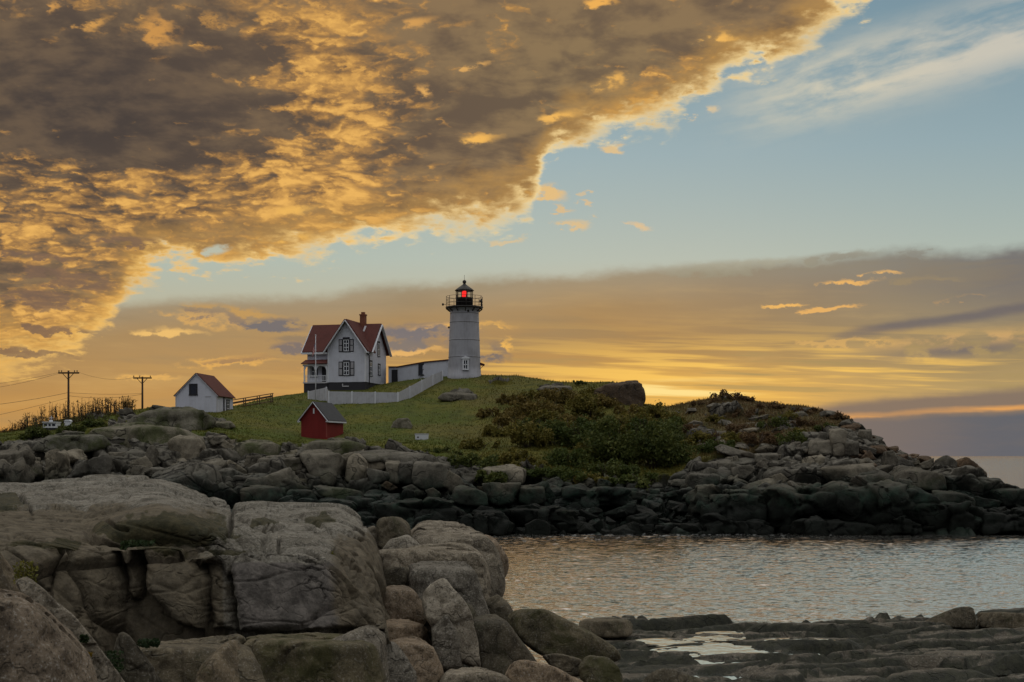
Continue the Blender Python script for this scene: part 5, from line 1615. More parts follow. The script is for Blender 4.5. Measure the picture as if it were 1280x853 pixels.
scatter(14, (1090, 590, 1330, 625), (.6, 1.5), 'shore_rock', 'dark rock high on the flank of the right tip', 'rocks of the right tip', (1, 1), 7)
# stones showing among the heath of the right hill
rg = random.Random(41); made = 0
while made < 46:
    px = rg.gauss(900, 45) if rg.random() < .7 else rg.uniform(850, 1050); py = rg.uniform(508, 572)
    if not (846 < px < 1060): continue
    v, r = isl_at(px, py)
    if r > 5.7: continue
    k = rg.randrange(len(protos)); mk = rg.choice((1, 2)); key = (k, mk)
    if key not in pmesh:
        me = mesh_np('boulder', protos[k], ico(4)[1]); me.materials.append(MATS[mk]); pmesh[key] = me
    s_ = rg.uniform(.35, 1.0) * (1.5 if rg.random() < .15 else 1)
    o = bpy.data.objects.new('heath_stone', pmesh[key]); COL.objects.link(o)
    o.location = v + Vector((0, 0, .12 * s_)); o.scale = (s_ * 1.3, s_, s_ * .7); o.rotation_euler = (rg.uniform(-.3, .3), rg.uniform(-.3, .3), rg.uniform(0, 6.28))
    tag(o, 'grey stone showing among the brown heath of the right hill', 'boulder', 'stones in the heath'); made += 1
# ------------------------------------------------------------------ bushes on the island
M_lf_green = leaf_mat('bush_leaves_green', [lin(.030, .046, .012), lin(.062, .084, .018), lin(.11, .12, .03)])
M_lf_olive = leaf_mat('bush_leaves_olive', [lin(.060, .062, .012), lin(.13, .112, .022), lin(.20, .155, .036)])
M_lf_rust = leaf_mat('bush_leaves_rust', [lin(.060, .040, .020), lin(.12, .072, .034), lin(.16, .105, .05)])
M_lf_gold = leaf_mat('bush_leaves_gold', [lin(.062, .050, .013), lin(.135, .100, .024), lin(.20, .145, .042)])
M_lf_dark = leaf_mat('bush_leaves_dark', [lin(.030, .046, .012), lin(.066, .082, .018), lin(.115, .122, .028)])
M_lf_twig = leaf_mat('twig_leaves', [lin(.06, .042, .014), lin(.13, .082, .022), lin(.20, .125, .034)], trans=.5)
M_twig = paint('twig_bark', lin(.045, .030, .020), .9, .05)

def leaf_cards(C, S, rs, up=0.35):
    """quads centred at C (N,3) with half sizes S (N,), random orientation"""
    N = len(C)
    a = rs.normal(size=(N, 3)); a[:, 2] += up; a /= np.linalg.norm(a, axis=1)[:, None]
    b = rs.normal(size=(N, 3)); b -= (b * a).sum(1)[:, None] * a; b /= np.linalg.norm(b, axis=1)[:, None]
    c = np.cross(a, b)
    u = b * S[:, None]; v = c * (S * rs.uniform(.45, .8, N))[:, None]
    V = np.stack([C - u, C - v * 1.0 + u * .1, C + u, C + v], 1).reshape(-1, 3)
    Fc = np.arange(N * 4).reshape(N, 4)
    return V, Fc

def shrub_foliage(rs, w, d, h, n, leaf, clumps=16):
    """leaf clumps spread through an uneven dome (base at z=0)"""
    K = clumps
    ang = rs.uniform(0, 2 * np.pi, K); rad = np.sqrt(rs.uniform(0, 1, K)) * .85
    cz = rs.uniform(.15, .85, K) * (1 - .55 * rad ** 2)
    cc = np.stack([np.cos(ang) * rad * w / 2, np.sin(ang) * rad * d / 2, cz * h], 1)
    cr = rs.uniform(.20, .42, K) * min(w, d, h * 1.6) * .62
    k = rs.randint(0, K, n)
    dirs = rs.normal(size=(n, 3)); dirs /= np.linalg.norm(dirs, axis=1)[:, None]
    rr = rs.uniform(.45, 1.05, n) ** .6
    C = cc[k] + dirs * (cr[k] * rr)[:, None] * np.array([1, 1, .85])
    C[:, 2] = np.maximum(C[:, 2], .02)
    sp = rs.uniform(size=n) < .06                      # sprigs sticking out
    C[sp] += dirs[sp] * rs.uniform(.1, .35, (sp.sum(), 1)) * min(h, 2.0)
    return leaf_cards(C, leaf * rs.uniform(.6, 1.35, n), rs)

def stems(rs, w, d, h, n):
    m = MB()
    for i in range(n):
        a = rs.uniform(0, 6.28); q = rs.uniform(.1, .8)
        m.tube([(0.12 * math.cos(a), .12 * math.sin(a), -.25), (math.cos(a) * w * q * .22, math.sin(a) * d * q * .22, h * .4), (math.cos(a) * w * q * .45, math.sin(a) * d * q * .45, h * rs.uniform(.65, .95))], .05, 5, .012)
    return m

def bush(px, py, wpx, hpx, mat, label, group, seed, n=2600, leaf=.13, dep=.8, name='bush', Y=None):
    """bush whose foot centre is seen at (px, py)"""
    rs = np.random.RandomState(seed)
    v, r = isl_at(px, py)
    if Y: v = P(px, py, Y)
    w, h = wpx / F * v.y, hpx / F * v.y
    e = empty(name, v + Vector((0, 0, -.15)))
    tag(e, label, 'bush', group)
    V, Fc = shrub_foliage(rs, w, w * dep, h, n, leaf, clumps=max(10, int(w * 3.5)))
    link('foliage', mesh_np('foliage', V, Fc, False), mat, e)
    stems(rs, w, w * dep, h, 7).build('stem', M_twig, e)
    return e

BG1 = 'bushes on the slope between the lawn and the right hill'
GREEN, OLIVE, RUST, DARK, GOLD = M_lf_green, M_lf_olive, M_lf_rust, M_lf_dark, M_lf_gold
BL = [  # foot px, py, width px, height px, material, label
 (815, 585, 92, 66, DARK, 'largest dark green rounded bush in the hollow left of the right hill'),
 (765, 578, 84, 62, DARK, 'big dark green bush just left of the largest one in the hollow'),
 (842, 552, 50, 36, GREEN, 'green bush against the left foot of the right hill'),
 (850, 582, 40, 22, GREEN, 'small bright green bush at the foot of the right hill rocks'),
 (820, 522, 60, 20, OLIVE, 'low olive bush on the skyline in the notch beside the cliff block'),
 (792, 536, 60, 26, OLIVE, 'olive bush below the brown cliff block'),
 (722, 560, 70, 44, GREEN, 'tall mid green bush in the middle of the slope'),
 (735, 528, 52, 42, OLIVE, 'upright olive bush above the mid green one, under the skyline'),
 (690, 556, 60, 34, DARK, 'dark green bush beside the yellowish mound on the slope'),
 (660, 560, 56, 40, OLIVE, 'yellowish olive mound at the left end of the bushes'),
 (705, 582, 60, 26, GREEN, 'low green bush at the cliff edge in the middle of the slope'),
 (650, 582, 70, 22, OLIVE, 'low yellow green strip of scrub along the turf edge'),
 (655, 524, 64, 28, GOLD, 'golden brown scrub high on the slope right of the lighthouse'),
 (700, 505, 70, 22, GOLD, 'golden brown scrub just under the skyline left of the cliff block'),
 (752, 510, 50, 20, GOLD, 'golden brown scrub at the foot of the brown cliff block'),
 (625, 545, 50, 20, OLIVE, 'small olive scrub where the lawn meets the bushes'),
 (758, 596, 80, 24, DARK, 'dark scrub hanging over the rocks below the big bushes'),
 (700, 600, 80, 20, GREEN, 'grey green scrub hanging over the rocks near the cap rock'),
 (590, 588, 66, 26, DARK, 'dark scrub in the hollow left of the cap rock'),
 (640, 574, 50, 12, DARK, 'dark low scrub above the pale cap rock'),
 (555, 567, 50, 10, DARK, 'dark scrub along the turf edge right of the white trough'),
 (612, 606, 46, 22, DARK, 'dark weedy scrub behind the base of the cap rock'),
 (808, 606, 60, 18, DARK, 'dark scrub at the top of the cobbled beach'),
 (600, 560, 60, 14, OLIVE, 'flat olive scrub on the lawn edge left of the yellowish mound'),
 (690, 530, 56, 22, OLIVE, 'olive scrub below the golden brown scrub in the middle of the slope'),
 (665, 540, 46, 20, GREEN, 'pale green scrub above the yellowish olive mound'),
 (620, 520, 56, 14, GOLD, 'faint golden scrub on the slope below the lighthouse lawn rock'),
 (720, 535, 50, 20, GOLD, 'golden scrub left of the upright olive bush'),
 (775, 545, 54, 30, OLIVE, 'olive bush directly above the largest dark bush'),
 (805, 545, 50, 28, GREEN, 'green bush between the cliff block and the right hill'),
 (740, 575, 50, 26, OLIVE, 'olive bush low between the dark bushes'),
 (665, 500, 60, 14, OLIVE, 'low olive scrub close under the skyline right of the lighthouse'),
 (735, 496, 46, 14, OLIVE, 'olive scrub under the skyline next to the cliff block'),
 (785, 520, 46, 16, GOLD, 'golden scrub right below the brown cliff block face'),
 (840, 530, 36, 16, OLIVE, 'olive scrub on the left edge of the right hill'),
 (868, 556, 40, 18, OLIVE, 'olive scrub among stones at the left foot of the right hill'),
 (640, 590, 60, 14, OLIVE, 'pale olive weeds hanging behind the pale cap rock'),
 (670, 596, 50, 18, GREEN, 'green weeds right of the pale cap rock'),
 (735, 604, 60, 16, OLIVE, 'olive weeds on the cliff below the low green bush'),
 (780, 606, 50, 16, GREEN, 'green weeds on the cliff below the big dark bushes'),
 (640, 505, 60, 14, GOLD, 'golden scrub on the slope nearest the lighthouse lawn'),
 (680, 518, 60, 20, GOLD, 'golden scrub in the middle of the upper slope'),
 (645, 535, 60, 22, GOLD, 'golden green scrub directly above the lawn end'),
 (700, 545, 60, 24, OLIVE, 'olive scrub between the golden scrub and the dark bushes'),
 (48, 547, 44, 15, DARK, 'dark low bush below and left of the tiny white cabin'),
 (88, 541, 44, 14, DARK, 'dark low bush below the equipment box'),
 (120, 535, 40, 13, DARK, 'dark low bush at the right end of the twiggy hedge foot'),
]
for i, (px, py, w, h, mt, lab) in enumerate(BL):
    bush(px, py, w, h, mt, lab, BG1, 100 + i, n=int(900 + w * h * 1.1), leaf=.14)
# tiny bush on the skyline
bush(722, 479.5, 24, 6, DARK, 'tiny dark bush on the skyline left of the brown cliff block', BG1, 150, n=500, leaf=.11, Y=171)
HB = 'heath bushes on the right hill'
HL = [
 (908, 500, 40, 14, RUST, 'dark brown bush crowning the top of the right hill'),
 (933, 502, 30, 11, RUST, 'second brown bush right of the one crowning the right hill'),
 (880, 506, 40, 8, RUST, 'low rust heath left of the top of the right hill'),
 (965, 511, 50, 10, RUST, 'low rust heath along the skyline right of the hilltop'),
 (1008, 516, 50, 10, RUST, 'feathery heath on the skyline halfway down the right hill'),
 (1044, 524, 42, 10, RUST, 'dark heath at the right end of the hill skyline'),
 (925, 540, 46, 16, RUST, 'brown heath clump in the middle of the right hill'),
 (950, 556, 56, 20, RUST, 'reddish heath clump just above the squared pale block'),
 (965, 536, 46, 18, DARK, 'dark green heath clump under the right skyline'),
 (990, 556, 44, 20, DARK, 'dark heath clump left of the cube shaped block'),
 (905, 562, 50, 14, GREEN, 'bright green clump above the lichen spotted slab'),
 (880, 566, 40, 18, GREEN, 'green clump at the lower left of the right hill'),
 (1000, 533, 50, 12, RUST, 'brown heath strip below the feathery skyline heath'),
 (895, 528, 40, 10, OLIVE, 'grey olive heath patch near the top of the right hill'),
 (1030, 536, 40, 10, DARK, 'dark heath above the tall pale pillar'),
 (935, 520, 60, 12, RUST, 'brown heath band across the upper right hill'),
 (975, 524, 50, 12, OLIVE, 'grey olive heath band under the right skyline'),
 (920, 552, 50, 14, OLIVE, 'yellowish heath above the lichen spotted slab'),
 (965, 548, 40, 12, RUST, 'rust heath between the two dark heath clumps'),
 (1000, 545, 40, 12, OLIVE, 'olive heath just above the cube shaped block'),
 (890, 548, 40, 14, RUST, 'rust heath on the lower left flank of the right hill'),
 (862, 540, 30, 12, RUST, 'rust heath patch among stones on the left flank of the right hill'),
]
for i, (px, py, w, h, mt, lab) in enumerate(HL):
    bush(px, py, w, h, mt, lab, HB, 200 + i, n=int(600 + w * h * 1.2), leaf=.11)

# ------------------------------------------------------------------ bare twiggy bushes on the left skyline
TB = 'twiggy bushes on the left skyline'
TL = [(24, 540, 22, 14), (42, 538, 24, 20), (60, 536, 24, 26), (76, 533, 24, 28), (94, 531, 24, 28), (110, 528, 24, 28), (126, 525, 24, 26), (140, 522, 20, 24), (155, 518, 22, 21), (8, 543, 16, 7), (100, 536, 26, 18), (50, 543, 30, 20), (75, 541, 30, 20), (122, 533, 26, 18)]
for i, (px, py, w, h) in enumerate(TL):
    rs = np.random.RandomState(300 + i)
    lowone = i >= 10
    v = P(px, py, 148 + rs.uniform(-2, 2) if not lowone else 143)
    k = v.y / F
    W, Hh = w * k, h * k
    e = empty('twiggy_bush', v + Vector((0, 0, -.5)))
    labs = ['dark twiggy bush second from the left end of the skyline hedge', 'dark twiggy bush third from the left on the skyline', 'twiggy bush standing right behind the tiny white cabin', 'twiggy bush immediately left of the taller power pole', 'twiggy bush immediately right of the taller power pole',
            'twiggy bush fifth from the right end of the skyline hedge', 'twiggy bush left of the two end bushes of the hedge', 'twiggy bush next to the dense end bush of the hedge', 'dense leafy end bush of the skyline hedge, left of the shorter power pole', 'lowest sparse bush at the far left end of the skyline',
            'dark green bush below the twigs right of the taller power pole', 'dark green bush below and left of the tiny white cabin', 'dark green bush between the tiny cabin and the equipment box', 'dark green bush at the right foot of the hedge']
    tag(e, labs[i], 'bush', TB)
    m = MB(); L = []
    for s in range(34 if not lowone else 16):
        x0 = rs.uniform(-.5, .5) * W; y0 = rs.uniform(-.5, .5) * 1.6
        hh = Hh * rs.uniform(.55, 1.12) + .5; lx = rs.normal(0, .16); ly = rs.normal(0, .12)
        p = [Vector((x0, y0, 0)), Vector((x0 + lx * .4, y0 + ly * .4, hh * .55)), Vector((x0 + lx, y0 + ly, hh))]
        m.tube(p, .030, 4, .012)
        for b_ in range(3):
            t = rs.uniform(.5, .95); q = p[0].lerp(p[2], t); dd = Vector((rs.normal(0, .16), rs.normal(0, .16), rs.uniform(.12, .3)))
            m.tube([q, q + dd], .014, 4, .008)
            for _ in range(2): L.append(q + dd * rs.uniform(.3, 1.15) + Vector(rs.normal(0, .05, 3)))
        for _ in range(3): L.append(p[0].lerp(p[2], rs.uniform(.3, 1.0)) + Vector(rs.normal(0, .07, 3)))
        if lowone or i == 8:
            for _ in range(26): L.append(p[0].lerp(p[2], rs.uniform(.1, .95)) + Vector(rs.normal(0, .14, 3)))
    # undergrowth
    for _ in range(420): L.append(Vector((rs.uniform(-.55, .55) * W, rs.uniform(-.6, .6) * 1.6, rs.uniform(0.1, .5) * Hh * rs.uniform(.3, 1) + .2)))
    m.build('stem', M_twig, e)
    C = np.array([tuple(q) for q in L])
    V, Fc = leaf_cards(C, rs.uniform(.04, .095, len(C)), rs)
    link('foliage', mesh_np('foliage', V, Fc, False), M_lf_twig if not lowone else M_lf_dark, e)

# ------------------------------------------------------------------ grass on the slope (nobody could count it)
rs = np.random.RandomState(5)
G2 = G[1:1 + NR]; RW2 = rw[1:1 + NR]
cand = np.argwhere(RW2 < .45)
cell = cand[rs.randint(0, len(cand), 90000)]
cell = cell[(cell[:, 0] < NR - 1) & (cell[:, 1] < NC - 1)]
t1 = rs.uniform(size=(len(cell), 1)); t2 = rs.uniform(size=(len(cell), 1))
A = G2[cell[:, 0], cell[:, 1]]; Bp = G2[cell[:, 0], cell[:, 1] + 1]; Cp = G2[cell[:, 0] + 1, cell[:, 1]]
base_p = A + (Bp - A) * t1 + (Cp - A) * t2
pxs = base_p[:, 0] / base_p[:, 1] * F + 640
keep = (pxs > -30) & (pxs < 1300)
for bx, by_, sx in [(402, 139, 3.0), (256, 155, 5.0)]:
    keep &= ~((np.abs(pxs - bx) < sx * 8) & (np.abs(base_p[:, 1] - by_ - 1.5) < 3.2))
base_p = base_p[keep]; pxs = pxs[keep]; Ng = len(base_p)
dens = fbm(base_p / np.array([5., 5., 5.]), 3)
hgt = rs.uniform(.07, .17, Ng) * (1 + .9 * np.clip(dens, -.5, 1)) * np.where(pxs > 600, 1.5, 1.0) * np.where(pxs > 840, 1.3, 1.0)
wd = rs.uniform(.03, .07, Ng)
an = rs.uniform(0, np.pi, Ng)
du = np.stack([np.cos(an) * wd, np.sin(an) * wd, 0 * wd], 1)
ln = np.stack([rs.normal(0, .08, Ng), rs.normal(0, .08, Ng), hgt], 1)
V = np.stack([base_p - du - [0, 0, .05], base_p + du - [0, 0, .05], base_p + ln], 1).reshape(-1, 3)
Fc = np.arange(Ng * 3).reshape(Ng, 3)
def grass_mat():
    m, nt, b = new_mat('grass_blades')
    p, isl_, nor = pos(nt)
    x, y, z = nt.sep(p)
    n1 = nt.noise(p, 0.14, 4, 0.6)
    c = nt.ramp(isl_ * .6 + nt.step(n1, .35, .65) * .4, [(0, lin(.045, .062, .008)), (.5, lin(.085, .092, .012)), (1, lin(.150, .130, .032))])
    c = nt.mix(nt.step(x + (n1 - .5) * 14., -9., 2.) * .5, c, lin(.125, .098, .022))
    c = nt.mix(nt.step(nt.noise(p, .07, 4, .6), .54, .66) * .35, c, lin(.12, .09, .03))
    c = nt.mix(nt.step(x, 13., 22.) * .75, c, lin(.12, .075, .038))
    nt.put(b.inputs['Base Color'], c); b.inputs['Roughness'].default_value = .8
    b.inputs['Specular IOR Level'].default_value = .15
    return m
gr = link('grass', mesh_np('grass', V, Fc, False), grass_mat())
tag(gr, 'short rough grass over the island slope', 'grass', kind='stuff')
# ------------------------------------------------------------------ the near shore: bedrock sheet
def fg_low(px, Y):
    """height of the low ground (crevices, shelf) at photo column px and distance Y"""
    pts = np.array([(-200, 8, 3.4), (-200, 20, 3.4), (150, 8, 3.3), (150, 16, 3.0), (300, 14, 2.7), (450, 14, 2.3), (450, 20, 2.6), (520, 24, 1.7), (520, 32, 2.2), (560, 20, 1.5), (620, 26, 1.2),
                    (620, 34, 1.2), (700, 26, 1.15), (700, 34, .70), (780, 30, .92), (780, 40, .72), (800, 46, .45), (1000, 28, 1.05), (1000, 38, .80), (1000, 45, .55), (1200, 28, 1.15), (1200, 38, .92), (1200, 45, .55),
                    (1500, 30, 1.2), (1500, 44, .6), (480, 36, 1.9), (300, 40, 2.6), (0, 40, 3.2), (-200, 40, 3.2), (700, 20, 1.3), (1000, 20, 1.25), (1400, 20, 1.35)], float)
    num = 0; den = 0
    for a, b, z in pts:
        d2 = ((px - a) / 130.0) ** 2 + ((Y - b) / 6.0) ** 2 + .15
        w_ = d2 ** -2.0
        num = num + w_ * z; den = den + w_
    return num / den
NX, NYg = 760, 420
gx = np.linspace(-330, 1560, NX); gy = np.linspace(8.0, 56.0, NYg)
PXg, YG = np.meshgrid(gx, gy); PXf, YF = PXg.ravel(), YG.ravel()
XF = (PXf - 640) / F * YF
low = fg_low(PXf, YF)
q3 = np.stack([XF, YF, 0 * XF], 1)
Z = low.copy()
lm = 0 * low
# far side and right side fall under water
edge_y = np.interp(PXf, [-330, 380, 480, 560, 640, 700, 730, 760, 850, 920, 950, 1050, 1100, 1160, 1250, 1560], [38.5, 37, 35, 35, 35.5, 36, 43, 44.8, 45.0, 44.2, 43.5, 44.0, 45, 45.6, 46.5, 46])
edge_y = edge_y + .7 * fbm(q3 / 2.4 + 9, 3)
fall = sstep(YF, edge_y - .2, edge_y + 1.6)
Z = Z * (1 - fall) + (-1.6) * fall
# gap of open water right of the boulders is lower ground
gapm = sstep(PXf, 612, 640) * sstep(PXf, 735, 705) * sstep(YF, 31, 35)
Z -= 1.4 * gapm * (1 - fall)
# shelf relief: dipping sheets of rock with sharp little scarps
shelf = sstep(PXf, 690, 770) * (1 - fall)
wq = .30 * np.stack([fbm(q3 / 3.0, 3), fbm(q3 / 3.0 + 9, 3), 0 * XF], 1)
ca_, sa_ = math.cos(.30), math.sin(.30)
qx, qy = XF * ca_ + YF * sa_, -XF * sa_ + YF * ca_
s1_, c1_ = blocks(np.stack([qx / 6.5, qy / 2.3, 0 * XF + .4], 1) + wq, 2, .55)
s2_, c2_ = blocks(np.stack([qx / 2.4, qy / .85, 0 * XF + .4], 1) + 1.6 * wq, 6, .5)
u = qy + 1.8 * fbm(q3 / np.array([5.0, 2.6, 1]) + 21, 4)
saw = np.mod(u / 1.9, 1.0)
Z += shelf * (.42 * s1_ + .17 * s2_ - .28 * np.exp(-(c1_ / .05) ** 2) - .08 * np.exp(-(c2_ / .06) ** 2) + .22 * (np.where(saw < .06, saw / .06, (1 - saw) / .94) - .5) + .03 * fbm(q3 / .30, 4))
e_, v_ = cells(np.stack([XF / 1.9, YF / 1.2, 0 * XF], 1) + .4 * fbm(q3 / 1.5, 2)[:, None])
Z += (1 - shelf) * (1 - lm) * (1 - fall) * (.35 * (v_ - .5) + .10 * fbm(q3 / .6, 3))
Z += lm * (.05 * fbm(q3 / np.array([1.6, .5, 1]), 4) + .018 * fbm(q3 / .22, 3))
# tidal pools (photo px centre, level, size in px) are scooped out of the shelf
POOLS = [(905, 814, .80, 62, 4.6), (965, 818, .83, 40, 3.0), (838, 803, .75, 34, 3.4), (868, 799, .74, 18, 2.4), (896, 797, .72, 24, 2.8), (905, 792, .70, 24, 1.8), (893, 806, .77, 16, 2.2), (1000, 801, .80, 30, 2.2),
         (880, 829, .88, 28, 3.0), (860, 820, .86, 16, 2.0), (922, 831, .90, 18, 2.4), (885, 845, .94, 34, 2.8), (930, 847, .95, 30, 2.8), (1240, 842, 1.0, 20, 1.6), (1115, 776.8, .58, 16, 1.1), (1005, 785, .66, 22, 1.3), (1150, 842, 1.0, 22, 1.5)]
pool_xy = []
for (a, b, lev, sx, sy) in POOLS:
    Yp = (CAMH - lev) * F / (b - HOR); xp = (a - 640) / F * Yp
    rx = sx / F * Yp; ry = sy / F * Yp * Yp / (CAMH - lev)
    pool_xy.append((xp, Yp, lev, rx, ry))
    g_ = ((XF - xp) / (rx * 1.05)) ** 2 + ((YF - Yp) / (ry * 1.15)) ** 2 + .75 * fbm(q3 / np.array([1.5, .7, 1]) + 2, 4)
    k_ = sstep(g_, 1.25, .55)
    rim = sstep(g_, 2.6, 1.0)
    Z = Z * (1 - rim * .8) + (lev + .045 + .06 * fbm(q3 / np.array([.9, .45, 1]), 4)) * rim * .8
    Z = Z - k_ * .13
Vg = np.stack([XF, YF, Z], 1)
idx = np.arange(NX * NYg).reshape(NYg, NX)
Fq = np.stack([idx[:-1, :-1].ravel(), idx[:-1, 1:].ravel(), idx[1:, 1:].ravel(), idx[1:, :-1].ravel()], 1)
FA, FB_, FC_ = lin(.165, .148, .118), lin(.235, .214, .178), lin(.064, .054, .040)
M_bed = rock_mat('shore_bedrock', lin(.085, .076, .060), lin(.140, .126, .102), lin(.034, .031, .024), s=1.3, moss=.30, mossc=lin(.026, .030, .016), crack=.6, bump=.8, tide=(-.1, .62), speck=.45, rough=.7)
bm_ = mesh_np('shore_bedrock', Vg, Fq)
alg = sstep(fbm(np.stack([qx / 5.0, qy / 1.3, 0 * XF + 3], 1), 4), .02, .20)
alg = np.maximum(alg, np.exp(-(c1_ / .10) ** 2)); alg = np.maximum(alg, .9 * sstep(saw, .10, .03)); alg = np.maximum(alg, .7 * np.exp(-(c2_ / .09) ** 2))
attr(bm_, 'weed', alg)
bed = link('shore_bedrock', bm_, M_bed)
tag(bed, kind='structure')
M_pool = water_mat('pool_water', lin(.02, .024, .022), pool=True)
for (xp, Yp, lev, rx, ry) in pool_xy:
    m_ = MB(); n_ = 40
    m_.add([(xp + rx * 1.5 * math.cos(2 * math.pi * k / n_), Yp + ry * 1.6 * math.sin(2 * math.pi * k / n_), lev) for k in range(n_)], [tuple(range(n_))])
    tag(m_.build('pool_water', M_pool), kind='structure')


# ------------------------------------------------------------------ the high ledge of bedrock on the left
LED = {  # photo column: foot of the front face, its top edge, then back across the top to the skyline
 -260: [(800, 17.6), (690, 18.2), (668, 20.2), (648, 22.2), (622, 27), (606, 33)],
 -100: [(800, 17.9), (690, 18.5), (670, 20.4), (650, 22.4), (622, 27), (605, 33.5)],
 0: [(797, 18.3), (690, 19.1), (672, 20.8), (653, 23), (625, 28), (604, 34)],
 60: [(800, 18.6), (690, 19.4), (674, 20.8), (658, 23), (626, 28), (603.5, 34.5)],
 110: [(806, 19.0), (698, 19.8), (686, 21), (662, 22.8), (622, 29), (598, 35)],
 150: [(806, 19.3), (699, 20.1), (691, 21.5), (650, 22.1), (621, 29), (592.5, 36)],
 200: [(798, 19.4), (693, 20.1), (689, 21.7), (641, 22.1), (617, 29), (597, 35.5)],
 250: [(798, 19.5), (698, 20.2), (690, 21.7), (652, 22.2), (630, 29), (615, 34)],
 285: [(798, 19.6), (697, 20.2), (690, 21.8), (664, 22.5), (641, 28), (631, 32.5)],
 320: [(798, 19.7), (693, 20.3), (688, 22), (652, 24), (640, 28), (629, 33)],
 350: [(798, 19.8), (693, 20.5), (687, 22), (668, 24.6), (645, 28.6), (628.5, 33)],
 390: [(798, 20.0), (698, 20.7), (682, 22.5), (665, 26), (645, 28.6), (629, 33)],
 420: [(799, 20.2), (717, 20.9), (690, 23), (663, 26.5), (646, 28.6), (630, 33)],
 445: [(800, 20.4), (747, 21.0), (702, 23.5), (672, 26.5), (655, 29), (644, 32)],
 465: [(802, 20.8), (780, 21.3), (735, 23.3), (700, 26), (686, 28), (677, 30)],
 480: [(812, 21.2), (800, 21.7), (778, 23.2), (748, 25), (733, 27), (725, 29)],
 492: [(880, 21.6), (872, 22.0), (862, 23), (850, 25), (845, 27), (840, 29)],
 500: [(930, 21.8), (925, 22.2), (920, 23), (915, 25), (910, 27), (905, 29)],
}
lkx = np.array(sorted(LED), float)
lpy = np.array([[q[0] for q in LED[k]] for k in sorted(LED)], float)
lyy = np.array([[q[1] for q in LED[k]] for k in sorted(LED)], float)
LC, LR = 760, 330
lpx = np.linspace(-260, 500, LC)
lr = np.concatenate([np.linspace(0, 1, 110, endpoint=False), np.linspace(1, 5, LR - 110)])
tt = np.interp(lpx, lkx, np.arange(len(lkx)))
cpy, cyy = _cat(tt, lpy), _cat(tt, lyy)
PXl, RRl = np.meshgrid(lpx, lr); PXl, RRl = PXl.ravel(), RRl.ravel()
kk = np.tile(np.arange(LC), LR)
ii = np.clip(np.floor(RRl).astype(int), 0, 4); ff = RRl - ii
def _mono(A):      # smooth but without overshoot between the rows
    p0 = A[kk, np.clip(ii - 1, 0, 5)]; p1 = A[kk, ii]; p2 = A[kk, ii + 1]; p3 = A[kk, np.clip(ii + 2, 0, 5)]
    c = 0.5 * (2 * p1 + (p2 - p0) * ff + (2 * p0 - 5 * p1 + 4 * p2 - p3) * ff ** 2 + (3 * p1 - p0 - 3 * p2 + p3) * ff ** 3)
    return 0.6 * c + 0.4 * (p1 + (p2 - p1) * ff)
PYl, YYl = _mono(cpy), _mono(cyy)
Vl = np.stack([(PXl - 640) / F * YYl, YYl, CAMH + (HOR - PYl) / F * YYl], 1)
Gl = Vl.reshape(LR, LC, 3)
du_ = np.gradient(Gl, axis=1); dv_ = np.gradient(Gl, axis=0)
Nl = np.cross(du_, dv_); Nl /= np.linalg.norm(Nl, axis=2)[..., None] + 1e-9
Nl = Nl.reshape(-1, 3)
sgn = np.where((Nl * np.array([0, -.6, .8])).sum(1) < 0, -1, 1)[:, None]; Nl = Nl * sgn
wv4 = .28 * np.stack([fbm(Vl / 2.5, 3), fbm(Vl / 2.5 + 9, 3), fbm(Vl / 2.5 + 19, 3)], 1)
m1, g1_ = blocks(Vl / np.array([3.0, 2.2, 1.5]) + wv4, 3, .7)
m2, g2_ = blocks(Vl / np.array([1.2, 0.9, .6]) + wv4 * 2, 8, .6)
facew = 1 - sstep(RRl, .85, 1.15)
dsp = .15 * fbm(Vl / np.array([3.2, 1.8, 1.8]), 3) + (.075 + .13 * facew) * m1 + .022 * m2
dsp -= .10 * np.exp(-(g1_ / .035) ** 2) + .03 * np.exp(-(g2_ / .05) ** 2)
# bedding: long thin open joints running nearly level across the top
jn = fbm(Vl / np.array([4.2, 1.0, .8]) + 3, 4)
dsp -= .12 * np.exp(-(jn / .018) ** 2) * (1 - facew) * sstep(fbm(Vl / 3.0 + 7, 2), -.15, .15)
jn2 = fbm(Vl / np.array([2.2, .6, .5]) + 31, 4)
dsp -= .07 * np.exp(-(jn2 / .015) ** 2) * sstep(fbm(Vl / 2.0 + 17, 2), 0, .2)
dsp += .022 * fbm(Vl / np.array([.7, .30, .28]), 4, .6) + .010 * fbm(Vl / .09, 3, .6)
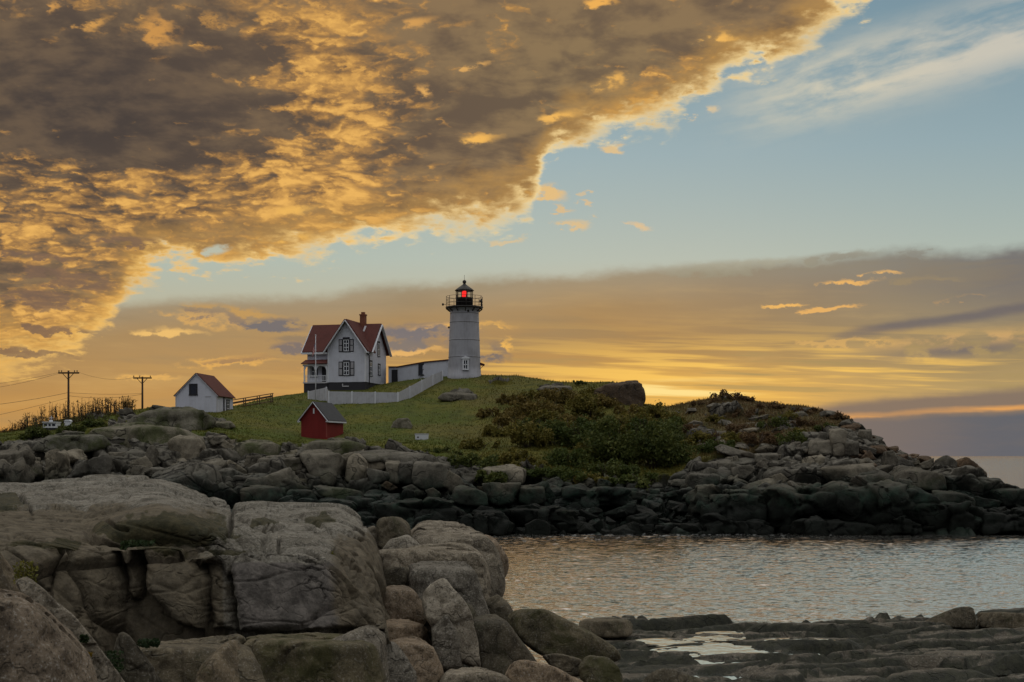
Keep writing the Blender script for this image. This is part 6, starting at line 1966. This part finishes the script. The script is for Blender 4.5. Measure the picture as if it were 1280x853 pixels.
# the big joints one can trace in the photograph (px polylines: width px, depth m)
def seg_d(px, py, line):
    d = np.full(len(px), 1e9)
    for (x0, y0), (x1, y1) in zip(line[:-1], line[1:]):
        vx, vy = x1 - x0, y1 - y0; L2 = vx * vx + vy * vy
        t = np.clip(((px - x0) * vx + (py - y0) * vy) / L2, 0, 1)
        d = np.minimum(d, np.hypot(px - x0 - t * vx, (py - y0 - t * vy)))
    return d
JO = [([(286, 668), (290, 650), (291, 634), (284, 628)], 2.2, .5), ([(333, 662), (360, 660), (395, 662), (415, 659), (440, 668), (455, 674)], 2.0, .55), ([(291, 634), (335, 641), (372, 644), (400, 655)], 2.2, .20),
      ([(272, 689), (300, 690), (330, 688), (350, 692), (380, 694)], 1.8, .35), ([(232, 691), (262, 689), (290, 691)], 1.6, .3), ([(350, 692), (345, 672), (338, 658)], 1.8, .25),
      ([(90, 676), (110, 674), (135, 683), (158, 694)], 2.2, .32), ([(10, 673), (28, 669), (42, 674)], 2.0, .22), ([(130, 650), (145, 660), (160, 664)], 2.0, .25), ([(80, 621), (110, 622), (160, 621)], 2.0, .22),
      ([(412, 665), (440, 690), (462, 725), (474, 770)], 1.6, .20), ([(430, 704), (450, 735), (470, 775), (462, 790)], 2.2, .45), ([(418, 690), (438, 705), (445, 720)], 1.6, .16), ([(380, 697), (405, 705), (425, 728), (440, 765), (452, 790)], 1.5, .12),
      ([(20, 616), (38, 630), (40, 640)], 1.8, .3), ([(0, 690), (30, 712), (60, 740)], 1.6, .2), ([(65, 745), (60, 720), (70, 700)], 1.6, .25), ([(240, 620), (268, 623)], 1.4, .14), ([(280, 642), (305, 650), (330, 655)], 1.4, .14)]
wpx = PXl + 5 * fbm(np.stack([PXl / 22, PYl / 22, 0 * PXl], 1), 3); wpy = PYl + 4 * fbm(np.stack([PXl / 22, PYl / 22, 0 * PXl + 9], 1), 3)
for line, wd_, dp_ in JO:
    dsp -= dp_ * .55 * np.exp(-(seg_d(wpx, wpy, line) / wd_) ** 2)
# the front face is broken by joints into great blocks: each stands out, the joints and the hollow lie back
FACE = [([(284, 802), (280, 728), (275, 697), (290, 680), (420, 680), (448, 742), (470, 784), (466, 802)], .75), ([(248, 800), (250, 724), (242, 697), (246, 684), (273, 684), (277, 700), (282, 740), (284, 802)], .45),
        ([(166, 742), (164, 702), (168, 684), (240, 684), (246, 705), (252, 727), (248, 762), (238, 800), (206, 790), (181, 764)], .72), ([(140, 747), (137, 705), (140, 684), (162, 684), (162, 737), (156, 758), (145, 758)], .40),
        ([(62, 806), (40, 770), (64, 742), (66, 684), (134, 684), (138, 713), (137, 742), (128, 798), (130, 820), (90, 820)], .80), ([(-300, 820), (-300, 680), (62, 680), (58, 712), (62, 742), (36, 770), (60, 815)], .80)]
wx_ = PXl + 3.5 * fbm(np.stack([PXl / 16, PYl / 16, 0 * PXl + 2], 1), 3); wy_ = PYl + 3.5 * fbm(np.stack([PXl / 16, PYl / 16, 0 * PXl + 12], 1), 3)
bulge = np.zeros(len(PXl)); purp = np.zeros(len(PXl))
for bi, (poly, A_) in enumerate(FACE):
    hp_ = hull2([(float(a), float(b)) for a, b in poly])
    din = np.full(len(PXl), 1e9)
    for (x0, y0), (x1, y1) in zip(hp_, hp_[1:] + hp_[:1]):
        L_ = math.hypot(x1 - x0, y1 - y0)
        din = np.minimum(din, (-(y1 - y0) * (wx_ - x0) + (x1 - x0) * (wy_ - y0)) / L_)
    inside = np.clip(din, 0, None)
    bulge = np.maximum(bulge, A_ * (1 - np.exp(-inside / 5.0)))
    if bi == 0: purp = sstep(din, 2, 14) * sstep(PYl, 698, 708) * sstep(PXl, 455, 400)
upf = 1 - sstep(RRl, .95, 1.25)                    # only the face and its upper edge
sidef = sstep(PXl, 482, 466)
sink = (.95 - bulge) * upf * sidef * (.35 + .65 * sstep(RRl, 1.22, .98))
# the face of the blocks rounds over at the top and leans a little
Vl = Vl + Nl * dsp[:, None] + np.array([0, 1.0, 0]) * (sink * .95)[:, None]
Vl[:, 1] += (.22 * (1 - RRl.clip(0, 1)) * sidef)   # undercut towards the foot
Gl = Vl.reshape(LR, LC, 3)
ft = Gl[0].copy(); ft[:, 2] = 1.0
bk_ = []
for dyb, dzb in ((.8, -.35), (2.0, -1.6), (3.6, -4.5)):
    q = Gl[-1].copy(); sc = (q[:, 1] + dyb) / q[:, 1]; q[:, 0] *= sc; q[:, 1] += dyb; q[:, 2] = np.maximum(q[:, 2] + dzb, -1.5); bk_.append(q)
Gl = np.concatenate([ft[None], Gl, np.array(bk_)], 0)
nr_ = Gl.shape[0]; idx = np.arange(nr_ * LC).reshape(nr_, LC)
Fq = np.stack([idx[:-1, :-1].ravel(), idx[:-1, 1:].ravel(), idx[1:, 1:].ravel(), idx[1:, :-1].ravel()], 1)
lm_ = mesh_np('ledge_bedrock', Gl.reshape(-1, 3), Fq)
# where moss grows
ms = 0 * PXl
for ox, oy, sx, sy in [(220, 664, 92, 26), (150, 666, 40, 14), (-20, 625, 58, 16), (60, 685, 60, 8), (300, 688, 50, 4), (400, 648, 26, 6), (330, 652, 20, 5), (205, 690, 40, 6)]:
    ms = np.maximum(ms, np.exp(-((PXl - ox) / sx) ** 2 - ((PYl - oy) / sy) ** 2 + .9 * fbm(np.stack([PXl / 14, PYl / 9, 0 * PXl + 5], 1), 4)))
ms = sstep(ms, .34, .72)
attr(lm_, 'moss', np.concatenate([0 * ms[:LC], ms, np.tile(0 * ms[:LC], 3)]))
st_ = sstep(PXl + 50 * fbm(np.stack([PXl / 60, PYl / 25, 0 * PXl], 1), 3), 330, 180) * sstep(PYl + 8 * fbm(np.stack([PXl / 40, PYl / 18, 0 * PXl + 4], 1), 3), 622, 644)
st_ = np.maximum(st_, .8 * sstep(PXl, 275, 262) * (1 - sstep(RRl, 1.0, 1.3)))
st_ = np.maximum(st_, .75 * sstep(PXl, 395, 430) * sstep(PYl, 650, 680))
attr(lm_, 'stain', np.concatenate([st_[:LC], st_, np.tile(0 * st_[:LC], 3)]))
attr(lm_, 'purple', np.concatenate([purp[:LC], purp, np.tile(0 * purp[:LC], 3)]))
M_ledge = rock_mat('ledge_granite', lin(.180, .168, .140), lin(.265, .250, .215), lin(.066, .058, .044), s=1.6, moss=.05, mossc=lin(.06, .055, .024), crack=.35, bump=.8, speck=.55)
def add_attr_moss(m, attrname, c1, c2):
    t = m.node_tree; nt = NT(t); b = [q for q in t.nodes if q.type == 'BSDF_PRINCIPLED'][0]
    src = b.inputs['Base Color'].links[0].from_socket
    a_ = nt.node('ShaderNodeAttribute', attribute_name=attrname)
    p, _i, _n = pos(nt)
    k = E(nt, a_.outputs['Fac']); nz_ = nt.noise(p, 4.0, 5, .7)
    c = nt.mix(nt.step(nz_, .38, .64), c1, c2)
    nt.put(b.inputs['Base Color'], nt.mix(nt.step(k + (nz_ - .5) * .8, .25, .7) * .85, E(nt, src), c))
add_attr_moss(M_ledge, 'purple', lin(.060, .054, .050), lin(.150, .134, .122))
add_attr_moss(M_ledge, 'stain', lin(.060, .048, .030), lin(.125, .102, .068))
add_attr_moss(M_ledge, 'moss', lin(.018, .019, .007), lin(.046, .040, .016))
tag(link('ledge_bedrock', lm_, M_ledge), kind='structure')
add_attr_moss(M_bed, 'weed', lin(.008, .011, .007), lin(.024, .027, .015))

# ------------------------------------------------------------------ near boulders and ledge blocks
M_fg = rock_mat('near_granite', FA, FB_, FC_, s=2.0, moss=.12, mossc=lin(.050, .046, .020), crack=.45, bump=.8, speck=.6)
M_fgp = rock_mat('near_pale_granite', lin(.225, .210, .180), lin(.300, .285, .250), lin(.095, .085, .068), s=2.0, crack=.45, bump=.8, speck=.6)
M_fgb = rock_mat('near_brown_granite', lin(.120, .098, .066), lin(.172, .140, .098), lin(.046, .038, .026), s=2.0, moss=.2, mossc=lin(.045, .040, .014), crack=.4, bump=.6, speck=.4)
M_fgm = rock_mat('near_mossy_granite', lin(.095, .082, .050), lin(.145, .122, .078), lin(.040, .036, .022), s=2.0, moss=.75, mossc=lin(.040, .040, .012), crack=.4, bump=.7, speck=.4)
M_fgd = rock_mat('near_dark_granite', lin(.080, .070, .050), lin(.125, .108, .078), lin(.034, .030, .021), s=2.0, moss=.4, mossc=lin(.034, .036, .016), crack=.5, bump=.7, speck=.35)
M_fgx = rock_mat('near_pink_granite', lin(.200, .154, .108), lin(.265, .212, .156), lin(.100, .076, .052), s=2.0, crack=.4, bump=.6, speck=.6)
GF = 'big granite boulders of the near shore'
M_fgu = rock_mat('near_purple_grey_granite', lin(.100, .090, .086), lin(.150, .136, .126), lin(.045, .040, .038), s=2.0, moss=.05, mossc=lin(.05, .046, .02), crack=.35, bump=.8, speck=.6)
PU = M_fgu
G_, P_, B_, MO, DK, PK = M_fg, M_fgp, M_fgb, M_fgm, M_fgd, M_fgx
FG = [  # outline, distance to the front, depth, crease row, material, sharpness, label
 ([(130, 770), (160, 745), (195, 760), (215, 800), (190, 815), (135, 812)], 20.4, 3, None, DK, 8, 'shadowed mossy rock in the hollow under the front of the near ledge'),
 ([(168, 803), (225, 796), (280, 791), (300, 799), (318, 838), (332, 900), (190, 900), (205, 850)], 15.8, 4, 812, DK, 14, 'dark wedge shaped block with a flat pale top below the ledge front'),
 ([(256, 862), (268, 818), (290, 800), (312, 838), (325, 900), (260, 900)], 15.5, 3, None, B_, 9, 'brown bulging corner on the right of the dark wedge block'),
 ([(299, 799), (340, 789), (400, 788), (446, 798), (466, 826), (472, 900), (310, 900), (318, 850)], 16.8, 4, 802, MO, 11, 'broad olive brown block under the front face of the near ledge'),
 ([(424, 802), (452, 791), (476, 799), (484, 850), (480, 900), (428, 900)], 17.6, 3, None, G_, 10, 'pale ribbed block at the right foot of the near ledge'),
 ([(26, 730), (38, 727), (62, 748), (108, 800), (152, 853), (190, 900), (130, 900), (70, 795)], 13.5, 1.6, None, G_, 14, 'thin slanting slab behind the boulder in the lower left corner'),
 ([(150, 801), (163, 803), (200, 850), (235, 900), (160, 900), (138, 850)], 15.2, 2, None, DK, 11, 'dark narrow leaning slab between the thin slab and the wedge block'),
 ([(-140, 725), (-40, 728), (0, 734), (26, 743), (76, 786), (104, 816), (119, 853), (128, 930), (-140, 930)], 10.2, 3.5, 742, PK, 7, 'big smooth speckled pinkish boulder filling the lower left corner'),
 ([(-60, 744), (-40, 690), (0, 690), (20, 712), (27, 738), (0, 745)], 15.5, 2.5, None, B_, 9, 'brown rock corner behind the speckled boulder at the left edge'),
 ([(471, 664), (476, 651), (500, 648.5), (510, 656), (514, 682), (492, 690), (474, 684)], 32.6, 2.2, None, DK, 7, 'dark greenish round boulder at the back of the boulder pile'),
 ([(453, 690), (458, 664), (470, 660), (477, 672), (474, 692)], 33.4, 2, None, G_, 8, 'small grey rock behind the curved shoulder, beside the dark round boulder'),
 ([(474, 694), (488, 676), (508, 671), (522, 683), (518, 696)], 31.8, 2, None, P_, 7, 'low pale rock in front of the dark round boulder'),
 ([(506, 662), (528, 648), (555, 645.5), (585, 654), (605, 671), (616, 692), (618, 735), (600, 750), (525, 690)], 32.8, 5, 672, G_, 8, 'great domed boulder at the top of the boulder pile'),
 ([(606, 672), (616, 676), (628, 694), (632, 708), (629, 722), (616, 736), (612, 705)], 33.2, 3, None, PK, 9, 'split off sliver of rock at the right of the great domed boulder'),
 ([(464, 692), (520, 680), (560, 675), (590, 682), (608, 700), (612, 742), (610, 764), (590, 768), (480, 722)], 30.0, 4, 690, G_, 8, 'long whale backed boulder in front of the great domed boulder'),
 ([(478, 732), (482, 713), (508, 711), (514, 725), (508, 734)], 29.6, 2, None, DK, 8, 'dark low rock left of the cube shaped boulder'),
 ([(510, 708), (516, 698), (535, 695), (577, 697), (592, 712), (601, 742), (606, 764), (594, 770), (560, 765), (516, 750)], 27.4, 3.6, 713, G_, 13, 'cube shaped boulder with a flat lit top in the middle of the pile'),
 ([(529, 746), (540, 731), (551, 727), (566, 748), (582, 770), (592, 800), (595, 833), (574, 826), (548, 797), (531, 768)], 24.6, 2.2, None, P_, 12, 'upright pointed pale boulder leaning at the front of the pile'),
 ([(541, 785), (556, 768), (572, 800), (576, 832), (556, 832), (544, 810)], 24.3, 1.6, None, G_, 10, 'greyer lower half block against the upright pointed boulder'),
 ([(568, 746), (584, 754), (595, 775), (593, 786), (574, 776)], 26.8, 2, None, DK, 7, 'dark round rock squeezed between the cube and the upright boulder'),
 ([(482, 772), (484, 732), (505, 727), (516, 745), (531, 766), (526, 779), (500, 784)], 26.6, 2.6, 738, PK, 9, 'pitted pinkish rock left of the upright pointed boulder'),
 ([(480, 806), (482, 774), (502, 772), (530, 784), (542, 812), (528, 806)], 25.0, 2.4, 782, PK, 9, 'flat brown slab below the pitted pinkish rock'),
 ([(484, 806), (515, 791), (531, 800), (546, 822), (554, 838), (550, 900), (490, 900)], 22.8, 2.6, 806, PK, 9, 'streaked slab running down to the bottom edge left of centre'),
 ([(474, 818), (488, 806), (505, 820), (516, 836), (519, 856), (512, 900), (474, 900)], 21.0, 2, None, G_, 9, 'small cracked rock by the right foot of the near ledge'),
 ([(592, 776), (600, 765), (612, 763), (628, 772), (646, 796), (668, 828), (660, 850), (605, 838), (594, 805)], 24.6, 3, 778, DK, 9, 'dark boulder with a pale flat top right of the upright boulder'),
 ([(550, 856), (560, 834), (590, 832), (620, 840), (642, 852), (645, 900), (550, 900)], 22.2, 2.2, 842, G_, 9, 'grey rock at the bottom edge below the upright boulder'),
 ([(606, 756), (622, 746), (632, 754), (638, 768), (630, 777), (612, 768)], 29.4, 2, None, DK, 9, 'small dark rock at the water edge beside the whale backed boulder'),
 ([(637, 772), (655, 765), (680, 765), (705, 775), (730, 788), (760, 804), (771, 820), (755, 827), (700, 820), (665, 808), (648, 795)], 27.2, 3, None, MO, 9, 'long mossy brown boulder lying by the water'),
 ([(630, 856), (640, 837), (660, 830), (690, 836), (708, 846), (732, 852), (732, 900), (630, 900)], 22.6, 2.2, None, PK, 10, 'orange stained boulder at the bottom edge'),
 ([(680, 822), (700, 819), (725, 825), (728, 840), (700, 843), (690, 834)], 25.2, 1.6, None, DK, 8, 'small olive rock under the long mossy boulder'),
 ([(724, 834), (735, 824), (760, 825), (776, 840), (780, 866), (740, 868), (726, 850)], 24.2, 2, None, MO, 7, 'rounded mossy rock right of the orange stained boulder'),
 ([(798, 856), (815, 839), (840, 836), (866, 845), (886, 860), (886, 880), (798, 880)], 26.6, 2, None, DK, 8, 'low dark mound of rock at the bottom edge beside the pools'),
 ([(722, 793), (726, 776), (745, 771), (768, 773), (790, 779), (786, 793), (760, 797)], 38, 3, 776, DK, 9, 'flat cracked rock at the left tip of the wet shelf'),
 ([(1152, 782), (1166, 773), (1188, 764.5), (1214, 763), (1217, 784)], 42, 3, None, DK, 8, 'low rounded hump on the far edge of the shelf, left of a cleft'),
 ([(1218, 784), (1219, 764), (1258, 767), (1320, 775), (1320, 788)], 42, 3, None, DK, 8, 'longer low hump on the far edge of the shelf, right of a cleft'),
]
for i, (poly, Y, dep, cre, mt, p_, lab) in enumerate(FG):
    big = (max(q[0] for q in poly) - min(q[0] for q in poly)) * (max(q[1] for q in poly) - min(q[1] for q in poly))
    o = rock_poly('boulder', poly, Y, dep, mt, crease=cre, sub=7 if big > 9000 else 6, p=p_ * 1.5, seed=500 + i, amp=.85, blocky=.22, lean=.16, facets=5)
    tag(o, lab, 'boulder', GF)
# rubble in the gaps
rg = random.Random(77)
for i in range(46):
    px = rg.uniform(480, 770); Y = rg.uniform(23, 33)
    if px > 640 and Y > 28: continue
    z = float(fg_low(np.array([px]), np.array([Y]))[0])
    k = rg.randrange(len(protos)); key = (k, 'fg' + str(i % 3))
    if key not in pmesh:
        me = mesh_np('stone', protos[k], ico(4)[1]); me.materials.append((M_fg, M_fgd, M_fgx)[i % 3]); pmesh[key] = me
    o = bpy.data.objects.new('stone', pmesh[key]); COL.objects.link(o)
    s = rg.uniform(.18, .45); o.location = ((px - 640) / F * Y, Y, z + .1); o.scale = (s, s, s * .8); o.rotation_euler = (rg.uniform(-.5, .5), rg.uniform(-.5, .5), rg.uniform(0, 6.28))
    tag(o, 'loose stone in the gaps of the near boulder pile', 'stone', 'loose stones in the boulder pile')

# ------------------------------------------------------------------ plants in the cracks
M_tuft_y = leaf_mat('tuft_yellow_green', [lin(.06, .066, .012), lin(.12, .115, .02), lin(.17, .145, .03)])
M_tuft_g = leaf_mat('tuft_green', [lin(.012, .026, .010), lin(.026, .045, .016), lin(.045, .06, .02)])
M_tuft_o = leaf_mat('tuft_orange', [lin(.10, .075, .01), lin(.19, .12, .012), lin(.26, .17, .02)])
def tuft(px, py, Y, wpx, hpx, mat, n, label, seed, name='grass_tuft', cat='plant', grp=None, leafy=False):
    rs = np.random.RandomState(seed); k = Y / F
    o_ = P(px, py, Y)
    W, Hh = wpx * k, hpx * k
    if leafy:
        C = np.stack([rs.uniform(-.5, .5, n) * W, rs.uniform(-.3, .3, n) * W, rs.uniform(0, 1, n) ** 1.3 * Hh], 1)
        V, Fc = leaf_cards(C, rs.uniform(.012, .034, n) * Y / 18, rs)
    else:
        b0 = np.stack([rs.uniform(-.5, .5, n) * W, rs.uniform(-.12, .12, n) * W, np.full(n, -.05)], 1)
        an = rs.uniform(0, np.pi, n); wd = rs.uniform(.004, .009, n) * Y / 18
        du = np.stack([np.cos(an) * wd, np.sin(an) * wd, 0 * wd], 1)
        hh = Hh * rs.uniform(.5, 1.1, n)
        mid = b0 + np.stack([rs.normal(0, .12, n) * Hh, rs.normal(0, .12, n) * Hh, hh * .6], 1)
        tip = b0 + np.stack([rs.normal(0, .40, n) * Hh, rs.normal(0, .35, n) * Hh, hh], 1)
        V = np.stack([b0 - du, b0 + du, mid + du * .8, mid - du * .8, tip], 1).reshape(-1, 3)
        q = np.arange(n)[:, None] * 5
        Fc = np.concatenate([np.concatenate([q, q + 1, q + 2], 1), np.concatenate([q, q + 2, q + 3], 1), np.concatenate([q + 3, q + 2, q + 4], 1)])
    o = link(name, mesh_np(name, V, Fc, False), mat); o.location = o_
    tag(o, label, cat, grp); return o
tuft(384, 694, 22.6, 64, 9, M_tuft_y, 1500, 'strip of yellow green grass in a crack on top of the near ledge', 1)
tuft(172, 690, 21.4, 40, 14, M_tuft_g, 600, 'dark green leafy plant in front of the mossy hump', 2, 'leafy_plant', leafy=True)
tuft(32, 728, 14.6, 26, 26, M_tuft_y, 260, 'yellowish plant growing in the cleft behind the speckled boulder', 3, 'leafy_plant', leafy=True)
tuft(108, 815, 12.6, 12, 7, M_tuft_o, 240, 'little bright yellow tuft on the thin slanting slab', 4)
tuft(105, 803, 13.2, 10, 9, M_tuft_g, 160, 'little green sprig above the bright yellow tuft', 5, leafy=True)
tuft(135, 840, 14.6, 34, 26, M_tuft_g, 500, 'dark ferny plant in the gap beside the thin slanting slab', 6, 'leafy_plant', leafy=True)
tuft(186, 808, 15.4, 26, 9, M_tuft_g, 260, 'small dark plant at the left end of the wedge block', 7, 'leafy_plant', leafy=True)

# ------------------------------------------------------------------ foam along the island waterline
def foam_mat():
    m, nt, b = new_mat('foam')
    p, isl_, nor = pos(nt)
    b.inputs['Base Color'].default_value = lin(.34, .35, .35)
    b.inputs['Roughness'].default_value = .6
    return m
rs = np.random.RandomState(9)
C = []; S = []
for (x0, x1, y0, y1, n_) in [(700, 890, 667.5, 671, 340), (640, 760, 671, 676, 60), (880, 990, 668, 670, 90), (1150, 1215, 660, 663, 60), (990, 1110, 666, 667.5, 60), (700, 860, 673, 678, 20)]:
    for _ in range(n_):
        px = rs.uniform(x0, x1); py = rs.uniform(y0, y1) if rs.rand() < .8 else rs.uniform(y0, y1 + 3)
        if pnoise(np.array([[px / 13, py / 2.5, 1.0]]))[0] < .08: continue
        Y = CAMH * F / (py - HOR)
        C.append(((px - 640) / F * Y, Y, .05)); S.append(rs.uniform(.02, .08))
V0, F0_ = ico(1); VV = []; FF = []
for k, (c, s) in enumerate(zip(C, S)):
    VV.append(V0 * np.array([s * rs.uniform(1., 2.6), s * rs.uniform(.8, 1.6), s * .16]) + np.array(c)); FF.append(F0_ + k * len(V0))
fo2 = link('foam', mesh_np('foam', np.concatenate(VV), np.concatenate(FF)), foam_mat())
tag(fo2, 'white foam along the island waterline', 'foam', kind='stuff')
